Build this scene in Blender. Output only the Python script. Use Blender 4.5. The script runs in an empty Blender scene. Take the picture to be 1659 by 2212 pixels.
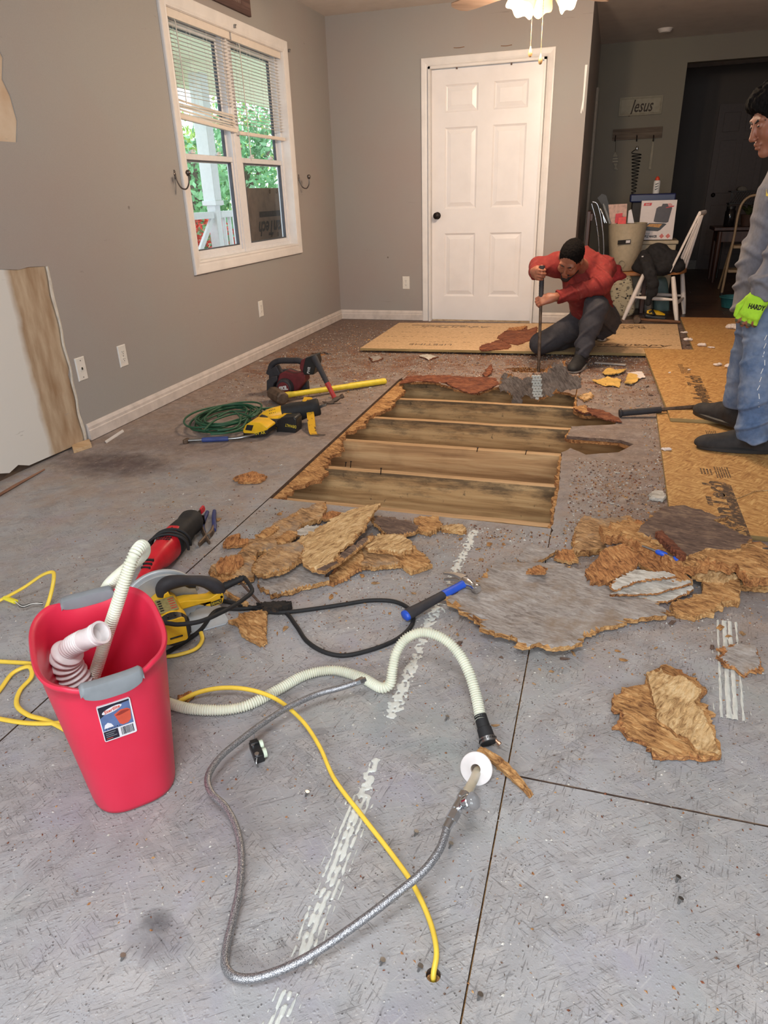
import bpy, bmesh, math, random
import numpy as np
from mathutils import Vector, Matrix, Euler, noise, geometry
# ---------------------------------------------------------------- camera, world, lights, exposure
SC = bpy.context.scene
COL = SC.collection
CAM_H, FOC, IW, IH = 1.13, 1488.955, 1659.0, 2212.0
CR = np.array([[0.95663481, 0.28965699, -0.03080053],
    [0.09453023, -0.40872501, -0.90774881],
    [-0.27552474, 0.86547253, -0.41838191]])      # rows: right, down, forward
cam_d = bpy.data.cameras.new('camera')
cam = bpy.data.objects.new('camera', cam_d)
COL.objects.link(cam)
cam_d.sensor_fit = 'VERTICAL'
cam_d.sensor_height = 24.0
cam_d.lens = FOC / IH * 24.0
cam_d.clip_start = 0.02
cam.matrix_world = Matrix(((CR[0][0], -CR[1][0], -CR[2][0], 0), (CR[0][1], -CR[1][1], -CR[2][1], 0),
       (CR[0][2], -CR[1][2], -CR[2][2], CAM_H), (0, 0, 0, 1)))
SC.camera = cam
SC.view_settings.view_transform = 'Standard'
SC.view_settings.look = 'None'
SC.view_settings.gamma = 1.0
SC.view_settings.use_curve_mapping = False
SC.view_settings.exposure = 0.12
wd = bpy.data.worlds.new('overcast_sky')
SC.world = wd
wd.use_nodes = True
wb_ = wd.node_tree.nodes['Background']
wb_.inputs[0].default_value = (0.80, 0.90, 1.0, 1)
wb_.inputs[1].default_value = 2.3
def area_light(name, loc, target, sx, sy, watts, color):
 d = bpy.data.lights.new(name, 'AREA')
 d.shape = 'RECTANGLE'
 d.size, d.size_y, d.energy, d.color = sx, sy, watts, color
 o = bpy.data.objects.new(name, d)
 COL.objects.link(o)
 o.location = loc
 o.rotation_euler = (Vector(target) - Vector(loc)).to_track_quat('-Z', 'Y').to_euler()
 return o
area_light('daylight_from_window_behind', (0.2, -1.9, 1.5), (-0.3, 3.0, 0.5), 2.6, 1.5, 104, (0.86, 0.94, 1.0))
area_light('added_ceiling_fill', (-0.1, -0.1, 2.48), (-0.1, -0.1, 0), 0.7, 0.7, 36, (0.92, 0.96, 1.0))  # added unseen fill light that evens out the room, not a known fixture
# ---------------------------------------------------------------- survey: a pixel of the photo on a known plane of the room
def _ray(px, py):
 return CR.T @ np.array([(px - IW / 2) / FOC, (py - IH / 2) / FOC, 1.0])
def gz(px, py, z=0.0):
 d = _ray(px, py)
 t = (z - CAM_H) / d[2]
 return Vector((d[0] * t, d[1] * t, z))
def gy(px, py, y):
 d = _ray(px, py)
 t = y / d[1]
 return Vector((d[0] * t, y, CAM_H + d[2] * t))
def gx(px, py, x):
 d = _ray(px, py)
 t = x / d[0]
 return Vector((x, d[1] * t, CAM_H + d[2] * t))
# ---------------------------------------------------------------- materials
def srgb(r, g, b):
 f = lambda c: ((c / 255 + .055) / 1.055) ** 2.4 if c > 10.3 else c / 255 / 12.92
 return (f(r), f(g), f(b), 1)
class NT:
 """a small node-tree writer"""
 def __init__(s, name):
  s.m = bpy.data.materials.new(name)
  s.m.use_nodes = True
  s.t = s.m.node_tree
  s.b = s.t.nodes['Principled BSDF']
  s.tc = s.t.nodes.new('ShaderNodeTexCoord')
 def L(s, a, b):
  s.t.links.new(a, b)
 def coords(s, scale=(1, 1, 1), rot=0, world=False, rot3=None):
  out = s.tc.outputs['Object']
  for k, val in (('Rotation', rot3 or (0, 0, rot)), ('Scale', scale)):     # turn first, then stretch
   mp = s.t.nodes.new('ShaderNodeMapping')
   mp.inputs[k].default_value = val
   s.L(out, mp.inputs[0])
   out = mp.outputs[0]
  return out
 def noise(s, vec, scale, detail=3, rough=.55, dist=0):
  n = s.t.nodes.new('ShaderNodeTexNoise')
  n.inputs['Scale'].default_value = scale
  n.inputs['Detail'].default_value = detail
  n.inputs['Roughness'].default_value = rough
  n.inputs['Distortion'].default_value = dist
  s.L(vec, n.inputs['Vector'])
  return n.outputs['Fac']
 def vor(s, vec, scale, feature='F1', out='Distance'):
  n = s.t.nodes.new('ShaderNodeTexVoronoi')
  n.feature = feature
  n.inputs['Scale'].default_value = scale
  s.L(vec, n.inputs['Vector'])
  return n.outputs[out]
 def ramp(s, fac, stops):
  r = s.t.nodes.new('ShaderNodeValToRGB')
  e = r.color_ramp.elements
  e[0].position, e[0].color = stops[0]
  e[1].position, e[1].color = stops[-1]
  for p, c in stops[1:-1]:
   q = e.new(p)
   q.color = c
  s.L(fac, r.inputs[0])
  return r.outputs[0]
 def step(s, fac, lo, hi):
  r = s.t.nodes.new('ShaderNodeMapRange')
  r.inputs['From Min'].default_value = lo
  r.inputs['From Max'].default_value = hi
  s.L(fac, r.inputs[0])
  return r.outputs[0]
 def mix(s, fac, a, b, mode='MIX'):
  n = s.t.nodes.new('ShaderNodeMix')
  n.data_type = 'RGBA'
  n.blend_type = mode
  for sock, v in ((n.inputs[0], fac), (n.inputs[6], a), (n.inputs[7], b)):
   if hasattr(v, 'is_output'):
    s.L(v, sock)
   else:
    sock.default_value = v
  return n.outputs[2]
 def math(s, op, a, b=0.0, c=0.0):
  n = s.t.nodes.new('ShaderNodeMath')
  n.operation = op
  for i, v in enumerate((a, b, c)):
   if hasattr(v, 'is_output'):
    s.L(v, n.inputs[i])
   else:
    n.inputs[i].default_value = v
  return n.outputs[0]
 def sep(s, vec):
  n = s.t.nodes.new('ShaderNodeSeparateXYZ')
  s.L(vec, n.inputs[0])
  return n.outputs
 def col(s, c):
  if hasattr(c, 'is_output'):
   s.L(c, s.b.inputs['Base Color'])
  else:
   s.b.inputs['Base Color'].default_value = c
 def bump(s, h, strength=.4, dist=.004, prev=None):
  n = s.t.nodes.new('ShaderNodeBump')
  n.inputs['Strength'].default_value = strength
  n.inputs['Distance'].default_value = dist
  s.L(h, n.inputs['Height'])
  if prev is not None:
   s.L(prev, n.inputs['Normal'])
  s.L(n.outputs[0], s.b.inputs['Normal'])
  return n.outputs[0]
 def set(s, **k):
  for n, v in k.items():
   s.b.inputs[n.replace('_', ' ')].default_value = v
_plain = {}
def plain(name, rgb, rough=.5, metal=0.0, vary=.08, scale=30, bump=0.0, bscale=200, bdist=.001, sub=0.0, stretch=(1, 1, 1)):
 """a procedural material: one colour with slight mottling and fine relief"""
 if name in _plain:
  return _plain[name]
 n = NT(name)
 c = srgb(*rgb)
 v = n.coords(stretch)
 f = n.noise(v, scale, 4)
 d = tuple(min(1, max(0, x * (1 - 2.2 * vary))) for x in c[:3]) + (1,)
 l = tuple(min(1, x * (1 + 1.5 * vary)) for x in c[:3]) + (1,)
 n.col(n.ramp(f, [(.3, d), (.5, c), (.72, l)]))
 n.set(Roughness=rough, Metallic=metal)
 if sub:
  n.set(Subsurface_Weight=sub)
  n.b.inputs['Subsurface Radius'].default_value = (.01, .006, .004)
 if bump:
  n.bump(n.noise(v, bscale, 4), bump, bdist)
 _plain[name] = n.m
 return n.m
# ---------------------------------------------------------------- objects
def link(o, parent=None):
 COL.objects.link(o)
 if parent is not None:
  o.parent = parent
 return o
def tag(o, label=None, cat=None, group=None, kind=None):
 for k, v in (('label', label), ('category', cat), ('group', group), ('kind', kind)):
  if v:
   o[k] = v
 return o
def thing(name, label, cat, loc=(0, 0, 0), rotz=0.0, group=None, rot=None):
 o = bpy.data.objects.new(name, None)
 o.empty_display_size = .05
 link(o)
 o.location = loc
 o.rotation_euler = rot if rot is not None else (0, 0, rotz)
 return tag(o, label, cat, group)
class MB:
 """collects shapes, then becomes ONE mesh object"""
 def __init__(s):
  s.v, s.f, s.mi, s.cur = [], [], [], 0
 def add(s, verts, faces, mat=None, M=None):
  k = len(s.v)
  if M is not None:
   verts = [M @ Vector(p) for p in verts]
  s.v += [tuple(p) for p in verts]
  s.f += [tuple(i + k for i in f) for f in faces]
  s.mi += [s.cur if mat is None else mat] * len(faces)
  return s
 def box(s, c, size, rot=None, M=None, mat=None, taper=1.0):
  x, y, z = (a / 2 for a in size)
  R_ = Euler(rot).to_matrix() if rot else Matrix.Identity(3)
  vs = []
  for dz in (-1, 1):
   t = taper if dz > 0 else 1
   for dx, dy in ((-1, -1), (1, -1), (1, 1), (-1, 1)):
    vs.append(Vector(c) + R_ @ Vector((dx * x * t, dy * y * t, dz * z)))
  fs = [(3, 2, 1, 0), (4, 5, 6, 7), (0, 1, 5, 4), (1, 2, 6, 5), (2, 3, 7, 6), (3, 0, 4, 7)]
  return s.add(vs, fs, mat, M)
 def rings(s, rings, cap0=True, cap1=True, closed=False, mat=None, M=None):
  n = len(rings[0])
  vs = [p for r in rings for p in r]
  fs = []
  m = len(rings)
  for i in range(m if closed else m - 1):
   a, b = i * n, ((i + 1) % m) * n
   for j in range(n):
    k = (j + 1) % n
    fs.append((a + j, a + k, b + k, b + j))
  if cap0 and not closed:
   fs.append(tuple(range(n - 1, -1, -1)))
  if cap1 and not closed:
   fs.append(tuple((m - 1) * n + j for j in range(n)))
  return s.add(vs, fs, mat, M)
 def tube(s, path, r, seg=10, closed=False, mat=None, M=None, sx=1.0, caps=True):
  P = [Vector(p) for p in path]
  n = len(P)
  rr = r if hasattr(r, '__len__') else [r] * n
  T = []
  for i in range(n):
   a = P[(i - 1) % n] if (closed or i > 0) else P[0]
   b = P[(i + 1) % n] if (closed or i < n - 1) else P[-1]
   t = b - a
   T.append(t.normalized() if t.length > 1e-9 else Vector((0, 0, 1)))
  up = Vector((0, 0, 1)) if abs(T[0].z) < .9 else Vector((1, 0, 0))
  u = (up - T[0] * up.dot(T[0])).normalized()
  R_ = []
  for i in range(n):
   if i:
    u = (u - T[i] * u.dot(T[i]))
    u = u.normalized() if u.length > 1e-6 else T[i].orthogonal().normalized()
   w = T[i].cross(u)
   R_.append([P[i] + (u * math.sin(2 * math.pi * j / seg) + w * math.cos(2 * math.pi * j / seg) * sx) * rr[i] for j in range(seg)])
  return s.rings(R_, caps, caps, closed, mat, M)
 def cyl(s, a, b, r0, r1=None, seg=20, mat=None, M=None):
  return s.tube([a, b], [r0, r0 if r1 is None else r1], seg, mat=mat, M=M)
 def lathe(s, prof, seg=28, M=None, mat=None, a0=0.0, cap=True):
  """prof: (radius, z) from bottom to top, about local z"""
  R_ = [[Vector((r * math.cos(a0 + 2 * math.pi * j / seg), r * math.sin(a0 + 2 * math.pi * j / seg), z)) for j in range(seg)] for r, z in prof]
  return s.rings(R_, cap, cap, False, mat, M)
 def prism(s, pts, d0, d1, M=None, mat=None, holes=()):
  """outline in the local xy plane pushed from z=d0 to z=d1"""
  loops = [list(pts)] + [list(h) for h in holes]
  flat = [p for l in loops for p in l]
  tris = geometry.tessellate_polygon([[Vector((p[0], p[1], 0)) for p in l] for l in loops])
  n = len(flat)
  vs = [Vector((p[0], p[1], d1)) for p in flat] + [Vector((p[0], p[1], d0)) for p in flat]
  fs = []
  for t in tris:
   a, b, c = (flat[i] for i in t)
   t = t if (b[0] - a[0]) * (c[1] - a[1]) - (b[1] - a[1]) * (c[0] - a[0]) > 0 else (t[0], t[2], t[1])
   fs.append(tuple(t))
   fs.append((t[2] + n, t[1] + n, t[0] + n))
  k = 0
  for li, l in enumerate(loops):
   ar = sum(l[i][0] * l[(i + 1) % len(l)][1] - l[(i + 1) % len(l)][0] * l[i][1] for i in range(len(l)))
   for i in range(len(l)):
    a, b = k + i, k + (i + 1) % len(l)
    q = (a, a + n, b + n, b)
    fs.append(q if (ar > 0) == (li == 0) else q[::-1])
   k += len(l)
  return s.add(vs, fs, mat, M)
 def ell(s, c, rad, seg=20, ring=12, M=None, mat=None):
  R_ = []
  for i in range(ring + 1):
   t = math.pi * i / ring
   q = max(math.sin(t), .004)
   R_.append([Vector((c[0] + rad[0] * q * math.cos(2 * math.pi * j / seg), c[1] + rad[1] * q * math.sin(2 * math.pi * j / seg), c[2] - rad[2] * math.cos(t))) for j in range(seg)])
  return s.rings(R_, True, True, False, mat, M)
 def build(s, name, mats, parent=None, bevel=0.0, smooth=35, loc=None, segs=2, world=False):
  me = bpy.data.meshes.new(name)
  vs = s.v
  inv = None
  if world and parent is not None:        # vertices were given in world space
   inv = Matrix.LocRotScale(parent.location, parent.rotation_euler, None)
   if parent.parent is not None:
    pp = parent.parent
    inv = Matrix.LocRotScale(pp.location, pp.rotation_euler, None) @ inv
   inv = inv.inverted()
   vs = [inv @ Vector(p) for p in vs]
  if loc is not None:
   vs = [Vector(p) - Vector(loc) for p in vs]
  me.from_pydata([tuple(p) for p in vs], [], s.f)
  mats = mats if isinstance(mats, (list, tuple)) else [mats]
  for m in mats:
   me.materials.append(m)
  me.polygons.foreach_set('material_index', [min(i, len(mats) - 1) for i in s.mi])
  me.polygons.foreach_set('use_smooth', [smooth > 0] * len(s.f))
  if 0 < smooth < 180:
   me.set_sharp_from_angle(angle=math.radians(smooth))
  me.update()
  o = bpy.data.objects.new(name, me)
  link(o, parent)
  if loc is not None:
   o.location = loc
  if bevel:
   b = o.modifiers.new('edge', 'BEVEL')
   b.width, b.segments, b.limit_method, b.angle_limit = bevel, segs, 'ANGLE', math.radians(40)
   b.harden_normals = False
  return o
def copy_tree(o, parent=None):
 c = o.copy()
 link(c, parent)
 for ch in list(o.children):
  copy_tree(ch, c)
 return c
def spline(pts, step=.01, closed=False):
 """Catmull-Rom through pts, evenly resampled"""
 P = [np.array(p, float) for p in pts]
 n = len(P)
 out = []
 for i in range(n if closed else n - 1):
  p0 = P[(i - 1) % n] if (closed or i > 0) else 2 * P[0] - P[1]
  p1, p2 = P[i], P[(i + 1) % n]
  p3 = P[(i + 2) % n] if (closed or i < n - 2) else 2 * P[-1] - P[-2]
  d1 = max(np.linalg.norm(p1 - p0), 1e-6) ** .5
  d2 = max(np.linalg.norm(p2 - p1), 1e-6) ** .5
  d3 = max(np.linalg.norm(p3 - p2), 1e-6) ** .5
  m1 = (p1 - p0) / d1 - (p2 - p0) / (d1 + d2) + (p2 - p1) / d2
  m2 = (p2 - p1) / d2 - (p3 - p1) / (d2 + d3) + (p3 - p2) / d3
  m1, m2 = m1 * d2, m2 * d2
  k = max(2, int(np.linalg.norm(p2 - p1) / step * 2))
  for j in range(k):
   t = j / k
   out.append((2 * t**3 - 3 * t**2 + 1) * p1 + (t**3 - 2 * t**2 + t) * m1 + (-2 * t**3 + 3 * t**2) * p2 + (t**3 - t**2) * m2)
 out.append(P[0] if closed else P[-1])
 out = np.array(out)
 d = np.concatenate([[0], np.cumsum(np.linalg.norm(np.diff(out, axis=0), axis=1))])
 m = max(3, int(round(d[-1] / step)))
 s = np.linspace(0, d[-1], m + 1)
 r = np.stack([np.interp(s, d, out[:, i]) for i in range(3)], 1)
 return [Vector(p) for p in (r[:-1] if closed else r)]
def frame(origin, xdir, ydir):
 """matrix whose local x, y lie along xdir, ydir (z = x cross y)"""
 x = Vector(xdir).normalized()
 z = x.cross(Vector(ydir)).normalized()
 y = z.cross(x)
 return Matrix(((x.x, y.x, z.x, origin[0]), (x.y, y.y, z.y, origin[1]), (x.z, y.z, z.z, origin[2]), (0, 0, 0, 1)))
def lettering(body, size, M, mat, parent, name='lettering', shear=0.0, extrude=.0006, align='CENTER', bold=0.0, width=None, world=True, spacing=1.0):
 """text turned into a thin mesh laid on a surface; local x = reading direction, z = out of the surface"""
 c = bpy.data.curves.new('t', 'FONT')
 c.body, c.size, c.shear, c.extrude, c.offset = body, size, shear, extrude, bold
 c.align_x, c.align_y, c.resolution_u, c.space_character = align, 'CENTER', 2, spacing
 t = bpy.data.objects.new('t', c)
 COL.objects.link(t)
 dg = bpy.context.evaluated_depsgraph_get()
 me = bpy.data.meshes.new_from_object(t.evaluated_get(dg))
 bpy.data.objects.remove(t)
 bpy.data.curves.remove(c)
 co = np.empty(len(me.vertices) * 3)
 me.vertices.foreach_get('co', co)
 co = co.reshape(-1, 3)
 if width and len(co):
  co[:, 0] *= width / max(1e-6, co[:, 0].max() - co[:, 0].min())
 mb = MB()
 mb.add([M @ Vector(p) for p in co], [tuple(p.vertices) for p in me.polygons])
 bpy.data.meshes.remove(me)
 return mb.build(name, mat, parent, smooth=0, world=world)
def ragged(pts, step=.02, amp=.008, seed=0, scale=25):
 """an outline with torn edges: resampled and pushed about by noise"""
 out = []
 n = len(pts)
 for i in range(n):
  a, b = Vector(pts[i][:2]), Vector(pts[(i + 1) % n][:2])
  k = max(1, int((b - a).length / step))
  for j in range(k):
   p = a.lerp(b, j / k)
   q = noise.noise_vector(Vector((p.x * scale, p.y * scale, seed * 7.3))) + .5 * noise.noise_vector(Vector((p.x * scale * 3.1, p.y * scale * 3.1, seed * 3.1 + 9)))
   out.append((p.x + q.x * amp, p.y + q.y * amp))
 return out
# ---------------------------------------------------------------- organic shapes: blended distance fields turned into one surface
class Field:
 def __init__(s, lo, hi, h):
  s.lo, s.h = np.array(lo, float), h
  s.n = np.ceil((np.array(hi) - s.lo) / h).astype(int) + 1
  s.D = np.full(s.n, .2, np.float32)
 def _slice(s, lo, hi):
  a = np.clip(np.floor((np.array(lo) - s.lo) / s.h).astype(int), 0, s.n)
  b = np.clip(np.ceil((np.array(hi) - s.lo) / s.h).astype(int) + 1, 0, s.n)
  if (b <= a).any():
   return None, None
  g = [(s.lo[i] + s.h * np.arange(a[i], b[i])).astype(np.float32) for i in range(3)]
  return tuple(slice(a[i], b[i]) for i in range(3)), (g[0][:, None, None], g[1][None, :, None], g[2][None, None, :])
 def _put(s, sl, d, k, cut):
  A = s.D[sl]
  if cut:
   d = -d
   h = np.maximum(k - np.abs(A - d), 0) / max(k, 1e-6)
   s.D[sl] = np.maximum(A, d) + h * h * k * .25
  else:
   h = np.maximum(k - np.abs(A - d), 0) / max(k, 1e-6)
   s.D[sl] = np.minimum(A, d) - h * h * k * .25
 def cap(s, a, b, r0, r1=None, k=.02, cut=False, flat=None):
  """tapered capsule; flat = (direction, factor) squashes it along a direction"""
  a, b = np.array(a, float), np.array(b, float)
  r1 = r0 if r1 is None else r1
  m = max(r0, r1) + k + 2 * s.h + .01
  sl, g = s._slice(np.minimum(a, b) - m, np.maximum(a, b) + m)
  if sl is None:
   return s
  ab = b - a
  L = max(ab @ ab, 1e-9)
  px, py, pz = g[0] - a[0], g[1] - a[1], g[2] - a[2]
  t = np.clip((px * ab[0] + py * ab[1] + pz * ab[2]) / L, 0, 1)
  qx, qy, qz = px - t * ab[0], py - t * ab[1], pz - t * ab[2]
  d2 = qx * qx + qy * qy + qz * qz
  if flat is not None:
   n = np.array(flat[0], float)
   n /= np.linalg.norm(n)
   c = qx * n[0] + qy * n[1] + qz * n[2]
   d2 = d2 + (flat[1] ** 2 - 1) * c * c
  s._put(sl, np.sqrt(d2) - (r0 + (r1 - r0) * t), k, cut)
  return s
 def chain(s, pts, rs, k=.02, flat=None):
  for i in range(len(pts) - 1):
   s.cap(pts[i], pts[i + 1], rs[i], rs[i + 1], k, False, flat)
  return s
 def ell(s, c, rad, axes=None, k=.02, cut=False):
  c, rad = np.array(c, float), np.array(rad, float)
  m = rad.max() + k + 2 * s.h + .01
  sl, g = s._slice(c - m, c + m)
  if sl is None:
   return s
  A = np.array(axes, float) if axes is not None else np.eye(3)
  p = [g[i] - c[i] for i in range(3)]
  q = [(p[0] * A[i][0] + p[1] * A[i][1] + p[2] * A[i][2]) / rad[i] for i in range(3)]
  k0 = np.sqrt(q[0] ** 2 + q[1] ** 2 + q[2] ** 2)
  k1 = np.sqrt((q[0] / rad[0]) ** 2 + (q[1] / rad[1]) ** 2 + (q[2] / rad[2]) ** 2) + 1e-6
  s._put(sl, k0 * (k0 - 1) / k1, k, cut)
  return s
 def plane_cut(s, p, n, k=.004):
  """removes what lies on the side n points to"""
  n = np.array(n, float)
  n /= np.linalg.norm(n)
  sl, g = s._slice(s.lo, s.lo + s.n * s.h)
  d = -((g[0] - p[0]) * n[0] + (g[1] - p[1]) * n[1] + (g[2] - p[2]) * n[2])
  s._put(sl, d, k, True)
  return s
 def ball_cut(s, c, r, keep=False):
  return s.ell(c, (r, r, r), None, .006, True)
 def mesh(s, relax=2):
  D = s.D
  D[0], D[-1], D[:, 0], D[:, -1], D[:, :, 0], D[:, :, -1] = .2, .2, .2, .2, .2, .2
  I = D < 0
  cs = [I[dx:I.shape[0] - 1 + dx, dy:I.shape[1] - 1 + dy, dz:I.shape[2] - 1 + dz] for dx in (0, 1) for dy in (0, 1) for dz in (0, 1)]
  cnt = sum(c.astype(np.int8) for c in cs)
  act = (cnt > 0) & (cnt < 8)
  idx = np.full(act.shape, -1, np.int32)
  cell = np.argwhere(act)
  idx[act] = np.arange(len(cell))
  off = np.array([(dx, dy, dz) for dx in (0, 1) for dy in (0, 1) for dz in (0, 1)])
  val = np.stack([D[cell[:, 0] + o[0], cell[:, 1] + o[1], cell[:, 2] + o[2]] for o in off], 1)
  acc, n = np.zeros((len(cell), 3)), np.zeros(len(cell))
  for i in range(8):
   for j in range(i + 1, 8):
    if abs(off[i] - off[j]).sum() != 1:
     continue
    m = (val[:, i] < 0) != (val[:, j] < 0)
    t = np.where(m, val[:, i] / np.where(m, val[:, i] - val[:, j], 1), 0)
    acc += np.where(m[:, None], off[i] + t[:, None] * (off[j] - off[i]), 0)
    n += m
  V = (cell + acc / n[:, None]) * s.h + s.lo
  F = []
  for ax in range(3):
   u, w = [(1, 2), (2, 0), (0, 1)][ax]
   sl0, sl1 = [slice(None)] * 3, [slice(None)] * 3
   sl0[ax], sl1[ax] = slice(0, -1), slice(1, None)
   A, B = I[tuple(sl0)], I[tuple(sl1)]
   for m, flip in ((A & ~B, False), (~A & B, True)):
    e = np.argwhere(m)
    e = e[(e[:, u] > 0) & (e[:, w] > 0) & (e[:, u] < idx.shape[u]) & (e[:, w] < idx.shape[w])]
    q = []
    for du, dw in ((-1, -1), (0, -1), (0, 0), (-1, 0)):
     c = e.copy()
     c[:, u] += du
     c[:, w] += dw
     q.append(idx[c[:, 0], c[:, 1], c[:, 2]])
    q = np.stack(q, 1)
    F.append(q[:, ::-1] if flip else q)
  F = np.concatenate(F)
  for _ in range(relax):
   S, c = np.zeros_like(V), np.zeros(len(V))
   for i in range(4):
    a, b = F[:, i], F[:, (i + 1) % 4]
    for p, q in ((a, b), (b, a)):
     S += np.stack([np.bincount(p, V[q, k], len(V)) for k in range(3)], 1)
     c += np.bincount(p, minlength=len(V))
   V = V * .5 + .5 * S / np.maximum(c, 1)[:, None]
  return V, F
 def build(s, name, mats, parent=None, relax=2, disp=None, mi=None):
  V, F = s.mesh(relax)
  if disp is not None:
   N = np.zeros_like(V)
   fn = np.cross(V[F[:, 2]] - V[F[:, 0]], V[F[:, 3]] - V[F[:, 1]])
   for i in range(4):
    for k in range(3):
     N[:, k] += np.bincount(F[:, i], fn[:, k], len(V))
   N /= np.linalg.norm(N, axis=1)[:, None] + 1e-9
   V = V + N * disp(V)[:, None]
  me = bpy.data.meshes.new(name)
  org = np.array(parent.location) if parent is not None else V.mean(0)
  vl = (V - org).astype(np.float32)
  me.vertices.add(len(V))
  me.vertices.foreach_set('co', vl.ravel())
  me.loops.add(len(F) * 4)
  me.polygons.add(len(F))
  me.loops.foreach_set('vertex_index', F.ravel().astype(np.int32))
  me.polygons.foreach_set('loop_start', np.arange(0, len(F) * 4, 4, dtype=np.int32))
  me.update(calc_edges=True)
  mats = mats if isinstance(mats, (list, tuple)) else [mats]
  for m in mats:
   me.materials.append(m)
  if mi is not None:
   me.polygons.foreach_set('material_index', mi(V[F].mean(1)).astype(np.int32))
  me.polygons.foreach_set('use_smooth', np.ones(len(F), bool))
  me.validate()
  o = bpy.data.objects.new(name, me)
  link(o, parent)
  if parent is None:
   o.location = org
  return o
def nfield(V, freq, seed=0, stretch=(1, 1, 1)):
 """cheap smooth noise over many points: a few rotated sine waves"""
 r = np.random.RandomState(seed)
 out = np.zeros(len(V))
 P = V * np.array(stretch)
 for _ in range(7):
  d = r.normal(size=3)
  d /= np.linalg.norm(d)
  w = r.normal(size=3)
  out += np.sin((P @ d) * freq * r.uniform(.6, 1.5) + 1.7 * np.sin((P @ w) * freq * .4 + r.uniform(0, 6)) + r.uniform(0, 6))
 return out / 4
# ================================================================ THE SETTING
XL, YB, ZC = -2.515, 6.70, 2.53           # left wall, back wall, ceiling
XR, YF = 3.3, -2.3                        # walls out of the frame
YH, YE = 9.2, 11.5                        # wall of the dining end, end of the hall
def m_wall(name, rgb, blotch=(150, 138, 132), marks=True):
 n = NT(name)
 v = n.coords()
 c = n.mix(n.step(n.noise(v, .9, 3), .4, .65), srgb(*rgb), srgb(*blotch))
 c = n.mix(n.math('MULTIPLY', n.step(n.noise(v, 700, 2), .45, .7), .12), c, srgb(60, 55, 52))
 if marks:
  d = n.vor(v, 2.6)
  c = n.mix(n.math('MULTIPLY', n.step(d, .03, .018), n.step(n.noise(v, 1.7, 1), .5, .52)), c, srgb(92, 84, 80))
  sc = n.noise(n.coords((1, 3, 14)), 1.6, 5)
  c = n.mix(n.math('MULTIPLY', n.step(sc, .70, .74), .35), c, srgb(110, 102, 98))
 n.col(c)
 n.set(Roughness=.62)
 n.bump(n.noise(v, 160, 3), .12, .002)
 return n.m
WALL = m_wall('grey_wall_paint', (158, 155, 152), (160, 150, 146))
CEIL = plain('ceiling_paint', (214, 206, 200), .85, vary=.03, scale=6, bump=.3, bscale=90, bdist=.003)
TRIM = plain('white_trim_paint', (226, 222, 220), .38, vary=.03, scale=9, bump=.05, bscale=60)
BASEB = plain('scuffed_baseboard_paint', (206, 196, 190), .5, vary=.07, scale=14, bump=.1, bscale=70)
DOORP = plain('white_door_paint', (232, 229, 230), .33, vary=.02, scale=5, bump=.1, bscale=240, bdist=.0006)
VINYL = plain('white_vinyl', (222, 222, 226), .3, vary=.02)
DARKM = plain('blackened_metal', (40, 34, 32), .4, .8)
STEEL = plain('brushed_steel', (150, 150, 150), .32, .95, vary=.06, scale=60)
CHROME = plain('chrome', (205, 207, 210), .14, 1.0, vary=.03)
BLACKP = plain('black_plastic', (32, 31, 32), .45, vary=.12, bump=.1, bscale=400)
RUBBER = plain('black_rubber', (28, 28, 30), .7, vary=.15, bump=.2, bscale=500)
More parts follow.
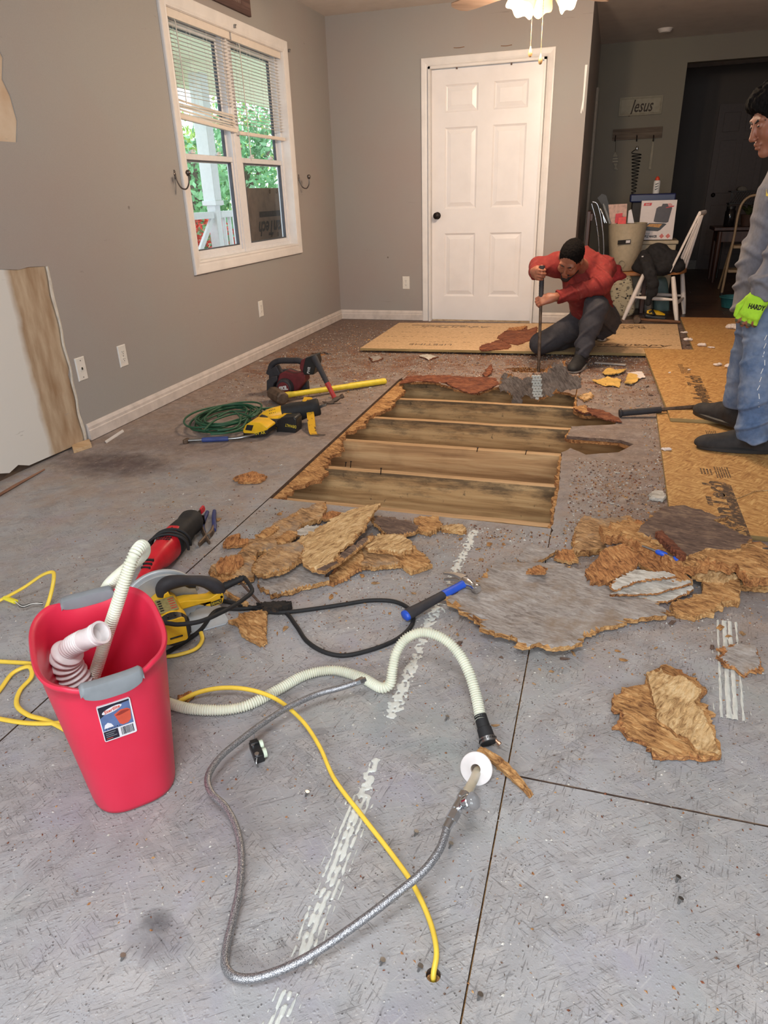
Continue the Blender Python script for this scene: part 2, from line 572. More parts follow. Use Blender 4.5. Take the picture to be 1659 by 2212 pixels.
def m_floor():
 n = NT('weathered_grey_subfloor')
 v = n.coords()
 C1 = lambda r: n.coords((1, 1, 1), r)
 big = n.noise(v, 1.7, 5, .6)
 c = n.ramp(big, [(.3, srgb(134, 131, 131)), (.45, srgb(155, 154, 155)), (.58, srgb(165, 164, 166)), (.75, srgb(150, 149, 154))])
 c = n.mix(n.math('MULTIPLY', n.step(n.noise(C1(.6), 5, 4), .52, .68), .6), c, srgb(152, 148, 160))
 c = n.mix(n.math('MULTIPLY', n.step(n.noise(C1(2.1), 3.1, 3), .55, .7), .6), c, srgb(152, 159, 155))
 st = None
 for rot, ph, sx in ((.5, 0, 4.2), (1.75, 3, 3.6), (-.6, 6, 4.6), (2.5, 1.3, 4.0)):
  m = n.step(n.noise(C1(ph), 8, 2), .50, .54)
  cell = n.vor(n.coords((1, sx, 1), rot), 9, 'F1', 'Color')
  tone = n.sep(cell)[0]
  c = n.mix(n.math('MULTIPLY', m, n.math('MULTIPLY', tone, .34)), c, n.mix(n.sep(cell)[1], srgb(126, 120, 118), srgb(188, 182, 178)))
  s = n.math('MULTIPLY', n.step(n.noise(n.coords((1.0, sx * 2.4, 1), rot), 26, 5, .65), .585, .66), m)
  st = s if st is None else n.math('MAXIMUM', st, s)
 c = n.mix(n.math('MULTIPLY', st, .5), c, srgb(92, 86, 84))
 for rot, sx in ((.75, 14), (2.2, 11), (-.35, 15)):
  s2 = n.noise(n.coords((1.0, sx, 1), rot), 12, 4, .55)
  c = n.mix(n.math('MULTIPLY', n.step(s2, .62, .70), .35), c, srgb(192, 188, 186))
 scr = n.math('MULTIPLY', n.step(n.noise(n.coords((1, 26, 1), -.62), 5, 4, .6), .645, .69), n.step(n.noise(C1(4), 4, 2), .48, .55))
 c = n.mix(n.math('MULTIPLY', scr, .4), c, srgb(78, 72, 72))
 xyz = n.sep(n.tc.outputs['Object'])
 wob = n.noise(v, 2.3, 5, .65)
 far = n.step(n.math('ADD', xyz[1], n.math('MULTIPLY', wob, 2.2)), 3.0, 4.6)
 near_right = n.math('MULTIPLY', n.step(n.math('ADD', xyz[0], n.math('MULTIPLY', wob, .8)), .2, .6), n.step(n.math('ADD', xyz[1], n.math('MULTIPLY', wob, .9)), 1.9, 2.9))
 dirt = n.math('MAXIMUM', far, near_right)
 mid_ = n.math('MULTIPLY', n.step(n.math('ADD', xyz[1], n.math('MULTIPLY', wob, 1.6)), 2.0, 2.9), n.step(n.noise(v, 5, 5, .7), .42, .62))
 c = n.mix(n.math('MULTIPLY', mid_, .45), c, srgb(168, 142, 118))
 c = n.mix(n.math('MULTIPLY', dirt, .70), c, n.ramp(n.noise(v, 16, 6, .75), [(.3, srgb(92, 70, 60)), (.5, srgb(138, 114, 100)), (.7, srgb(176, 156, 142))]))
 back = n.step(n.math('ADD', xyz[1], n.math('MULTIPLY', wob, 1.4)), 5.2, 6.4)
 c = n.mix(n.math('MULTIPLY', back, .6), c, n.ramp(n.noise(v, 22, 5, .7), [(.35, srgb(66, 48, 44)), (.65, srgb(124, 98, 88))]))
 rx = n.math('MULTIPLY', n.step(n.math('ADD', xyz[1], n.math('MULTIPLY', wob, .8)), 4.55, 4.9), n.step(xyz[1], 5.6, 5.1))
 rot_ = n.math('MULTIPLY', n.math('MULTIPLY', rx, n.step(n.noise(v, 5.5, 6, .75), .47, .60)), .8)
 c = n.mix(rot_, c, n.ramp(n.noise(v, 45, 5, .7), [(.35, srgb(72, 40, 28)), (.65, srgb(150, 96, 64))]))
 for cx, cy, rx_, ry_, ca, k in ((-2.16, 2.58, .34, .17, (78, 62, 62), .85), (-2.05, 2.9, .5, .16, (104, 88, 84), .5), (-.64, .63, .03, .022, (60, 58, 62), .75), (-.62, .60, .055, .04, (96, 92, 96), .5), (-.9, .95, .5, .3, (120, 114, 116), .3)):
  dx = n.math('DIVIDE', n.math('SUBTRACT', xyz[0], cx), rx_)
  dy = n.math('DIVIDE', n.math('SUBTRACT', xyz[1], cy), ry_)
  r2 = n.math('ADD', n.math('MULTIPLY', dx, dx), n.math('MULTIPLY', dy, dy))
  r2 = n.math('ADD', r2, n.math('MULTIPLY', n.noise(v, 14, 5, .7), 2.4))
  c = n.mix(n.math('MULTIPLY', n.step(r2, 2.5, 1.1), k), c, srgb(*ca))
 d1 = n.vor(v, 110)
 pick = n.step(n.noise(v, 30, 3), .50, .58)
 c = n.mix(n.math('MULTIPLY', n.step(d1, .18, .12), n.math('MULTIPLY', pick, .8)), c, srgb(62, 58, 58))
 d0 = n.vor(C1(.4), 260)
 c = n.mix(n.math('MULTIPLY', n.step(d0, .24, .15), n.math('MULTIPLY', n.step(n.noise(C1(.3), 7, 3), .53, .62), .75)), c, srgb(70, 68, 74))
 d2 = n.vor(C1(.9), 90)
 c = n.mix(n.math('MULTIPLY', n.step(d2, .13, .08), n.step(n.noise(C1(2.2), 21, 2), .54, .58)), c, srgb(214, 210, 204))
 d3 = n.vor(n.coords((1, 1.7, 1), 1.9), 34)
 c = n.mix(n.math('MULTIPLY', n.math('MULTIPLY', n.step(d3, .26, .20), dirt), n.step(n.noise(C1(1.2), 15, 2), .52, .56)), c, n.mix(n.noise(v, 19, 1), srgb(96, 70, 56), srgb(206, 188, 172)))
 n.col(c)
 n.set(Roughness=.8)
 h = n.math('ADD', n.math('MULTIPLY', n.math('MAXIMUM', st, scr), -.9), n.math('ADD', n.noise(v, 60, 6, .75), n.math('MULTIPLY', n.step(d1, .3, .1), .5)))
 n.bump(h, .55, .004)
 return n.m
FLOOR = m_floor()
def m_wood(name, dark, mid, light, along='x', scale=1.0, mold=False, rough=.75, bump=.35):
 n = NT(name)
 s = {'x': (1.2, 22, 22), 'y': (22, 1.2, 22), 'z': (22, 22, 1.2)}[along]
 v = n.coords(tuple(a * scale for a in s))
 g = n.noise(v, 1.3, 6, .62, .6)
 c = n.ramp(g, [(.28, srgb(*dark)), (.48, srgb(*mid)), (.7, srgb(*light))])
 w = n.coords((1, 1, 1))
 c = n.mix(n.math('MULTIPLY', n.step(n.noise(w, 4 * scale, 4), .55, .75), .45), c, srgb(*dark))
 if mold:
  z = n.sep(n.tc.outputs['Object'])[2]
  m = n.math('MULTIPLY', n.step(n.math('ADD', z, n.math('MULTIPLY', n.noise(n.coords((2.2, 3, 9)), 2.3, 5, .7), .40)), .09, .17), .72)
  c = n.mix(m, c, srgb(52, 44, 36))
  sp = n.noise(n.coords((8, 20, 5)), 5, 5, .75)
  c = n.mix(n.math('MULTIPLY', n.step(sp, .62, .68), .7), c, srgb(46, 42, 34))
 n.col(c)
 n.set(Roughness=rough)
 n.bump(g, bump, .003)
 return n.m
JOIST = m_wood('damp_joist_lumber', (128, 92, 56), (196, 154, 104), (226, 188, 136), 'x', mold=True)
JOIST2 = m_wood('clean_joist_lumber', (140, 98, 62), (200, 154, 106), (228, 188, 138), 'x')
JTOP = m_wood('fresh_joist_edge', (150, 116, 78), (186, 150, 108), (206, 172, 130), 'x')
def m_fibre(name, dark, mid, light, rot=.5, scale=1.0, bump=.9, spots=None):
 """torn particle board: short stretched fibres with deep relief"""
 n = NT(name)
 v = n.coords((3 * scale, 11 * scale, 11 * scale), rot)
 g = n.noise(v, 9, 6, .72, .8)
 w = n.noise(n.coords(), 14 * scale, 4, .6)
 c = n.ramp(n.math('ADD', n.math('MULTIPLY', g, .7), n.math('MULTIPLY', w, .3)), [(.38, srgb(*dark)), (.51, srgb(*mid)), (.64, srgb(*light))])
 if spots:
  c = n.mix(n.math('MULTIPLY', n.step(n.noise(n.coords(), 9, 5, .7), .50, .66), .75), c, srgb(*spots))
 n.col(c)
 n.set(Roughness=.9)
 n.bump(g, bump, .008)
 return n.m
RAW = m_fibre('raw_torn_fibre', (104, 62, 30), (196, 144, 88), (232, 190, 132))
RAW2 = m_fibre('orange_rotten_fibre', (96, 54, 28), (188, 128, 76), (224, 172, 112), 1.1)
PALE = m_fibre('pale_split_fibre', (140, 98, 56), (218, 178, 124), (242, 212, 164), 2.0)
GREYF = m_fibre('grey_board_face', (120, 110, 104), (162, 154, 148), (184, 178, 174), .3, 1.0, .35, spots=(140, 120, 100))
WHITEF = m_fibre('whitened_board_face', (150, 142, 132), (196, 190, 180), (220, 216, 208), .2, .8, .3)
BROWNF = m_fibre('brown_weathered_face', (76, 58, 50), (108, 86, 74), (150, 124, 100), .25, .8, .5)
MIXF = m_fibre('weathered_tan_face', (112, 82, 54), (188, 146, 100), (224, 188, 140), .4, 1.0, .8, spots=(146, 134, 122))
DIRTF = m_fibre('dirty_grey_face', (86, 74, 66), (128, 112, 100), (154, 140, 128), .9, 1.0, .6)
REDROT = m_fibre('red_rotten_fibre', (70, 34, 22), (132, 74, 48), (172, 112, 76), .2)
# ---------------------------------------------------------------- floor sheets
HOLE = [(-1.246, 2.362), (-.104, 2.335), (-.105, 2.735), (-.12, 3.17), (-.083, 3.235), (-.011, 3.165), (.134, 3.224), (.204, 3.355), (.147, 3.412),
  (.058, 3.413), (-.111, 3.418), (-.095, 3.58), (.124, 3.663), (.13, 3.782), (.084, 3.88), (-.035, 3.835), (-.085, 3.921),
  (-.098, 4.20), (-.25, 4.30), (-.40, 4.36), (-.574, 4.36), (-.686, 4.15), (-.825, 4.21), (-1.008, 4.367), (-1.171, 4.339), (-1.239, 4.40)]
HL1 = [(-2.10 + .075 * math.cos(a) * (1 + .3 * math.sin(3 * a)), 5.075 + .07 * math.sin(a) * (1 + .25 * math.cos(4 * a))) for a in [i * 2 * math.pi / 26 for i in range(26)]]
HL2 = [(-.43 + .16 * math.cos(a) * (1 + .15 * math.sin(5 * a)), 4.80 + .07 * math.sin(a) * (1 + .25 * math.cos(3 * a))) for a in [i * 2 * math.pi / 30 for i in range(30)]]
HL3 = [(gz(936, 2106).x + .012 * math.cos(a), gz(936, 2106).y + .012 * math.sin(a)) for a in [i * 2 * math.pi / 14 for i in range(14)]]
FT = .016                                     # thickness of the top sheet
SUB_T = .019                                  # thickness of the sheet beneath
def slab(name, outline, z1, z0, mats, parent=None, holes=(), kind=None):
 mb = MB()
 mb.prism(outline, z0, z1, holes=holes)
 nt = 0
 for i, f in enumerate(mb.f):
  mb.mi[i] = 0 if len(f) == 3 else 1
 o = mb.build(name, mats, parent, smooth=0)
 if kind:
  o['kind'] = kind
 return o
def torn_line(pts, step=.02, amp=.01, seed=0, scale=25):
 """an open torn edge; its two ends stay where they are"""
 out = []
 for i in range(len(pts) - 1):
  a, b = Vector(pts[i]), Vector(pts[i + 1])
  k = max(1, int((b - a).length / step))
  for j in range(k):
   p = a.lerp(b, j / k)
   if i or j:
    q = noise.noise_vector(Vector((p.x * scale, p.y * scale, seed * 7.3))) + .6 * noise.noise_vector(Vector((p.x * scale * 3, p.y * scale * 3, seed * 3.1 + 9)))
    p = p + Vector((q.x, q.y)) * amp
   out.append((p.x, p.y))
 return out + [tuple(pts[-1])]
lip = [(-1.225, 2.38)]
y = 2.40
rnd = random.Random(5)
while y < 4.38:
 base = -1.195 + .035 * math.sin((y - 2.4) * 5.1) + .02 * math.sin(y * 17)
 if y < 2.6:
  base -= .02
 lip.append((min(-1.10, base + rnd.uniform(-.014, .022)), y))
 y += rnd.uniform(.010, .022)
floor = slab('floor', [(XL - .1, -2.4), (XR, -2.4), (XR, 2.3), (-.10, 2.3), (-.10, 2.338), (-1.24, 2.365)] + lip +
    [(-1.235, 4.40), (-1.235, 4.60), (XR, 4.60), (XR, 6.95), (XL - .1, 6.95)], -FT, -FT - SUB_T, [RAW, RAW2], None, [HL1, HL2], 'structure')
slab('lower_board', [(XR, 2.28), (XR, 4.6), (-.098, 4.6)] + list(reversed(torn_line([(-.098, 2.28)] + [(p[0] - .012, p[1] + .006) for p in HOLE[1:18]], .02, .014, 8, 30))), -FT - .0005, -FT - SUB_T, [RAW, RAW2], floor)
G_ = .0014
SEAM = plain('dirty_sheet_edge', (84, 66, 54), .9, vary=.2, scale=40)
panels = [
 [(XL - .1, -2.4), (-1.25 - G_, -2.4), (-1.25 - G_, 2.36), (-1.262, 4.395), (-1.25 - G_, 4.45), (-1.25 - G_, 6.69), (XL - .1, 6.69)],
 [(-1.25 + G_, -2.4), (-.102 - G_, -2.4), (-.104, 2.337), (-1.246, 2.362)],
 [(-.102 + G_, -2.4), (1.117 - G_, -2.4), (1.117 - G_, 1.113), (-.102 + G_, 1.117)],
 [(-.102 + G_, 1.122), (1.117 - G_, 1.118), (1.117 - G_, 6.95), (-.102 + G_, 6.95), (-.102 + G_, 4.21)] + list(reversed(torn_line([(-.102 + G_, 2.30)] + HOLE[2:18], .025, .008, 4, 30))),
 [(-.106 - G_, 4.21), (-.106 - G_, 6.69), (-1.25 + G_, 6.69), (-1.25 + G_, 4.42)] + list(reversed(torn_line([(-.106 - G_, 4.21)] + HOLE[18:26], .02, .02, 6, 26)[1:])),
 [(1.117 + G_, -2.4), (XR, -2.4), (XR, 6.95), (1.117 + G_, 6.95)],
]
for i, p in enumerate(panels):
 hs = {0: [HL1], 1: [HL3], 4: [HL2]}.get(i, [])
 slab('floor_panel', p, 0, -FT, [FLOOR, RAW2 if i == 4 else BROWNF if i == 3 else SEAM], floor, hs)
for i, yy in enumerate((2.02, 2.42, 2.82, 3.215, 3.63, 4.045, 4.46, 4.87)):
 mb = MB()
 x0, x1 = -2.2, 1.6
 N = 60
 R_ = []
 for k in range(N + 1):
  x = x0 + (x1 - x0) * k / N
  w = .003 * noise.noise(Vector((x * 9, i, 0)))
  t = -.0355 - .004 * max(0, noise.noise(Vector((x * 5, i * 3.3, 2))))
  R_.append([Vector((x, w, -.275)), Vector((x, w, t)), Vector((x, .038 + w, t)), Vector((x, .038 + w, -.275))])
 mb.rings(R_)
 for k, f in enumerate(mb.f):
  if len(f) == 4 and k % 4 == 1:
   mb.mi[k] = 1
 o = mb.build('joist', [JOIST2 if i in (3,) else JOIST, JTOP], floor, smooth=0)
 o.location = (0, yy, 0)
gm = MB()
NX = 30
gv, gf = [], []
for a in range(NX + 1):
 for b in range(NX + 1):
  x, yv = -2.6 + 5.9 * a / NX, 1.4 + 4.4 * b / NX
  gv.append((x, yv, -.62 + .05 * noise.noise(Vector((x * 3, yv * 3, 0)))))
for a in range(NX):
 for b in range(NX):
  k = a * (NX + 1) + b
  gf.append((k, k + NX + 1, k + NX + 2, k + 1))
gm.add(gv, gf)
SOIL = plain('crawl_space_soil', (70, 56, 44), .95, vary=.2, scale=8, bump=.6, bscale=40, bdist=.02)
gm.build('soil', SOIL, floor, smooth=60)
for (px, py, z, hgt) in ((822, 1025, -.037, .03), (757, 1010, -.037, .03), (746, 1008, -.037, .02), (1030, 976, -.037, .02), (1135, 982, -.037, .02)):
 mb = MB()
 p = gz(px, py, z)
 mb.cyl((p.x, p.y, z), (p.x + .004, p.y, z + hgt), .0022, seg=6)
 mb.cyl((p.x + .004, p.y, z + hgt), (p.x + .004, p.y, z + hgt + .002), .005, seg=8)
 mb.build('nail', DARKM, floor)
for (px, py) in ((895, 1806), (970, 1832), (963, 1556), (822, 2085), (1465, 1952), (903, 2098), (1460, 1905), (262, 2075), (660, 1720), (1032, 2160)):
 mb = MB()
 p = gz(px, py)
 mb.cyl((p.x, p.y, -.001), (p.x + .003, p.y + .003, .009), .0022, seg=6)
 mb.cyl((p.x + .003, p.y + .003, .009), (p.x + .0035, p.y + .0035, .011), .0048, seg=10)
 mb.build('nail', STEEL, floor)
LAM = m_wood('dark_laminate', (52, 36, 30), (72, 50, 40), (92, 66, 52), 'x', .6, rough=.35, bump=.1)
k = 0
yy = 6.955
while yy < YE + .2:
 off = (k * .47) % 1.2
 x = -.35 - off
 while x < XR + .5:
  mb = MB()
  mb.box((x + .599, yy + .0945, -.008), (1.197, .188, .016))
  mb.build('floor_plank', LAM, floor, bevel=.0012, segs=1, smooth=0)
  x += 1.2
 yy += .19
 k += 1
# ---------------------------------------------------------------- walls
def wall_box(name, a, b, m, parent=None):
 mb = MB()
 c = [(p + q) / 2 for p, q in zip(a, b)]
 mb.box(c, [abs(q - p) for p, q in zip(a, b)])
 o = mb.build(name, m, parent, smooth=0)
 if parent is None:
  o['kind'] = 'structure'
 return o
WIN = (4.155, 5.73, .775, 2.135)               # clear opening of the window in y and z
skin = ([(2.83, -.012), (2.812, .25), (2.80, .36), (2.822, .40), (2.815, .62), (2.808, .80), (2.82, .872), (2.70, .880), (2.64, .874), (2.54, .886), (2.42, .883), (2.3, .893),
   (2.1, .89), (-2.4, .90), (-2.4, 1.385), (2.80, 1.385), (2.832, 1.47), (2.825, 1.56), (2.80, 1.62), (2.83, 1.70), (2.80, 1.78), (2.74, 1.84), (2.5, 1.90), (-2.4, 1.90),
   (-2.4, ZC), (YB, ZC), (YB, -.012)])
winhole = [(WIN[0], WIN[2]), (WIN[1], WIN[2]), (WIN[1], WIN[3]), (WIN[0], WIN[3])]
FW = frame((XL, 0, 0), (0, 1, 0), (0, 0, 1))   # local x = y, local y = z, local z = +x
mb = MB()
mb.prism(skin, -.004, 0, FW, holes=[winhole])
wall_left = mb.build('wall_left', WALL, None, smooth=0)
wall_left['kind'] = 'structure'
def m_board():
 n = NT('bare_wallboard')
 v = n.coords()
 xyz = n.sep(n.tc.outputs['Object'])
 w = n.math('MULTIPLY', n.noise(n.coords((1, 1, 1)), 7, 4), .05)
 yb = n.math('ADD', xyz[1], w)
 c = n.mix(n.step(yb, 2.575, 2.615), srgb(214, 212, 208), n.ramp(n.noise(n.coords((3, 9, 2)), 2, 4), [(.3, srgb(150, 122, 94)), (.6, srgb(184, 164, 140)), (.75, srgb(196, 180, 160))]))
 up = n.step(xyz[2], 1.2, 1.25)
 c = n.mix(up, c, n.ramp(n.noise(v, 6, 4), [(.35, srgb(196, 168, 140)), (.7, srgb(212, 196, 176))]))
 c = n.mix(n.math('MULTIPLY', n.step(n.noise(n.coords((1, 2, 10)), 2.4, 6), .66, .69), .5), c, srgb(150, 146, 140))
 n.col(c)
 n.set(Roughness=.8)
 n.bump(n.noise(v, 30, 4), .15, .002)
 return n.m
mb = MB()
core = [(-2.4, .045), (2.15, .03), (2.22, .055), (2.30, .028), (2.36, .045), (2.42, .02), (2.83, .008), (YB, .0), (YB, ZC), (-2.4, ZC)]
mb.prism(core, -.12, -.004, FW, holes=[winhole])
mb.build('bare_board', m_board(), wall_left, smooth=0)
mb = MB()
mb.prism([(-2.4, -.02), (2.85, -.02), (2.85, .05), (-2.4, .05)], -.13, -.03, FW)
mb.build('wall_base', plain('brown_sill_plate', (92, 74, 60), .9), wall_left, smooth=0)  # even brown strip behind the ragged foot of the wallboard
mb = MB()
R_ = []
for i in range(60):
 z = .872 - .86 * i / 59
 yv = 2.815 + .012 * noise.noise(Vector((z * 9, 0, 0)))
 R_.append([Vector((XL + .001, yv + .006, z)), Vector((XL + .004 + .003 * noise.noise(Vector((z * 20, 2, 0))), yv - .004, z)), Vector((XL + .001, yv - .012 - .008 * noise.noise(Vector((z * 6, 5, 0))), z)), Vector((XL - .002, yv, z))])
mb.rings(R_)
mb.build('torn_paper_edge', plain('torn_paper', (206, 200, 190), .9), wall_left)
DX0, DX1, DZ = -1.60, -.62, 2.095
mb = MB()
FB = frame((0, YB, 0), (1, 0, 0), (0, 0, 1))    # local x = x, local y = z, local z = -y (towards the room)
mb.prism([(XL - .12, -.012), (DX0, -.012), (DX0, DZ), (DX1, DZ), (DX1, -.012), (-.285, -.012), (-.285, ZC), (XL - .12, ZC)], -.12, 0, FB)
wall_back = mb.build('wall_back', WALL, None, smooth=0)
wall_back['kind'] = 'structure'
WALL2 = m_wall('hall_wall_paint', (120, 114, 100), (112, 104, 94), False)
mb = MB()
mb.box((-.345, (6.82 + YH) / 2, ZC / 2), (.12, YH - 6.82, ZC + .02))
mb.build('wall_return', WALL, None, smooth=0)['kind'] = 'structure'
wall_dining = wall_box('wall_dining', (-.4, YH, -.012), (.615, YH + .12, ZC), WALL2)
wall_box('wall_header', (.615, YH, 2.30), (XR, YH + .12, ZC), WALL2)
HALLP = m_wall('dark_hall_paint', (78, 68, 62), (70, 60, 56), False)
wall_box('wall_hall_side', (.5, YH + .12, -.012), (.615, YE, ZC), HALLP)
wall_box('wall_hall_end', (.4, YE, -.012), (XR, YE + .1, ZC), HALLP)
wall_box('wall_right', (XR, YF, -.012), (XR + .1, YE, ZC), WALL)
mb = MB()
mb.prism([(XL - .12, -.012), (XR, -.012), (XR, ZC), (XL - .12, ZC)], 0, .1, frame((0, YF - .1, 0), (1, 0, 0), (0, 0, 1)))
mb.build('wall_front', WALL, None, smooth=0)['kind'] = 'structure'
mb = MB()
mb.box(((XL + XR) / 2, (YF + YE) / 2, ZC + .05), (XR - XL + .3, YE - YF + .3, .1))
mb.build('ceiling', CEIL, None, smooth=0)['kind'] = 'structure'
mb = MB()
pts = [(-.318, 2.02), (-.300, 2.02), (-.304, 1.80), (-.306, 1.69), (-.314, 1.72), (-.318, 1.68), (-.326, 1.69), (-.316, 1.78)]
mb.prism(pts, 0, .004, FB)
mb.build('torn_corner_paper', TRIM, wall_back, smooth=0)
for a, b in ((-1.37, 2.245), (-1.0, 2.25)):
 mb = MB()
 mb.tube([gy(980 if a < -1.1 else 1082, 103 if a < -1.1 else 99, YB - .002) + Vector((t * .09, 0, -.004 * math.sin(t * 3.1))) for t in (0, .3, .6, 1)], .003, 5)
 mb.build('staple', plain('rusty_wire', (150, 118, 96), .6, .4), wall_back)
def baseboard(name, a, b, nrm, h=.085):
 L = (Vector(b) - Vector(a)).length
 x = (Vector(b) - Vector(a)).normalized()
 prof = [(0, 0), (.015, 0), (.015, h * .58), (.012, h * .64), (.012, h * .80), (.007, h * .93), (.004, h), (0, h)]
 mb = MB()
 R_ = [[Vector(a) + x * t + Vector(nrm) * p[0] + Vector((0, 0, p[1])) for p in prof] for t in np.linspace(0, L, 2)]
 mb.rings([r[::-1] for r in R_] if Vector(nrm).cross(x).z < 0 else R_)
 o = mb.build(name, BASEB, None, smooth=0)
 o['kind'] = 'structure'
 return o
baseboard('baseboard_left', (XL, 2.84, .004), (XL, YB, .004), (1, 0, 0), .088)
baseboard('baseboard_back', (XL, YB, .004), (-1.665, YB, .004), (0, -1, 0), .088)
baseboard('baseboard_corner', (-.55, YB, .004), (-.285, YB, .004), (0, -1, 0), .088)
mb = MB()
mb.box((1.5, YE - .008, .06), (2.4, .016, .12))
mb.build('baseboard_hall', plain('grey_hall_trim', (120, 114, 108), .6), None, smooth=0)['kind'] = 'structure'
mb = MB()
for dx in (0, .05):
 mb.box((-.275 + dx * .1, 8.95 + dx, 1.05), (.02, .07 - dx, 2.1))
mb.build('trim_1', plain('taupe_door_casing', (150, 138, 124), .5), None, smooth=0)['kind'] = 'structure'  # one even taupe colour over the whole casing
# ---------------------------------------------------------------- door_1 and its casing
def casing(path_in, w, d, F, name, m, kind=None, parent=None, closed=False):
 """mitred trim swept round an opening; path_in = inner corners in the local xy plane of F"""
 prof = [(0, 0), (0, d * .55), (w * .10, d * .72), (w * .2, d * .62), (w * .35, d * .78), (w * .8, d), (w * .95, d), (w, d * .7), (w, 0)]
 n = len(path_in)
 P = [Vector((p[0], p[1], 0)) for p in path_in]
 R_ = []
 for i in range(n):
  a = P[i - 1] if (i or closed) else None
  b = P[(i + 1) % n] if (i < n - 1 or closed) else None
  def nrm(p, q):
   t = (q - p).normalized()
   return Vector((t.y, -t.x, 0))
  if a is None:
   m_ = nrm(P[i], b)
  elif b is None:
   m_ = nrm(a, P[i])
  else:
   n1, n2 = nrm(a, P[i]), nrm(P[i], b)
   m_ = (n1 + n2) / (1 + n1.dot(n2))
  R_.append([F @ (P[i] + m_ * q[0] + Vector((0, 0, q[1]))) for q in prof])
 mb = MB()
 mb.rings(R_, closed=closed)
 o = mb.build(name, m, parent, smooth=0)
 bm = bmesh.new()
 bm.from_mesh(o.data)
 bmesh.ops.recalc_face_normals(bm, faces=bm.faces)
 bm.to_mesh(o.data)
 bm.free()
 if kind:
  o['kind'] = kind
 return o
cas = casing([(DX1 + .005, -.01), (DX1 + .005, DZ + .005), (DX0 - .005, DZ + .005), (DX0 - .005, -.01)], .062, .018, FB, 'trim_2', TRIM, 'structure')
mb = MB()
for c, s in (((DX0 + .009, YB + .04, DZ / 2), (.018, .16, DZ)), ((DX1 - .009, YB + .04, DZ / 2), (.018, .16, DZ)), (((DX0 + DX1) / 2, YB + .04, DZ - .009), (DX1 - DX0, .16, .018))):
 mb.box(c, s)
mb.build('door_jamb', TRIM, cas, smooth=0)
door = MB()
dx0, dx1, dz0, dz1 = DX0 + .020, DX1 - .020, .012, DZ - .022
dw, dh = dx1 - dx0, dz1 - dz0
sx = [.0, .125, .43, .57, .875, 1.0]
sz = [0, .105, .375, .475, .79, .845, .945, 1.0]
FD = frame((dx0, YB + .016, dz0), (1, 0, 0), (0, 0, 1))
gx_ = [a * dw for a in sx]
gz_ = [a * dh for a in sz]
for i in range(5):
 for j in range(7):
  x0, x1, z0, z1 = gx_[i], gx_[i + 1], gz_[j], gz_[j + 1]
  if i in (1, 3) and j in (1, 3, 5):
   R_ = []
   for ins, dep in ((0, 0), (.012, -.009), (.018, -.011), (.046, -.003), (.052, -.001)):
    R_.append([Vector((x0 + ins, z0 + ins, dep)), Vector((x1 - ins, z0 + ins, dep)), Vector((x1 - ins, z1 - ins, dep)), Vector((x0 + ins, z1 - ins, dep))])
   door.rings(R_, False, True, M=FD)
  else:
   door.add([(x0, z0, 0), (x1, z0, 0), (x1, z1, 0), (x0, z1, 0)], [(0, 1, 2, 3)], M=FD)
door.box((dw / 2, dh / 2, -.022), (dw, dh, .02), M=FD)
for a, b in (((0, 0), (dw, 0)), ((dw, 0), (dw, dh)), ((dw, dh), (0, dh)), ((0, dh), (0, 0))):
 door.add([(a[0], a[1], 0), (a[0], a[1], -.032), (b[0], b[1], -.032), (b[0], b[1], 0)], [(0, 1, 2, 3)], M=FD)
door_1 = door.build('door_1', DOORP, None, smooth=0)
door_1['kind'] = 'structure'
kp = gy(945, 466, YB + .016)
mb = MB()
MK = frame((kp.x, YB + .016, kp.z), (1, 0, 0), (0, 0, 1))
mb.lathe([(.031, 0), (.031, .004), (.027, .009), (.012, .012), (.011, .028), (.018, .034), (.027, .044), (.029, .054), (.024, .064), (.010, .069), (.001, .070)], 24, MK)
kb = mb.build('door_knob', DARKM, door_1)
for px, py in ((987, 146), (1105, 137)):
 p = gy(px, py, YB + .010)
 mb = MB()
 mb.box((p.x, YB + .006, p.z), (.012, .02, .022))
 mb.build('door_hook', plain('brown_metal', (96, 76, 66), .5, .5), door_1, bevel=.002)
# ---------------------------------------------------------------- window_1: casing, two double-hung units, glass
GLASS = NT('window_glass')
GLASS.set(Transmission_Weight=1.0, Roughness=0.0, IOR=1.12)
GLASS.col((.97, .99, .98, 1))
GLASS = GLASS.m
window = casing([(WIN[0], WIN[2]), (WIN[0], WIN[3]), (WIN[1], WIN[3]), (WIN[1], WIN[2])][::-1], .078, .018, FW, 'window_1', TRIM, 'structure', closed=True)
mb = MB()
y0, y1, z0, z1 = WIN
xa, xb = XL - .12, XL + .001
for c, s in ((((xa + xb) / 2, y0 - .004, (z0 + z1) / 2), (xb - xa, .012, z1 - z0 + .024)), (((xa + xb) / 2, y1 + .004, (z0 + z1) / 2), (xb - xa, .012, z1 - z0 + .024)),
    (((xa + xb) / 2, (y0 + y1) / 2, z0 - .004), (xb - xa, y1 - y0, .012)), (((xa + xb) / 2, (y0 + y1) / 2, z1 + .004), (xb - xa, y1 - y0, .012))):
 mb.box(c, s)
mb.build('window_jamb', TRIM, window, smooth=0)
def rect_frame(mb, ya, yb, za, zb, w, x0, x1, wt=None, wb=None):
 wt, wb = wt or w, wb or w
 xm, xd = (x0 + x1) / 2, abs(x1 - x0)
 mb.box((xm, (ya + yb) / 2, zb - wt / 2), (xd, yb - ya, wt))
 mb.box((xm, (ya + yb) / 2, za + wb / 2), (xd, yb - ya, wb))
 mb.box((xm, ya + w / 2, (za + zb) / 2), (xd, w, zb - za - wt - wb))
 mb.box((xm, yb - w / 2, (za + zb) / 2), (xd, w, zb - za - wt - wb))
mb = MB()
mb.box((XL - .085, 4.945, (z0 + z1) / 2), (.07, .075, z1 - z0))
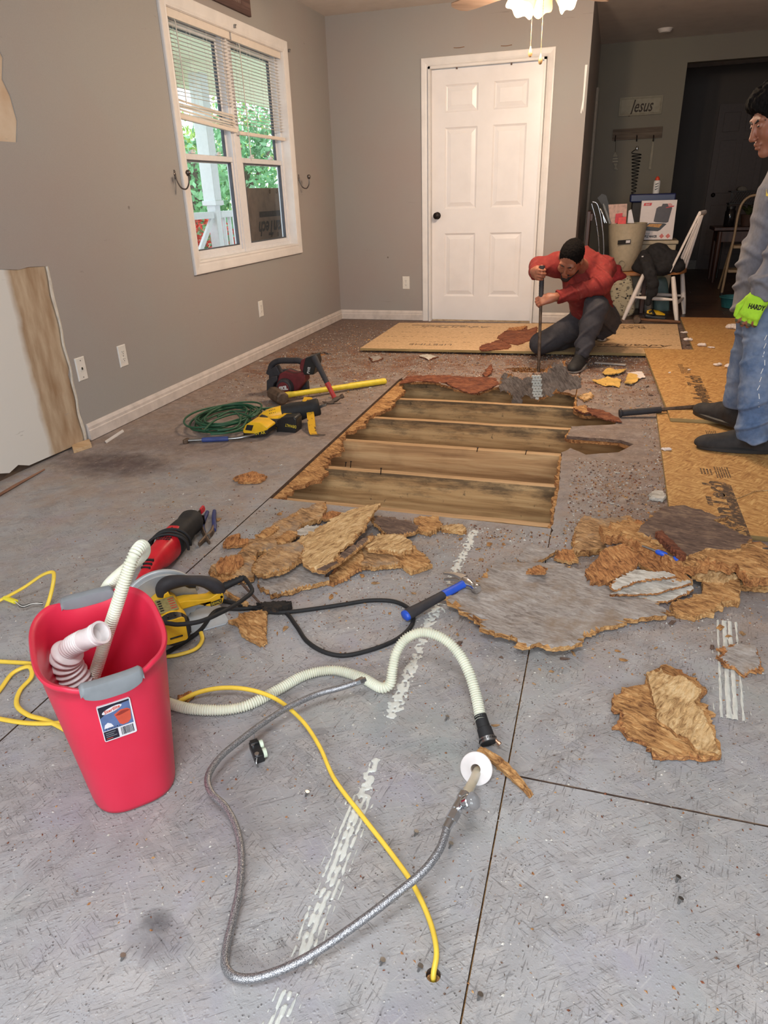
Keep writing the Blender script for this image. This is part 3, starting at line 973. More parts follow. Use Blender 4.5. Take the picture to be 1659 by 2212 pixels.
mb.build('mullion', VINYL, window, bevel=.003)
for ua, ub in ((y0, 4.9075), (4.9825, y1)):
 mb = MB()
 rect_frame(mb, ua, ub, z0, z1, .026, XL - .115, XL - .055)
 fr = mb.build('window_frame', VINYL, window, bevel=.002)
 for nm, za, zb, x0_, x1_ in (('upper_sash', 1.355, z1 - .026, XL - .113, XL - .092), ('lower_sash', z0 + .018, 1.40, XL - .088, XL - .064)):
  mb = MB()
  rect_frame(mb, ua + .026, ub - .026, za, zb, .030, x0_, x1_, .034, .036)
  sash = mb.build(nm, VINYL, window, bevel=.003)
  mb = MB()
  mb.box(((x0_ + x1_) / 2, (ua + ub) / 2, (za + zb) / 2), (.004, ub - ua - .1, zb - za - .06))
  mb.build('pane', GLASS, sash, smooth=0)
  mb = MB()
  ge = .006
  rect_frame(mb, ua + .056, ub - .056, za + .036, zb - .034, ge, x0_ - .001, x1_ + .001)
  mb.build('glazing_bead', plain('dark_spacer', (74, 74, 82), .5), sash, smooth=0)
 for q in (.28, .72):
  mb = MB()
  yy = ua + (ub - ua) * q
  mb.box((XL - .072, yy, 1.408), (.022, .05, .012))
  mb.cyl((XL - .072, yy, 1.414), (XL - .072, yy, 1.424), .009, .007, 12)
  mb.box((XL - .066, yy + .014, 1.422), (.008, .034, .006))
  mb.build('sash_lock', VINYL, window, bevel=.002)
# ---------------------------------------------------------------- blinds
SLAT = plain('cream_blind_slat', (226, 216, 206), .45, vary=.02, sub=.0)
def blind(label, ya, yb, zbot, gather, sag, wand):
 ob = thing('mini_blind', label, 'blind', (XL - .035, (ya + yb) / 2, z1))
 mb = MB()
 mb.box((XL - .030, (ya + yb) / 2, z1 - .020), (.036, yb - ya - .006, .038))
 mb.build('head_rail', SLAT, ob, bevel=.002, world=True)
 mb = MB()
 mb.box((XL - .012, (ya + yb) / 2, z1 - .024), (.006, yb - ya - .004, .044))
 mb.build('valance', SLAT, ob, bevel=.002, world=True)
 top, bot = z1 - .058, zbot + .03 + gather * .012
 n = int((top - bot) / .0205)
 w = .0125
 for k in range(n + gather):
  loose = k >= n
  zz = top - k * .0205 if not loose else bot - (k - n) * .017 + .004
  tilt = .10 if not loose else .75 + .1 * math.sin(k * 3)
  mb = MB()
  R_ = []
  for i in range(5):
   t = i / 4
   yv = ya + .006 + (yb - ya - .012) * t
   dz = (-sag * (t if loose else 0)) + (.003 * math.sin(k * 2.1 + t * 5) if loose else 0)
   sec = []
   for a, b in ((-w, 0), (0, .0022), (w, 0), (w, -.0009), (0, .0013), (-w, -.0009)):
    sec.append(Vector((XL - .034 + a * math.cos(tilt) - b * math.sin(tilt), yv, zz + dz + a * math.sin(tilt) * -1 + b * math.cos(tilt))))
   R_.append(sec)
  mb.rings(R_)
  mb.build('slat', SLAT, ob, smooth=0, world=True)
 mb = MB()
 R_ = []
 for t in (0, .5, 1):
  zz = zbot - sag * t
  R_.append([Vector((XL - .034 + a, ya + .006 + (yb - ya - .012) * t, zz + b)) for a, b in ((-.014, 0), (-.012, .016), (.012, .016), (.014, 0), (.012, -.006), (-.012, -.006))])
 mb.rings(R_)
 mb.build('bottom_rail', SLAT, ob, smooth=0, world=True)
 for t in (.12, .36, .62, .88):
  yv = ya + (yb - ya) * t
  mb = MB()
  for dx in (-.012, .012):
   mb.tube([(XL - .034 + dx, yv, z1 - .04), (XL - .034 + dx, yv, zbot - sag * t + .005)], .0009, 5)
  for k in range(n):
   mb.tube([(XL - .046, yv, top - k * .0205 - .001), (XL - .022, yv, top - k * .0205 - .003)], .0005, 4)
  mb.build('ladder_cord', SLAT, ob, world=True)
 if wand:
  mb = MB()
  yv = ya + .10
  mb.tube([(XL - .012, yv, z1 - .05), (XL - .006, yv, z1 - .06), (XL - .004, yv + .005, wand)], .0035, 8)
  mb.build('tilt_wand', plain('clear_wand', (206, 200, 192), .3), ob, world=True)
 return ob
blind('cream blind with gathered drooping lower slats over the window half with the porch post', y0 + .004, 4.925, 1.590, 5, .035, 1.66)
blind('cream blind hanging evenly over the window half with the brown board outside', 4.945, y1 - .004, 1.545, 0, 0, 1.38)
HOOKM = plain('antique_pewter', (112, 104, 100), .35, .9, vary=.1)
for yv, zc_, lab in ((4.015, 1.256, 'curved metal curtain hook on the window edge nearer the unpainted wall patch'), (5.876, 1.256, 'curved metal curtain hook on the window edge nearer the room corner')):
 t = thing('curtain_hook', lab, 'hook', (XL, yv, zc_), group='hooks beside the window')
 mb = MB()
 MX = frame((.0, 0, .02), (0, 1, 0), (0, 0, 1))
 mb.lathe([(.011, 0), (.011, .003), (.006, .005), (.005, .008)], 16, MX)
 mb.box((.002, 0, .02), (.004, .013, .05))
 mb.build('wall_plate', HOOKM, t, bevel=.001)
 mb = MB()
 mb.tube(spline([(.003, 0, .024), (.012, 0, -.02), (.035, 0, -.055), (.066, 0, -.060), (.088, 0, -.030), (.092, 0, .012)], .004), .0042, 10)
 mb.build('arm', HOOKM, t)
 mb = MB()
 mb.ell((.092, 0, .026), (.0155, .0155, .0155))
 mb.lathe([(.010, 0), (.012, .003), (.006, .006)], 16, Matrix.Translation((.092, 0, .008)))
 mb.build('ball_finial', HOOKM, t)
 mb = MB()
 mb.cyl((.001, 0, .042), (.006, 0, .042), .003, seg=8)
 mb.build('screw', STEEL, t)
IVORY = plain('white_outlet_plastic', (224, 220, 214), .35, vary=.02)
SLOT = plain('dark_slot', (40, 36, 34), .6)
def outlet(F, label, coax=False):
 """local x = along the wall, y = up, z = out"""
 t = thing('wall_outlet' if not coax else 'cable_plate', label, 'outlet' if not coax else 'wall plate', F.translation, group=None)
 mb = MB()
 w, h = .035, .0585
 R_ = []
 for ins, d in ((0, 0), (0, .002), (.003, .0055), (.005, .006)):
  R_.append([Vector((sx_ * (w - ins), sy_ * (h - ins), d)) for sx_, sy_ in ((-1, -1), (1, -1), (1, 1), (-1, 1))])
 mb.rings(R_, M=F)
 mb.build('cover_plate', IVORY, t, smooth=0, world=True)
 if coax:
  mb = MB()
  mb.lathe([(.015, .005), (.015, .0075), (.009, .0085), (.008, .0085), (.007, .004)], 20, F)
  mb.build('grommet', IVORY, t, world=True)
  mb = MB()
  mb.prism([(-.004, .008), (.003, .009), (.006, .003), (.004, -.004), (-.001, -.006), (-.004, 0)], .0084, .0092, F)
  mb.build('hole', SLOT, t, smooth=0, world=True)
 else:
  for s in (-1, 1):
   mb = MB()
   pts = [(.0165 * math.cos(a), max(-.0125, min(.0125, .0165 * math.sin(a))) + s * .0195) for a in [i * 2 * math.pi / 24 for i in range(24)]]
   mb.prism(pts, .005, .0078, F)
   rc = mb.build('receptacle', IVORY, t, smooth=0, world=True)
   mb = MB()
   for dx, hh in ((-.0062, .0085), (.0062, .0065)):
    mb.box((dx, s * .0195 + .003, .0079), (.0022, hh, .0008), M=F)
   mb.cyl(F @ Vector((0, s * .0195 - .0065, .0078)), F @ Vector((0, s * .0195 - .0065, .0083)), .0026, seg=10)
   mb.build('slots', SLOT, rc, smooth=0, world=True)
 for s in ((-1, 1) if coax else (0,)):
  mb = MB()
  mb.cyl(F @ Vector((0, s * .042, .0055)), F @ Vector((0, s * .042, .0072)), .003, seg=10)
  mb.build('screw', STEEL, t, world=True)
def FWl(y, z):
 return frame((XL, y, z), (0, 1, 0), (0, 0, 1))
outlet(FWl(2.892, .370), 'white cable wall plate with a dark centre hole beside the bare wallboard', True)
outlet(FWl(3.232, .364), 'white duplex outlet on the grey wall beside the cable plate')
outlet(FWl(4.95, .360), 'white duplex outlet on the grey wall below the window')
outlet(frame((-1.832, YB, .351), (1, 0, 0), (0, 0, 1)), 'white duplex outlet on the end wall beside the white door')
t = thing('wooden_sign', 'dark brown plank sign hung above the window', 'sign', (XL, 4.62, 2.37))
mb = MB()
mb.prism([(4.02, 2.262), (5.222, 2.262), (5.222, 2.49), (4.02, 2.49)], .001, .02, FW)
mb.build('plank', m_wood('dark_sign_wood', (62, 44, 42), (86, 64, 60), (110, 86, 80), 'y'), t, smooth=0, world=True, bevel=.002)
mb = MB()
for i in range(7):
 yv = 4.93 + i * .022
 mb.prism([(yv, 2.31), (yv + .006, 2.31), (yv + .010, 2.40 + .02 * math.sin(i * 2)), (yv + .003, 2.40)], .02, .0206, FW)
mb.build('faded_painted_marks', plain('faded_sign_paint', (150, 132, 124), .8), t, smooth=0, world=True)
for yv in (4.2, 5.05):
 mb = MB()
 mb.cyl((XL + .02, yv, 2.47), (XL + .023, yv, 2.47), .004, seg=8)
 mb.build('nail', DARKM, t, world=True)
for yv, zz in ((4.953, 2.165), (5.827, 2.155)):
 mb = MB()
 mb.box((XL + .02, yv, zz), (.012, .014, .02))
 mb.cyl((XL + .02, yv, zz + .01), (XL + .034, yv, zz + .006), .004, seg=8)
 mb.build('rod_bracket', STEEL, window, bevel=.001)
# ---------------------------------------------------------------- outside the window: porch and garden
PORCHW = plain('white_porch_paint', (226, 230, 232), .5, vary=.02)
SOFF = plain('cream_siding', (236, 238, 212), .6, vary=.03)
mb = MB()
mb.box((-4.0, 8.0, -.17), (2.7, 11.0, .14))
mb.build('porch_floor', plain('pale_porch_boards', (206, 202, 198), .7, vary=.05), None, smooth=0)['kind'] = 'structure'
mb = MB()
for k in range(13):
 mb.box((-2.75 - k * .15, 8.0, 2.50), (.146, 11.0, .02))
mb.box((-4.62, 8.0, 2.38), (.14, 11.0, .24))
mb.build('porch_ceiling', SOFF, None, smooth=0)['kind'] = 'structure'
mb = MB()
for k in range(22):
 mb.box((-2.665, 5.0, -.1 + .115 * k), (.03, .4, .11), taper=1)
gm = MB()
gv, gf = [], []
for a in range(25):
 for b in range(25):
  x, yv = -30 + 25.4 * a / 24, 2 + 34 * b / 24
  gv.append((x, yv, -.55 + .12 * noise.noise(Vector((x * .4, yv * .4, 0)))))
for a in range(24):
 for b in range(24):
  k = a * 25 + b
  gf.append((k, k + 25, k + 26, k + 1))
gm.add(gv, gf)
gm.build('lawn_ground', plain('pale_lawn', (150, 176, 132), .95, vary=.15, scale=2), None, smooth=60)['kind'] = 'structure'
t = thing('porch_post', 'white square porch post seen through the open lower window', 'post', (-4.4, 7.72, -.1))
mb = MB()
mb.box((-4.4, 7.74, 1.72), (.15, .15, 1.3))
mb.box((-4.4, 7.74, .5), (.11, .11, 1.25))
mb.box((-4.4, 7.74, 1.10), (.18, .18, .05))
mb.build('shaft', PORCHW, t, world=True, bevel=.004)
mb = MB()
mb.box((-4.4, 7.74, -.04), (.16, .16, .12))
mb.build('plinth', PORCHW, t, world=True, bevel=.004)
t = thing('porch_post', 'slim white porch post farther along the railing', 'post', (-4.4, 10.9, -.1))
mb = MB()
mb.box((-4.4, 10.9, 1.15), (.12, .12, 2.5))
mb.build('shaft', PORCHW, t, world=True, bevel=.004)
mb = MB()
mb.box((-4.4, 10.9, -.04), (.17, .17, .12))
mb.build('plinth', PORCHW, t, world=True, bevel=.004)
def railing(label, ya, yb, cross):
 t = thing('porch_railing', label, 'railing', (-4.4, ya, -.1))
 mb = MB()
 mb.box((-4.4, (ya + yb) / 2, .975), (.09, yb - ya, .07))
 mb.build('top_rail', PORCHW, t, world=True, bevel=.004)
 mb = MB()
 mb.box((-4.4, (ya + yb) / 2, .06), (.07, yb - ya, .07))
 mb.build('bottom_rail', PORCHW, t, world=True, bevel=.004)
 if cross:
  for a, b in (((ya, .10), (yb, .94)), ((ya, .94), (yb, .10))):
   mb = MB()
   d = Vector((0, b[0] - a[0], b[1] - a[1]))
   mb.box((-4.4 + (.012 if a[1] < .5 else -.012), (ya + yb) / 2, .52), (.03, d.length, .06), rot=(math.atan2(d.z, d.y), 0, 0))
   mb.build('cross_brace', PORCHW, t, world=True)
 else:
  yv = ya + .12
  while yv < yb:
   mb = MB()
   mb.box((-4.4, yv, .52), (.035, .035, .86))
   mb.build('baluster', PORCHW, t, world=True)
   yv += .13
railing('white railing with crossed braces outside the window', 6.74, 7.655, True)
railing('white railing with upright balusters beyond the porch post', 7.825, 10.815, False)
railing('white crossed railing mostly hidden behind the window side', 5.6, 6.66, True)
def leaves(mb, c, rad, n, size, rnd, shell=.55):
 for _ in range(n):
  d = Vector((rnd.gauss(0, 1), rnd.gauss(0, 1), rnd.gauss(0, 1))).normalized()
  r = shell + (1 - shell) * rnd.random()
  p = Vector(c) + Vector((d.x * rad[0], d.y * rad[1], d.z * rad[2])) * r
  u = Vector((rnd.gauss(0, 1), rnd.gauss(0, 1), rnd.gauss(0, 1))).normalized() * size * rnd.uniform(.6, 1.2)
  w = u.cross(Vector((rnd.gauss(0, 1), rnd.gauss(0, 1), rnd.gauss(0, 1)))).normalized() * size * .45
  mb.add([p - u, p + w, p + u, p - w], [(0, 1, 2, 3)])
LEAF = plain('fresh_leaf', (132, 182, 132), .6, vary=.25, scale=1.5, sub=0)
LEAF2 = plain('yellow_green_leaf', (168, 196, 104), .6, vary=.2, scale=1.5)
BARK = plain('grey_bark', (120, 104, 94), .9, vary=.2, bump=.5, bscale=30, bdist=.01)
rnd = random.Random(11)
for i, (x, yv, h, rr, lab, mt) in enumerate((
  (-9.0, 17.6, 2.6, 1.5, 'bushy green tree seen over the brown board outside the window', LEAF),
  (-8.5, 14.2, 2.3, 1.3, 'green tree behind the white porch post', LEAF),
  (-13, 25.5, 4.2, 2.2, 'tall pale green tree showing through the blind slats', LEAF2),
  (-12.5, 20.5, 2.6, 1.8, 'yellowish green tree beyond the bushy tree', LEAF2))):
 t = thing('garden_tree', lab, 'tree', (x, yv, -.6), group=None)
 mb = MB()
 mb.tube(spline([(x, yv, -.7), (x + .05, yv, h * .3), (x - .05, yv + .1, h * .8)], .3), [.16, .15] + [.1] * 40 if False else .13, 10)
 for a in (0, 2.1, 4.2):
  mb.tube([(x, yv, h * .45), (x + rr * .5 * math.cos(a), yv + rr * .5 * math.sin(a), h * .85)], [.07, .03], 8)
 mb.build('trunk', BARK, t, world=True)
 mb = MB()
 for _ in range(7):
  c = (x + rnd.uniform(-.6, .6) * rr, yv + rnd.uniform(-.6, .6) * rr, h * .62 + rnd.uniform(-.75, .8) * rr)
  leaves(mb, c, (rr * .6,) * 3, 330, .10, rnd)
 mb.build('foliage', mt, t, smooth=0, world=True)['kind'] = 'stuff'
PETAL = plain('scarlet_petal', (226, 74, 54), .6, vary=.15, scale=6)
for i, (yv, z, r_, lab) in enumerate(((7.45, .62, .36, 'red flowering bush beside the crossed railing'), (8.25, .60, .40, 'red flowering bush behind the porch post'), (6.75, .52, .36, 'red flowering bush below the window sill line'))):
 x = -4.85
 t = thing('flowering_bush', lab, 'flowers', (x, yv, -.55), group=None)
 mb = MB()
 for k in range(6):
  a = k * 1.05
  mb.tube([(x, yv, -.55), (x + .1 * math.cos(a), yv + .1 * math.sin(a), z)], [.015, .008], 6)
 mb.build('stems', plain('green_stem', (84, 120, 70), .7), t, world=True)
 mb = MB()
 leaves(mb, (x, yv, z - .12), (r_ * .9, r_ * .9, r_ * .9), 350, .05, rnd)
 mb.build('foliage', LEAF, t, smooth=0, world=True)['kind'] = 'stuff'
 mb = MB()
 leaves(mb, (x, yv, z), (r_, r_, r_ * .95), 1100, .036, rnd, .85)
 mb.build('blossoms', PETAL, t, smooth=0, world=True)['kind'] = 'stuff'
t = thing('leaning_board', 'brown panel with upside-down print leaning outside the window', 'board', (-2.93, 6.1, -.1))
mb = MB()
FO = frame((-2.93, 0, 0), (0, 1, 0), (.06, 0, 1))
mb.prism([(5.575, -.10), (6.75, -.10), (6.75, 1.212), (5.575, 1.212)], -.018, 0, FO)
BOARDB = plain('brown_printed_board', (140, 118, 104), .8, vary=.1, scale=14, bump=.3, bscale=120)
mb.build('panel', BOARDB, t, smooth=0, world=True)
INK = plain('faded_black_ink', (64, 58, 56), .8, vary=.2, scale=60)
FOu = lambda yv, z: frame(FO @ Vector((yv, z, .0008)), (0, -1, 0), (-.06, 0, -1))
lettering('AdvanTech', .16, FOu(6.12, .90), INK, t, 'printed_lettering', .25, bold=.004, width=.68)
mb = MB()
mb.prism([(5.80, .985), (6.5, .985), (6.5, 1.03), (5.80, 1.03)], 0, .0008, FO)
mb.build('printed_bar', INK, t, smooth=0, world=True)
for yy_ in (6.02, 6.16):
 for zz_ in (1.185, .835):
  mb = MB()
  mb.tube([FO @ Vector((yy_ + .012 * math.cos(a), zz_ + .016 * math.sin(a), .001)) for a in [i * .5236 for i in range(12)]], .002, 5, closed=True)
  mb.build('printed_ring', INK, t, world=True)
# ---------------------------------------------------------------- ceiling fan with its lit glass shades
FX, FY = -.475, 4.62
WARMW = plain('cream_fan_enamel', (214, 196, 176), .4, vary=.03)
BLADE = m_wood('pale_fan_blade', (110, 86, 70), (138, 112, 94), (156, 132, 114), 'x', .6, rough=.45, bump=.05)
fan = thing('ceiling_fan', 'cream ceiling fan with pale wooden blades and lit glass shades', 'fan', (FX, FY, ZC))
mb = MB()
mb.lathe([(.075, 0), (.07, -.035), (.03, -.055), (.014, -.06), (.014, -.14), (.05, -.15), (.10, -.175), (.115, -.21), (.115, -.275), (.09, -.31), (.06, -.33)], 32)
mb.build('motor_housing', WARMW, fan)
mb = MB()
mb.lathe([(.06, -.33), (.065, -.34), (.06, -.37), (.03, -.39), (.01, -.395)], 28)
mb.build('light_fitter', WARMW, fan)
for k in range(5):
 a = math.radians(142 - 76 * k)
 ca, sa = math.cos(a), math.sin(a)
 MF = Matrix.Rotation(a, 4, 'Z') @ Matrix.Translation((0, 0, -.375)) @ Matrix.Rotation(.2, 4, 'X')
 mb = MB()
 mb.prism([(.20, -.05), (.3, -.062), (.60, -.070), (.68, -.066), (.715, -.035), (.72, .0), (.715, .035), (.68, .066), (.60, .070), (.3, .062), (.20, .05)], -.003, .003, MF)
 bl = mb.build('blade', BLADE, fan, bevel=.001, smooth=0)
 mb = MB()
 mb.prism([(.10, -.014), (.19, -.012), (.25, -.032), (.27, 0), (.25, .032), (.19, .012), (.10, .014)], -.009, -.0035, MF)
 mb.build('blade_iron', WARMW, bl, bevel=.001, smooth=0)
SHADE = NT('lit_frosted_glass')
SHADE.col(srgb(150, 122, 84))
SHADE.b.inputs['Emission Color'].default_value = (1.0, .66, .30, 1)
lw = SHADE.t.nodes.new('ShaderNodeLayerWeight')
SHADE.L(SHADE.math('ADD', SHADE.math('MULTIPLY', SHADE.math('SUBTRACT', 1.0, lw.outputs['Facing']), 2.6), .42), SHADE.b.inputs['Emission Strength'])
SHADE = SHADE.m
for k, (ang, tilt) in enumerate(((226, 30), (338, 44), (100, 62))):
 a = math.radians(ang)
 d = Vector((math.cos(a), math.sin(a), 0))
 MS = Matrix.Translation(Vector((FX, FY, ZC - .36)) - Vector(fan.location) + d * .055) @ Matrix.Rotation(a, 4, 'Z') @ Matrix.Rotation(-math.radians(tilt), 4, 'Y') @ Matrix.Rotation(math.pi, 4, 'X')
 mb = MB()
 mb.lathe([(.02, -.01), (.024, .03), (.02, .05)], 16, MS)
 arm = mb.build('lamp_socket', WARMW, fan)
 mb = MB()
 seg = 48
 R_ = []
 for r, z in ((.022, .035), (.034, .05), (.05, .075), (.062, .105), (.066, .135), (.070, .16), (.080, .178)):
  w = max(0, (z - .11) / .07)
  R_.append([MS @ Vector((r * (1 + .06 * w * math.cos(6 * t)) * math.cos(t), r * (1 + .06 * w * math.cos(6 * t)) * math.sin(t), z + .008 * w * math.cos(6 * t))) for t in [2 * math.pi * j / seg for j in range(seg)]])
 R2 = [[p + (MS.to_3x3() @ Vector((0, 0, -.002))) for p in r] for r in R_]
 mb.rings(R_ + [[MS @ ((MS.inverted() @ p) * 1) for p in r] for r in reversed(R2[1:-1])], True, False)
 sh = mb.build('glass_shade', SHADE, fan)
 mb = MB()
 mb.ell((0, 0, .10), (.026, .026, .036), M=MS)
 em = NT('lit_bulb')
 em.col(srgb(255, 240, 210))
 em.b.inputs['Emission Color'].default_value = (1.0, .82, .52, 1)
 em.b.inputs['Emission Strength'].default_value = 12
 mb.build('bulb', em.m, sh)
 ld = bpy.data.lights.new('fan_lamp', 'POINT')
 ld.energy, ld.color, ld.shadow_soft_size = 40, (1.0, .78, .56), .05
 lo = bpy.data.objects.new('fan_lamp', ld)
 link(lo)
 lo.location = Vector(fan.location) + MS @ Vector((0, 0, .225))
for px, py0, py1, lab in ((1147, 62, 112, 0), (1172, 0, 128, 1)):
 yv = FY - .03
 p1 = gy(px - (4 if lab else 1), py1 - 10, yv)
 p0 = Vector((p1.x, yv, ZC - .38))
 mb = MB()
 mb.tube([p0, p1], .0010, 6)
 n = int((p0 - p1).length / .012)
 for i in range(n):
  q = p0.lerp(p1, i / n)
  mb.ell(q, (.0019, .0019, .0019), 6, 4)
 mb.lathe([(.002, .006), (.006, -.006), (.011, -.022), (.012, -.034), (.008, -.044), (.001, -.047)], 14, Matrix.Translation(p1))
 mb.build('pull_chain', plain('dull_brass', (150, 122, 84), .4, .6), fan, world=True)
# ================================================================ TORN BOARD, CHIPS AND SHEETS
CHAR = m_fibre('charred_fibre', (24, 22, 22), (46, 40, 36), (86, 66, 48), .4)
TOPS = {'raw': RAW, 'raw2': RAW2, 'pale': PALE, 'grey': GREYF, 'white': WHITEF, 'brown': BROWNF, 'red': REDROT, 'char': CHAR, 'mix': MIXF, 'dirt': DIRTF}
SN, SCAT = 'torn_board', 'scrap wood'
G1, G2 = 'torn board heap by the floor opening', 'torn board heap on the new panels'
def scrap(name, label, cat, pts, z=.0, thick=.014, top='grey', edge='raw', seed=0, jag=.006, tilt=(0, 0), amp=.004, peel=.35, group=None, z_of=None, cell=None, fit=None, px=True):
 """a torn piece of board from its outline (photo survey on the height z, or world points): ragged rim, split layers, uneven faces"""
 z_in = (fit if fit is not None else z + thick)
 W = [gz(p[0], p[1], z_in) for p in pts] if px else [Vector((p[0], p[1], 0)) for p in pts]
 cx, cy = sum(p.x for p in W) / len(W), sum(p.y for p in W) / len(W)
 big_ = 1.1 if group in (G1, G2) and seed != 31 else 1.0
 thick *= 1.25 if group in (G1, G2) else 1.0
 P = [((p.x - cx) * big_, (p.y - cy) * big_) for p in W]
 ar = sum(P[i][0] * P[(i + 1) % len(P)][1] - P[(i + 1) % len(P)][0] * P[i][1] for i in range(len(P)))
 if ar < 0:
  P = P[::-1]
 size = max(max(p[0] for p in P) - min(p[0] for p in P), max(p[1] for p in P) - min(p[1] for p in P))
 step = max(.005, min(.012, size / 26))
 ring = ragged(P, step * .6, jag, seed, 34)
 r_ = random.Random(seed + 1)
 gd = Vector((math.cos(.5 + seed), math.sin(.5 + seed)))
 ring = [tuple(Vector(p) + gd * (r_.random() ** 3 * jag * 2.4 * (1 if gd.dot(Vector(p)) > 0 else -1) * (.25 + abs(gd.dot(Vector(p).normalized())))) + Vector((r_.uniform(-1, 1), r_.uniform(-1, 1))) * jag * .22) for p in ring]
 cell = cell or max(.007, size / 22)
 r_ = random.Random(seed)
 n0 = len(ring)
 pts2 = [Vector(p) for p in ring]
 x0, x1 = min(p[0] for p in ring), max(p[0] for p in ring)
 y0_, y1_ = min(p[1] for p in ring), max(p[1] for p in ring)
 inner = ragged([(p[0] * .93, p[1] * .93) for p in P], step * 1.5, jag, seed + 5, 40)
 pts2 += [Vector(p) for p in inner]
 yy_ = y0_
 while yy_ < y1_:
  xx_ = x0
  while xx_ < x1:
   pts2.append(Vector((xx_ + r_.uniform(-.3, .3) * cell, yy_ + r_.uniform(-.3, .3) * cell)))
   xx_ += cell
  yy_ += cell
 vs, es, fs, ov, _, _ = geometry.delaunay_2d_cdt(pts2, [], [list(range(n0))], 1, 1e-5)
 used = sorted({i for f in fs for i in f})
 mp = {i: k for k, i in enumerate(used)}
 V = [vs[i] for i in used]
 F = [tuple(mp[i] for i in f) for f in fs]
 F = [f if (V[f[1]] - V[f[0]]).cross(V[f[2]] - V[f[0]]) > 0 else f[::-1] for f in F]
 cnt = {}
 for f in F:
  for a, b in zip(f, f[1:] + f[:1]):
   cnt[(a, b)] = 1
 border = [(a, b) for a, b in cnt if (b, a) not in cnt]
 bset = {a for a, b in border}
 bpts = np.array([[V[i].x, V[i].y] for i in bset])
 zt, zb, pl = [], [], []
 for i, p in enumerate(V):
  q = Vector((p.x * 14, p.y * 14, seed * 1.7))
  ed = 0 if i in bset else float(np.sqrt(((bpts - [p.x, p.y]) ** 2).sum(1)).min())
  base = z + p.x * tilt[0] + p.y * tilt[1] + (z_of(p.x, p.y) if z_of else 0)
  nz = noise.noise(q) * amp + noise.noise(q * 3.3) * amp * .45
  pe = noise.noise(Vector((p.x * 17, p.y * 17, seed + 40))) * 1.3 - ed / max(.010, size * .08) + .3
  pe = 1 if pe > .72 - peel else 0
  pl.append(pe)
  zt.append(base + thick + nz - pe * thick * (.30 + .25 * noise.noise(q * 2.3)))
  zb.append(base + nz * .4 + (.18 * thick if i in bset else 0))
 mb = MB()
 nv = len(V)
 mb.v = [(p.x, p.y, zt[i]) for i, p in enumerate(V)] + [(p.x, p.y, zb[i]) for i, p in enumerate(V)]
 for f in F:
  mb.f.append(f)
  mb.mi.append(1 if sum(pl[i] for i in f) >= 2 else 0)
  mb.f.append(tuple(i + nv for i in f[::-1]))
  mb.mi.append(1)
 mid = {}
 for a, b in border:
  for i in (a, b):
   if i not in mid:
    d = Vector((V[i].x, V[i].y)).normalized()
    o = noise.noise(Vector((V[i].x * 90, V[i].y * 90, seed))) * min(.006, size * .03)
    mid[i] = len(mb.v)
    mb.v.append((V[i].x + d.x * o, V[i].y + d.y * o, zb[i] + (zt[i] - zb[i]) * .5))
 for a, b in border:
  mb.f += [(b, a, mid[a], mid[b]), (mid[b], mid[a], a + nv, b + nv)]
  mb.mi += [1, 1]
 o = mb.build(name, [TOPS[top], TOPS[edge]], None, smooth=0)
 o.location = (cx, cy, 0)
 return tag(o, label, cat, group)
def zm(x0, y0, k, pts):
 """crop coordinates to photo coordinates"""
 return [(x0 + a * k, y0 + b * k) for a, b in pts]
A_ = lambda p: zm(400, 1060, .3978, p)
B_ = lambda p: zm(940, 1080, .4334, p)
scrap(SN, 'long grey-topped torn board spread under the heap nearest the floor opening', SCAT, A_([(735, 80), (745, 110), (700, 175), (620, 190), (600, 230), (540, 300), (400, 330), (385, 410), (380, 450), (300, 460), (180, 450), (170, 400), (215, 370), (300, 330), (330, 300), (390, 245), (480, 190), (560, 150), (640, 110)]), .004, .018, 'mix', 'raw', 1, peel=.45, amp=.006, group=G1)
scrap(SN, 'pale pointed torn board with rippled fibres lying uppermost on the heap', SCAT, A_([(1045, 97), (990, 165), (965, 215), (900, 275), (840, 310), (795, 370), (760, 400), (700, 405), (660, 380), (640, 330), (595, 285), (620, 265), (720, 215), (800, 170), (880, 130)]), .046, .011, 'pale', 'raw', 2, .006, (.04, .03), .007, .1, G1, fit=.057)
scrap(SN, 'tan torn slab overhanging the whitened board in the heap', SCAT, A_([(390, 400), (440, 340), (600, 290), (640, 330), (620, 360), (560, 410), (500, 435), (440, 440), (400, 430)]), .034, .018, 'mix', 'raw', 3, .006, (.03, .05), .004, .5, G1)
scrap(SN, 'whitened torn board with orange rim lowest at the front of the heap', SCAT, A_([(410, 450), (640, 400), (700, 410), (740, 470), (770, 490), (640, 515), (560, 545), (490, 550), (430, 520)]), .002, .016, 'grey', 'raw', 4, .006, (0, 0), .003, .25, G1)
scrap(SN, 'tan torn board arched between pale pointed board and dark slat', SCAT, A_([(975, 290), (1060, 250), (1190, 240), (1220, 280), (1215, 320), (1110, 330), (1000, 320)]), .024, .014, 'pale', 'raw', 5, .006, (-.05, 0), .006, .3, G1)
scrap(SN, 'squarish tan torn board with a black nail end at its tip', SCAT, A_([(1120, 320), (1230, 310), (1320, 400), (1220, 430), (1160, 370)]), .003, .016, 'raw', 'raw', 6, .005, (0, .06), .004, .2, G1)
scrap(SN, 'flat grey-brown torn board between dark slat and squarish tan piece', SCAT, A_([(950, 330), (1060, 305), (1160, 350), (1160, 400), (1060, 405), (950, 410)]), .004, .016, 'mix', 'raw', 7, .005, (0, 0), .003, .4, G1)
scrap(SN, 'curved tan torn board under the dark slat', SCAT, A_([(770, 480), (830, 400), (950, 340), (965, 370), (940, 420), (880, 455), (800, 485)]), .006, .014, 'raw', 'raw2', 8, .005, (.02, .08), .004, .3, G1)
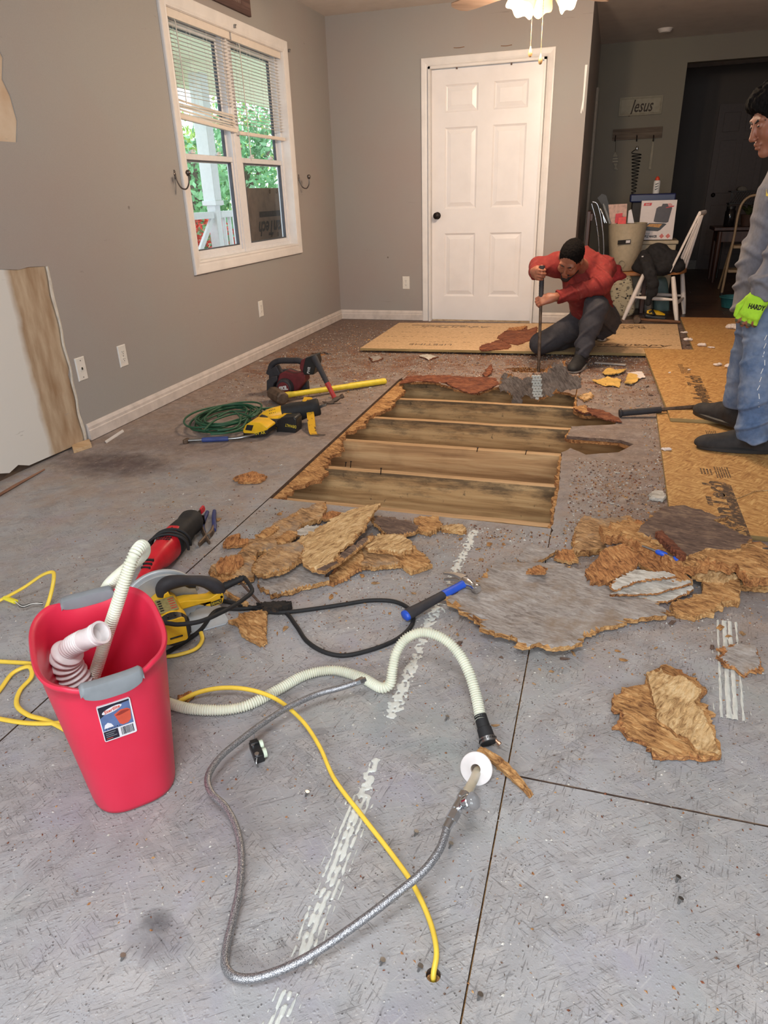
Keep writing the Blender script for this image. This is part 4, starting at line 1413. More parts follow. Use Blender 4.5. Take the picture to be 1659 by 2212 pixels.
scrap('splinter', 'long dark splintered slat laid across the heap', SCAT, A_([(730, 425), (775, 395), (1000, 238), (1012, 258), (830, 395), (770, 432)]), .046, .012, 'brown', 'raw', 9, .002, (.03, 0), .002, .3, G1, cell=.01)
scrap(SN, 'brown-skinned torn board at the opening end of the heap', SCAT, A_([(1000, 140), (1100, 150), (1190, 170), (1255, 190), (1240, 220), (1150, 240), (1100, 235), (1050, 190)]), .014, .013, 'brown', 'raw', 10, .006, (-.04, 0), .005, .5, G1)
scrap(SN, 'small tan chunk on the edge of the floor opening', SCAT, A_([(1250, 150), (1370, 150), (1385, 190), (1330, 225), (1260, 210)]), .001, .016, 'raw', 'raw', 11, .005, (0, 0), .004, .2, G1)
scrap(SN, 'narrow tan strip beside the adhesive trail near the opening', SCAT, A_([(1390, 195), (1500, 188), (1520, 215), (1500, 225), (1400, 212)]), .001, .013, 'pale', 'raw', 12, .003, (0, 0), .003, .2, G1)
scrap(SN, 'bow-shaped orange flake at the pliers side of the heap', SCAT, A_([(215, 290), (240, 255), (290, 235), (290, 265), (360, 260), (365, 280), (300, 295), (240, 300)]), .004, .010, 'raw2', 'raw2', 13, .004, (0, 0), .004, .2, G1)
scrap(SN, 'rounded orange flake lying on the long grey-topped board', SCAT, A_([(172, 405), (190, 370), (300, 358), (312, 400), (260, 440), (182, 445)]), .021, .010, 'raw2', 'raw', 14, .004, (0, .02), .004, .2, G1)
scrap(SN, 'orange flake patch in the middle of the long grey-topped board', SCAT, A_([(500, 265), (560, 220), (605, 225), (600, 250), (540, 285), (505, 285)]), .022, .008, 'raw', 'raw', 15, .004, (0, 0), .003, .2, G1)
scrap(SN, 'loose tan flake near the upper rim of the heap', SCAT, A_([(395, 240), (480, 190), (500, 205), (460, 240), (430, 255)]), .022, .008, 'raw', 'raw', 16, .004, (0, 0), .003, .2, G1)
scrap(SN, 'pale-grey thin flake tucked against the pointed board', SCAT, A_([(610, 215), (660, 195), (740, 200), (720, 220), (650, 240), (610, 240)]), .022, .006, 'white', 'raw', 17, .004, (0, 0), .003, .1, G1)
scrap(SN, 'reddish tan flake at the far tip of the heap', SCAT, A_([(745, 130), (800, 115), (850, 125), (800, 150), (750, 160)]), .012, .008, 'raw2', 'raw', 18, .004, (0, 0), .003, .2, G1)
scrap(SN, 'bent torn strip between the yellow saw and the heap', SCAT, A_([(165, 470), (235, 475), (240, 490), (205, 530), (330, 600), (320, 615), (215, 545), (165, 510)]), .003, .016, 'raw', 'raw', 19, .005, (0, 0), .004, .2, G1)
mb = MB()
p0, p1 = gz(548, 1262, .115), gz(572, 1318, .01)
sl = [(285, 480), (340, 497), (352, 515), (432, 625), (432, 642), (382, 612), (345, 545), (300, 512)]
ax = (gz(569, 1312, .0) - gz(522, 1262, .085))
R_ = []
A0, A1 = gz(516, 1254, .09), gz(571, 1313, .004)
for i in range(14):
 t = i / 13
 c = A0.lerp(A1, t)
 w = .030 * math.sin(math.pi * min(1, .25 + t * .75)) ** .6 + .003
 j = noise.noise(Vector((t * 9, 0, 4))) * .006
 R_.append([c + Vector((-.3, -.2, .9)) * (w + j) * .5, c + Vector((.6, .4, .1)) * .006, c - Vector((-.3, -.2, .9)) * (w - j) * .5, c - Vector((.6, .4, .1)) * .006])
mb.rings(R_)
o = mb.build('splinter', BROWNF, None, smooth=0, loc=A1)
tag(o, 'brown splinter of board standing up among the black cords', SCAT, G1)
scrap(SN, 'tan board offcut with a straight edge beside the steel saw shoe', SCAT, A_([(245, 712), (300, 692), (302, 676), (436, 655), (426, 815), (385, 820), (345, 800), (302, 772), (298, 732)]), .001, .012, 'raw', 'raw', 21, .004, (0, 0), .002, .2, G1)
scrap(SN, 'charred black lump of board beside the black cord', SCAT, A_([(415, 602), (470, 590), (540, 602), (548, 628), (500, 642), (440, 640)]), .001, .02, 'char', 'char', 22, .006, (0, 0), .006, .2, G1)
scrap(SN, 'widest torn board: grey sheet lying flat in front of the second heap', SCAT, B_([(65, 500), (120, 470), (220, 430), (290, 330), (400, 310), (560, 305), (740, 340), (800, 370), (900, 410), (960, 470), (1080, 505), (1165, 550), (1060, 585), (960, 590), (870, 620), (830, 640), (740, 680), (700, 730), (640, 765), (560, 760), (520, 745), (450, 760), (410, 745), (405, 705), (340, 690), (270, 690), (250, 640), (215, 600), (130, 570), (85, 540)]), .006, .014, 'grey', 'raw', 31, .010, (.0, -.02), .005, .16, G2, z_of=lambda x, y: .08 * max(0, -x - .10) + .10 * max(0, -y - .06))
scrap(SN, 'light tan torn board at the opening side of the second heap', SCAT, B_([(700, 170), (745, 90), (800, 110), (960, 95), (1000, 130), (870, 170), (870, 235), (710, 245)]), .003, .022, 'mix', 'raw', 32, .006, (0, .03), .005, .2, G2)
scrap(SN, 'thick orange layered board forming the middle of the second heap', SCAT, B_([(870, 150), (1040, 115), (1120, 175), (1230, 260), (1350, 250), (1500, 210), (1590, 210), (1650, 255), (1640, 370), (1520, 380), (1480, 320), (1360, 310), (1280, 330), (1190, 300), (1060, 240), (960, 190), (880, 200)]), .045, .030, 'raw', 'raw2', 33, .008, (0, 0), .010, .4, G2)
scrap(SN, 'dark brown weathered board lying on top of the second heap', SCAT, B_([(1030, 160), (1150, 60), (1240, 52), (1440, 100), (1390, 112), (1380, 120), (1550, 190), (1480, 240), (1430, 235), (1350, 230), (1260, 265), (1200, 240), (1100, 180)]), .080, .014, 'brown', 'raw', 34, .006, (0, .05), .004, .10, G2)
scrap(SN, 'orange oval flake with rough fibres in front of the second heap', SCAT, B_([(770, 340), (850, 260), (930, 250), (1000, 300), (990, 340), (900, 380), (800, 385)]), .030, .014, 'raw2', 'raw2', 35, .006, (0, .12), .006, .1, G2)
scrap(SN, 'orange torn board sloping down below the dark brown board', SCAT, B_([(990, 230), (1060, 240), (1200, 310), (1265, 385), (1150, 375), (1050, 330), (1000, 290)]), .034, .014, 'raw2', 'raw', 36, .005, (0, .10), .006, .3, G2)
for k, (lab, zz, p) in enumerate((('uppermost of the whitened thin layers at the front of the second heap', .042, [(890, 415), (920, 395), (1000, 360), (1130, 370), (1180, 385), (1000, 402), (910, 437)]),
         ('middle of the whitened thin layers at the front of the second heap', .026, [(905, 460), (930, 440), (1010, 410), (1240, 405), (1250, 428), (1120, 455), (1000, 460)]),
         ('lowest of the whitened thin layers at the front of the second heap', .010, [(885, 500), (920, 470), (1100, 455), (1270, 445), (1270, 465), (1160, 497), (1060, 505)]))):
 scrap('board_layer', lab, SCAT, B_(p), zz, .007, 'white', 'raw2', 40 + k, .005, (.0, .12), .004, .12, G2)
scrap(SN, 'tan torn board poking out beneath the thick orange board', SCAT, B_([(1260, 350), (1350, 320), (1500, 385), (1430, 415), (1360, 402)]), .028, .012, 'pale', 'raw', 44, .005, (0, .08), .005, .2, G2)
scrap(SN, 'sawn tan block with square corner in front of the second heap', SCAT, B_([(1340, 410), (1420, 402), (1510, 420), (1510, 495), (1430, 490), (1340, 460)]), .003, .022, 'raw', 'raw', 45, .003, (0, .10), .004, .15, G2)
scrap(SN, 'tan flake with black specks nearest the camera in the second heap', SCAT, B_([(1190, 520), (1290, 480), (1420, 490), (1410, 530), (1300, 575), (1210, 560)]), .002, .016, 'raw', 'raw', 46, .006, (0, .06), .005, .2, G2)
scrap(SN, 'flat pale plank end cut off by the frame beside the second heap', SCAT, B_([(1520, 412), (1650, 380), (1730, 366), (1730, 440), (1640, 437), (1540, 430)]), .001, .018, 'pale', 'raw', 47, .002, (0, 0), .002, .1, G2)
scrap(SN, 'small grey-brown flake on the floor between both heaps', SCAT, B_([(420, 290), (450, 250), (480, 230), (600, 260), (540, 290), (460, 315)]), .003, .010, 'grey', 'raw', 48, .004, (0, .06), .005, .2, G2)
scrap(SN, 'orange corner flake touching the widest grey sheet', SCAT, B_([(600, 285), (620, 262), (692, 250), (696, 300), (640, 300)]), .004, .012, 'raw2', 'raw', 49, .005, (0, 0), .004, .2, G2)
scrap(SN, 'small orange chip lying on top of the widest grey sheet', SCAT, B_([(460, 360), (510, 325), (545, 340), (540, 365)]), .030, .008, 'raw2', 'raw2', 50, .004, (0, 0), .003, .2, G2)
scrap('splinter', 'dark red-brown slat standing on the slope of the second heap', SCAT, B_([(1102, 182), (1130, 172), (1180, 208), (1246, 262), (1230, 272), (1160, 225)]), .085, .02, 'red', 'red', 51, .003, (-.2, .0), .003, .1, G2)
scrap(SN, 'lone thick torn board with one tan and one orange half', SCAT, B_([(1055, 860), (1130, 815), (1190, 830), (1270, 870), (1350, 950), (1300, 990), (1390, 1065), (1360, 1070), (1385, 1150), (1435, 1265), (1320, 1280), (1130, 1265), (1050, 1200), (960, 1160), (905, 1110), (940, 1070), (885, 990), (890, 950), (930, 965), (935, 935), (1050, 920)]), .002, .016, 'raw', 'raw2', 60, .007, (0, 0), .006, .3)
scrap(SN, 'tan-grey upper layer peeling off the lone thick torn board', SCAT, B_([(1055, 870), (1130, 850), (1250, 890), (1330, 955), (1290, 1000), (1350, 1075), (1380, 1160), (1430, 1258), (1330, 1245), (1220, 1160), (1110, 1090), (1090, 1000)]), .019, .012, 'brown' if False else 'pale', 'raw', 61, .005, (.0, .01), .004, .12)
scrap(SN, 'grey-brown flake curling up by the frame edge beyond the lone board', SCAT, B_([(1425, 770), (1445, 735), (1520, 722), (1590, 730), (1615, 780), (1632, 835), (1570, 842), (1530, 862), (1500, 830), (1440, 815)]), .004, .012, 'grey', 'raw2', 62, .006, (0, .06), .006, .4)
scrap(SN, 'flat brown flake on bare floor beside the floor opening', SCAT, [(505, 1031), (528, 1022), (545, 1018), (575, 1028), (562, 1040), (520, 1041)], .001, .012, 'raw2', 'raw2', 63, .004, (0, 0), .003, .2)
scrap(SN, 'small orange flake half under the white corrugated hose', SCAT, [(385, 1500), (410, 1492), (422, 1500), (405, 1512), (388, 1512)], .001, .008, 'raw2', 'raw2', 64, .003)
P0, P1 = gz(1033, 1620, .030), gz(1147, 1722, .001)
mb = MB()
R_ = []
for i in range(22):
 t = i / 21
 c = P0.lerp(P1, t) + Vector((0, 0, .010 * math.sin(math.pi * t)))
 w = .013 * math.sin(math.pi * min(1, max(.02, t * .95 + .05))) ** .8 + .002 + .003 * noise.noise(Vector((t * 14, 3, 3)))
 dn = (P1 - P0).normalized()
 sd = dn.cross(Vector((0, 0, 1)))
 R_.append([c + Vector((0, 0, w)) - sd * .008, c + sd * .006 + Vector((0, 0, w * .3)), c - Vector((0, 0, w * .9)), c - sd * .010 - Vector((0, 0, w * .2))])
mb.rings(R_)
tag(mb.build('splinter', RAW, None, smooth=0, loc=P1), 'tan wood sliver leaning against the white pipe collar', SCAT)
FL = [(380, 290), (400, 262), (430, 250), (560, 300), (640, 270), (720, 255), (780, 200), (890, 160), (905, 158), (920, 220), (950, 270), (1040, 290), (1040, 370), (870, 400), (760, 440), (690, 470), (640, 440), (560, 420), (572, 520), (520, 530), (480, 520), (490, 420), (420, 390), (375, 385)]
FLW = [gy(980 + a * .2652, 740 + b * .2652, 4.17) for a, b in FL]
fo = scrap('prised_board', 'grey piece of subfloor prised up at the far end of the opening', SCAT, [(p.x, p.z) for p in FLW], 0, .018, 'dirt', 'raw2', 70, .008, (0, 0), .006, .25, px=False)
fo.location = (fo.location.x, 4.17, fo.location.y)
fo.rotation_euler = (math.radians(78), 0, 0)
ADH = plain('dried_pale_adhesive', (206, 208, 202), .5, vary=.05, scale=40, bump=.3, bscale=120)
mb = MB()
for r in range(9):
 for c in range(3):
  p = gy(1152 + c * 6.5 + r * .4 + (r % 2) * 2, 812 + r * 5.6, 4.16)
  if (r, c) in ((8, 0), (8, 2)):
   continue
  mb.box((p.x, 4.135 + (p.z - fo.location.z) * .21, p.z), (.020, .006, .013), rot=(.2, .2, 0))
mb.build('adhesive_ridges', ADH, fo, smooth=0, world=False, loc=None)
ch = fo.children[0]
fo_m = Matrix.LocRotScale(fo.location, fo.rotation_euler, None).inverted()
for v in ch.data.vertices:
 v.co = fo_m @ v.co
for k, (lab, p, zz, tp) in enumerate((
  ('orange torn rim drooping into the far end of the opening', [(862, 828), (900, 822), (960, 826), (985, 838), (1020, 850), (1035, 846), (1060, 838), (1078, 828), (1070, 815), (1000, 812), (930, 810), (880, 812)], -.004, 'red'),
  ('upright dark flake of rotten board beyond the opening', [(1043, 808), (1052, 796), (1062, 786), (1064, 795), (1058, 808), (1048, 812)], .004, 'red'),
  ('tan flake at the corner of the opening near the black bar', [(1240, 880), (1262, 873), (1275, 890), (1262, 893)], .004, 'raw'),
  ('rotten brown flake overhanging the hole beside the black bar', [(1262, 880), (1300, 884), (1335, 902), (1345, 910), (1310, 905), (1280, 895)], .004, 'red'),
  ('brown rotten slab lying on the printed sheet by the kneeling man', [(1036, 752), (1042, 745), (1080, 733), (1103, 745), (1098, 752), (1040, 757)], .032, 'red'),
  ('larger rotten slab behind it on the printed sheet', [(1075, 728), (1090, 715), (1137, 704), (1137, 713), (1160, 706), (1155, 730), (1120, 744), (1095, 740)], .032, 'red'),
  ('short rotten strip on the printed sheet close to the door', [(1090, 716), (1100, 708), (1138, 703), (1128, 712)], .034, 'raw2'),
  ('pale peeled flake just off the printed sheet edge', [(905, 768), (925, 764), (945, 770), (925, 776)], .002, 'white'),
  ('flat pink-brown flake in the dust by the corner hole', [(800, 772), (818, 768), (826, 774), (806, 780)], .002, 'grey'),
  ('grey flake on the dusty floor near the red saw', [(655, 834), (690, 830), (702, 838), (668, 842)], .002, 'grey'),
  ('light splintered flake behind the opening beside the prised piece', [(1250, 855), (1275, 846), (1282, 853), (1262, 866)], .003, 'pale'))):
 scrap('board_flake', lab, SCAT, p, zz, .010, tp, 'red' if tp != 'pale' else 'raw', 80 + k, .006, (0, 0), .006, .3)
mb = MB()
pts = [gz(156, 968, .0), gz(160, 980, 0), gz(199, 967, 0), gz(194, 955, 0)]
mb.prism([(p.x - pts[0].x, p.y - pts[0].y) for p in pts][::-1], 0, .018)
tag(mb.build('wood_block', m_wood('pine_offcut', (166, 132, 96), (196, 164, 126), (212, 184, 148), 'x'), None, bevel=.001, loc=None, smooth=0), 'small pine block under the end of the baseboard', 'wood block').location = (pts[0].x, pts[0].y, .0005)
mb = MB()
pts = [gz(227, 955, 0), gz(230, 958, 0), gz(268, 933, 0), gz(265, 930, 0)]
mb.prism([(p.x - pts[0].x, p.y - pts[0].y) for p in pts][::-1], 0, .006)
tag(mb.build('trim_strip', TRIM, None, smooth=0), 'short white strip of trim lying along the baseboard', 'trim strip').location = (pts[0].x, pts[0].y, .0005)
mb = MB()
a, b = gz(-40, 1092, .008), gz(96, 1014, .008)
mb.tube([a, a.lerp(b, .5) + Vector((0, 0, .002)), b], [.007, .008, .004], 4)
tag(mb.build('wooden_stick', m_wood('brown_stick', (84, 56, 42), (120, 84, 66), (150, 112, 90), 'y'), None, smooth=0, loc=a), 'thin brown stick lying below the bare wallboard', 'stick')
scrap('plaster_chip', 'bluish white plaster lump beside the new panels', 'plaster', [(1404, 1066), (1412, 1058), (1432, 1060), (1438, 1072), (1432, 1078), (1408, 1074)], .001, .014, 'white', 'white', 110, .004)
rnd = random.Random(21)
CHIPM = [RAW, MIXF, PALE, GREYF, BROWNF, WHITEF]
CHIPW = ['tan', 'mottled', 'pale', 'grey', 'brown', 'whitish']
spots = []
for (zx, zy) in ((1290, 872), (1378, 738), (1530, 668), (1462, 682), (910, 755), (690, 770), (640, 795), (580, 858), (300, 1128), (722, 392), (742, 420), (714, 472), (806, 406), (340, 220), (270, 226), (122, 198), (230, 300), (330, 786), (120, 720), (1180, 615), (1420, 640), (940, 800), (1100, 740)):
 spots.append((940 + zx * .4334, 1080 + zy * .4334, 10 + rnd.random() * 9, (0, 1, 4)))
for (zx, zy) in ((1110, 670), (500, 780), (980, 920), (545, 750), (1480, 785), (1445, 740), (965, 466), (1190, 530), (1025, 505), (1240, 560), (1500, 265), (1590, 320), (1610, 375), (1645, 300), (515, 445), (790, 580), (820, 560), (1380, 150), (600, 75), (550, 80), (515, 130), (180, 160)):
 spots.append((400 + zx * .3978, 1060 + zy * .3978, 8 + rnd.random() * 10, (0, 1, 0)))
for _ in range(95):                             # the dusty zone beyond and beside the opening
 px, py = rnd.choice([(rnd.uniform(560, 1100), rnd.uniform(715, 800)), (rnd.uniform(1240, 1420), rnd.uniform(805, 890)), (rnd.uniform(1225, 1430), rnd.uniform(985, 1110)), (rnd.uniform(620, 850), rnd.uniform(820, 905)), (rnd.uniform(950, 1200), rnd.uniform(775, 830))])
 if 780 + (755 - py) * 1.5 < px < 1475 and py < 770:
  continue
 spots.append((px, py, 4 + rnd.random() * 7, (0, 1, 2, 3, 4, 5, 5)))
for _ in range(40):
 spots.append((rnd.uniform(430, 1600), rnd.uniform(1120, 1500), 4 + rnd.random() * 5, (0, 1, 2)))
def in_hole(x, y_):
 if 2.30 < y_ < 4.5 and -1.29 < x < -.06:
  return True
 return 3.1 < y_ < 3.95 and -.1 < x < .25
for i, (px, py, sz, ms) in enumerate(spots):
 p = gz(px, py)
 if in_hole(p.x, p.y):
  continue
 s = sz / FOC * (p - Vector((0, 0, CAM_H))).length * .62
 mb = MB()
 k = rnd.randint(4, 6)
 a0 = rnd.random() * 6
 el = rnd.uniform(.22, .7)
 ring = []
 for j in range(k):
  a = a0 + j * 2 * math.pi / k
  r = s * rnd.uniform(.5, 1.3)
  ring.append((r * math.cos(a), r * math.sin(a) * el))
 th = min(.006, s * .28)
 R_ = [[Vector((x * .9, y_ * .9, 0)) for x, y_ in ring], [Vector((x, y_, th * rnd.uniform(.5, 1))) for x, y_ in ring], [Vector((x * .6, y_ * .6, th * rnd.uniform(.9, 1.4))) for x, y_ in ring]]
 mb.rings(R_)
 mi_ = rnd.choice(ms)
 m = CHIPM[mi_]
 zone = 'near the printed sheet' if p.y > 4.6 else 'beyond the opening' if p.y > 4.3 else 'beside the far tools' if p.x < -1.3 else 'beside the new panels' if p.y > 2.3 else 'around the first heap' if p.x < -.5 and p.y > 1.7 else 'around the second heap' if p.y > 1.5 and p.x > -.1 else 'around the cords and hoses'
 o = mb.build('wood_chip', m, None, smooth=0)
 o.location = (p.x, p.y, .0004)
 o.rotation_euler = (0, 0, rnd.random() * 6)
 tag(o, f'small {CHIPW[mi_]} chip of board on the floor {zone}', 'wood chip', 'loose board chips on the floor')
mb = MB()
rnd = random.Random(8)
n = 0
while n < 24000:
 zone = rnd.random()
 if zone < .55:
  x, y_ = rnd.uniform(-2.4, 1.0), rnd.triangular(3.4, 6.6, 5.0)
 elif zone < .75:
  x, y_ = rnd.gauss(.1, .3), rnd.gauss(2.6, .6)
 elif zone < .9:
  x, y_ = rnd.gauss(-.6, .45), rnd.gauss(2.0, .35)
 else:
  x, y_ = rnd.uniform(-1.8, .8), rnd.uniform(.6, 2.2)
 if in_hole(x, y_) or x < XL + .03 or y_ > 6.65:
  continue
 s = rnd.uniform(.0012, .0042) * (1.0 if y_ < 2.2 else 1.7)
 a = rnd.random() * 6.28
 c, d = math.cos(a) * s, math.sin(a) * s
 e = rnd.uniform(.3, 1)
 mb.add([(x - c, y_ - d, 0), (x + d * e, y_ - c * e, 0), (x + c, y_ + d, 0), (x, y_, s * .8)], [(0, 1, 3), (1, 2, 3), (2, 0, 3)], mat=rnd.choice((0, 1, 2, 3, 3, 4)))
 n += 1
o = mb.build('debris_crumbs', [RAW2, RAW, REDROT, WHITEF, BROWNF], None, smooth=0)
tag(o, 'fine crumbs of rotten board and plaster strewn over the floor', 'debris', None, 'stuff')
def adhesive(label, field, x0, x1, y0_, y1_, c=.004):
 mb = MB()
 nx, ny = int((x1 - x0) / c), int((y1_ - y0_) / c)
 fv = np.array([[field(x0 + i * c, y0_ + j * c) for j in range(ny + 1)] for i in range(nx + 1)])
 for i in range(nx):
  for j in range(ny):
   q = [(i, j), (i + 1, j), (i + 1, j + 1), (i, j + 1)]
   poly = []
   for k in range(4):
    a, b = q[k], q[(k + 1) % 4]
    va, vb = fv[a], fv[b]
    if va > 0:
     poly.append((x0 + a[0] * c, y0_ + a[1] * c, va))
    if (va > 0) != (vb > 0):
     t = va / (va - vb)
     poly.append((x0 + (a[0] + (b[0] - a[0]) * t) * c, y0_ + (a[1] + (b[1] - a[1]) * t) * c, 0))
   if len(poly) >= 3:
    n_ = len(poly)
    mb.add([(p[0], p[1], .0006 + min(.0016, max(0, p[2]) * .004)) for p in poly], [tuple(range(n_))])
 o = mb.build('adhesive_trail', ADH, None, smooth=180)
 return tag(o, label, 'adhesive')
def f_main(x, y_):
 q = Vector((x * 30, y_ * 14, 3))
 xc = -.380 + .012 * math.sin(y_ * 3.1) + .01 * noise.noise(Vector((y_ * 6, 1, 0)))
 w = .024 + .010 * noise.noise(Vector((y_ * 5, 7, 0)))
 gap = 1 if (1.09 < y_ < 1.22 or 1.74 < y_ < 1.86 or .585 < y_ < .63) else 0
 e = 1 - abs(x - xc) / w
 comb = .9 * math.sin((x - xc) * 2 * math.pi / .011) if y_ < .98 else -.15
 lump = noise.noise(Vector((x * 90, y_ * 60, 1))) * 1.2
 hol = max(0, noise.noise(Vector((x * 120, y_ * 80, 9)))) * 2.2
 return e * 1.1 - .42 + (.75 * comb if y_ < .98 else 0) + .5 * lump - hol - gap * 1.6 + .35 * noise.noise(Vector((x * 20, y_ * 9, 5)))
adhesive('pale trail of dried adhesive running from the opening toward the camera', f_main, -.46, -.31, .48, 2.26, .003)
def f_side(x, y_):
 e = 1 - abs(x - .395 - (y_ - 1.6) * .1) / .03
 return e - .45 + .8 * math.sin((x - y_ * .1) * 2 * math.pi / .016) + .5 * noise.noise(Vector((x * 60, y_ * 30, 2)))
adhesive('short combed patch of adhesive beside the curling grey flake', f_side, .33, .47, 1.42, 1.85)
# ---------------------------------------------------------------- sheets: printed plywood by the door, new panels at the side
def m_osb(name, dark, mid, light, tint=None, fine=1.0):
 n = NT(name)
 v = n.coords()
 a = n.noise(n.coords((1.0, 5.0, 1), .5), 26 * fine, 4, .6)
 b = n.noise(n.coords((1.0, 5.0, 1), 2.1), 24 * fine, 4, .6)
 m = n.step(n.noise(v, 18 * fine, 2), .45, .55)
 g = n.mix(m, a, b)
 c = n.ramp(g, [(.32, srgb(*dark)), (.5, srgb(*mid)), (.66, srgb(*light))])
 if tint:
  yv = n.sep(n.tc.outputs['Object'])[1]
  t = n.step(n.math('ADD', yv, n.math('MULTIPLY', n.noise(v, 3, 4), .8)), tint[1], tint[2])
  c = n.mix(n.math('MULTIPLY', t, .75), c, n.mix(g, srgb(*tint[0]), srgb(*[min(255, q + 44) for q in tint[0]])))
 sp = n.step(n.vor(v, 60), .13, .07)
 c = n.mix(n.math('MULTIPLY', sp, n.math('MULTIPLY', n.step(n.noise(v, 23, 2), .5, .55), .7)), c, srgb(84, 56, 34))
 n.col(c)
 n.set(Roughness=.75)
 n.bump(g, .25, .002)
 return n.m
OSB = m_osb('orange_strand_board', (150, 102, 54), (188, 142, 84), (212, 172, 112), ((160, 92, 42), 3.0, 4.3))
PLY = m_osb('pale_sanded_sheet', (178, 142, 102), (206, 172, 132), (222, 192, 152), None, 1.4)
EDGEP = m_wood('layered_sheet_edge', (104, 86, 52), (156, 132, 86), (190, 166, 116), 'x', 1.0)
PINK = NT('worn_black_print')
PINK.col(PINK.mix(PINK.step(PINK.noise(PINK.coords(), 70, 5, .7), .50, .60), srgb(86, 68, 52), srgb(168, 128, 82)))
PINK = PINK.m
def sheet(name, label, corners, z, th, top, grooves=True):
 c0 = corners[0]
 mb = MB()
 mb.prism([(p[0] - c0[0], p[1] - c0[1]) for p in corners], 0, th)
 for i, f in enumerate(mb.f):
  mb.mi[i] = 0 if len(f) == 3 else 1
 o = mb.build(name, [top, EDGEP], None, smooth=0)
 o.location = (c0[0], c0[1], z)
 return tag(o, label, 'board')
pc = [gz(778, 752, .034), gz(1475, 765, .034), gz(1463, 700, .034), gz(862, 697, .034)]
pc = [(p.x, p.y) for p in pc]
ply = sheet('printed_sheet', 'pale printed sheet lying in front of the white door', pc, .016, .018, PLY)
def on_sheet(o, px, py, z, rot):
 p = gz(px, py, z)
 return Matrix.Translation((p.x, p.y, z + .0004)) @ Matrix.Rotation(rot, 4, 'Z')
ZP = .034
ra = math.atan2(pc[1][1] - pc[0][1], pc[1][0] - pc[0][0]) + math.pi
lettering('AdvanTech', .115, on_sheet(ply, 985, 706, ZP, ra), PINK, ply, 'printed_lettering', .3, width=.62)
lettering('LIFETIME', .085, on_sheet(ply, 930, 744, ZP, ra), PINK, ply, 'printed_lettering', width=.34)
lettering('FLAT OUT', .10, on_sheet(ply, 1338, 707, ZP, ra), PINK, ply, 'printed_lettering', bold=.002, width=.42)
lettering('FOR A QUIET', .05, on_sheet(ply, 1338, 703.4, ZP, ra), PINK, ply, 'printed_lettering', width=.40)
lettering('AdvanTech', .12, on_sheet(ply, 1360, 746, ZP, ra), PINK, ply, 'printed_lettering', .3, width=.62)
for (xa_, xb_, py) in ((890, 1010, 702.8), (1290, 1430, 749.5)):
 p, q = gz(xa_, py, ZP), gz(xb_, py, ZP)
 mb = MB()
 mb.box(((p.x + q.x) / 2, (p.y + q.y) / 2, ZP + .0004), ((q - p).length, .022, .0008), rot=(0, 0, ra))
 mb.build('printed_bar', PINK, ply, smooth=0, world=True)
for fy in (.25, .42, .60, .80):                # dotted nailing guides across the sheet
 mb = MB()
 for i in range(70):
  if rnd.random() < .45:
   continue
  fx = (i + .5) / 70
  a = Vector(pc[0]).lerp(Vector(pc[1]), fx)
  b = Vector(pc[3]).lerp(Vector(pc[2]), fx)
  p = a.lerp(b, fy)
  mb.box((p.x, p.y, ZP + .0003), (.022, .006, .0006))
 mb.build('nailing_guide', PINK, ply, smooth=0, world=True)
op1 = [(.310, 2.40), (1.55, 2.40), (1.58, 3.95), (.332, 3.95)]
new1 = sheet('floor_sheet', 'new tan strand-board sheet with printing laid along the side nearest the camera', op1, .0012, .018, OSB)
op2 = [(.388, 3.700), (1.62, 3.70), (1.55, 6.30), (1.55, 6.88), (.66, 6.88), (.60, 5.9), (.345, 5.42)]
op2 = [(.388, 3.700), (1.64, 3.70), (1.60, 6.90), (.68, 6.90), (.66, 5.46), (.318, 5.46)]
new2 = sheet('floor_sheet', 'orange strand-board sheet lapped over the tan sheet under the standing man', op2, .0200, .018, OSB)
for (px, py, size, wd, body, o, z, bold) in ((1566, 1106, .125, .62, 'AdvanTech', new1, .0192, .004), (1508, 838, .125, .60, 'AdvanTech', new2, .038, .003)):
 p = gz(px, py, z)
 lettering(body, size, Matrix.Translation((p.x, p.y, z + .0003)) @ Matrix.Rotation(math.pi / 2, 4, 'Z'), PINK, o, 'printed_lettering', .25, bold=bold, width=wd)
for (pa, pb, o, z) in (((1575, 1048), (1622, 1215), new1, .0192), ((1505, 832), (1530, 875), new2, .038)):
 p, q = gz(*pa, z), gz(*pb, z)
 mb = MB()
 mb.box(((p.x + q.x) / 2, (p.y + q.y) / 2, z + .0003), (.036, abs(p.y - q.y), .0008))
 mb.build('printed_bar', PINK, o, smooth=0, world=True)
p = gz(1612, 1172, .0192)
lettering('SUBFLOORING', .034, Matrix.Translation((p.x, p.y, .0192 + .0009)) @ Matrix.Rotation(math.pi / 2, 4, 'Z'), OSB, new1, 'printed_lettering', width=.26)
for (px, py, w, h, n_, o, z) in ((1538, 940, .05, .14, 6, new1, .0192), (1560, 1020, .06, .12, 6, new1, .0192), (1525, 1018, .05, .06, 4, new1, .0192), (1480, 800, .06, .16, 7, new2, .038), (1470, 790, .03, .10, 4, new2, .038)):
 p = gz(px, py, z)
 mb = MB()
 for i in range(n_):
  xx = p.x - w / 2 + w * (i + .5) / n_
  yy_ = p.y + h / 2
  while yy_ > p.y - h / 2:
   L = rnd.uniform(.006, .02)
   mb.box((xx, yy_ - L / 2, z + .0003), (w / n_ * .5, L, .0006))
   yy_ -= L + .004
 mb.build('small_print', PINK, o, smooth=0, world=True)
a, b = gz(1588, 1078, .021), gz(1690, 1056, .021)
mb = MB()
mb.tube(spline([a, a.lerp(b, .2) + Vector((0, .012, 0)), a.lerp(b, .45) + Vector((0, .03, .001)), a.lerp(b, .7) + Vector((0, .015, 0)), b], .01), .0018, 6)
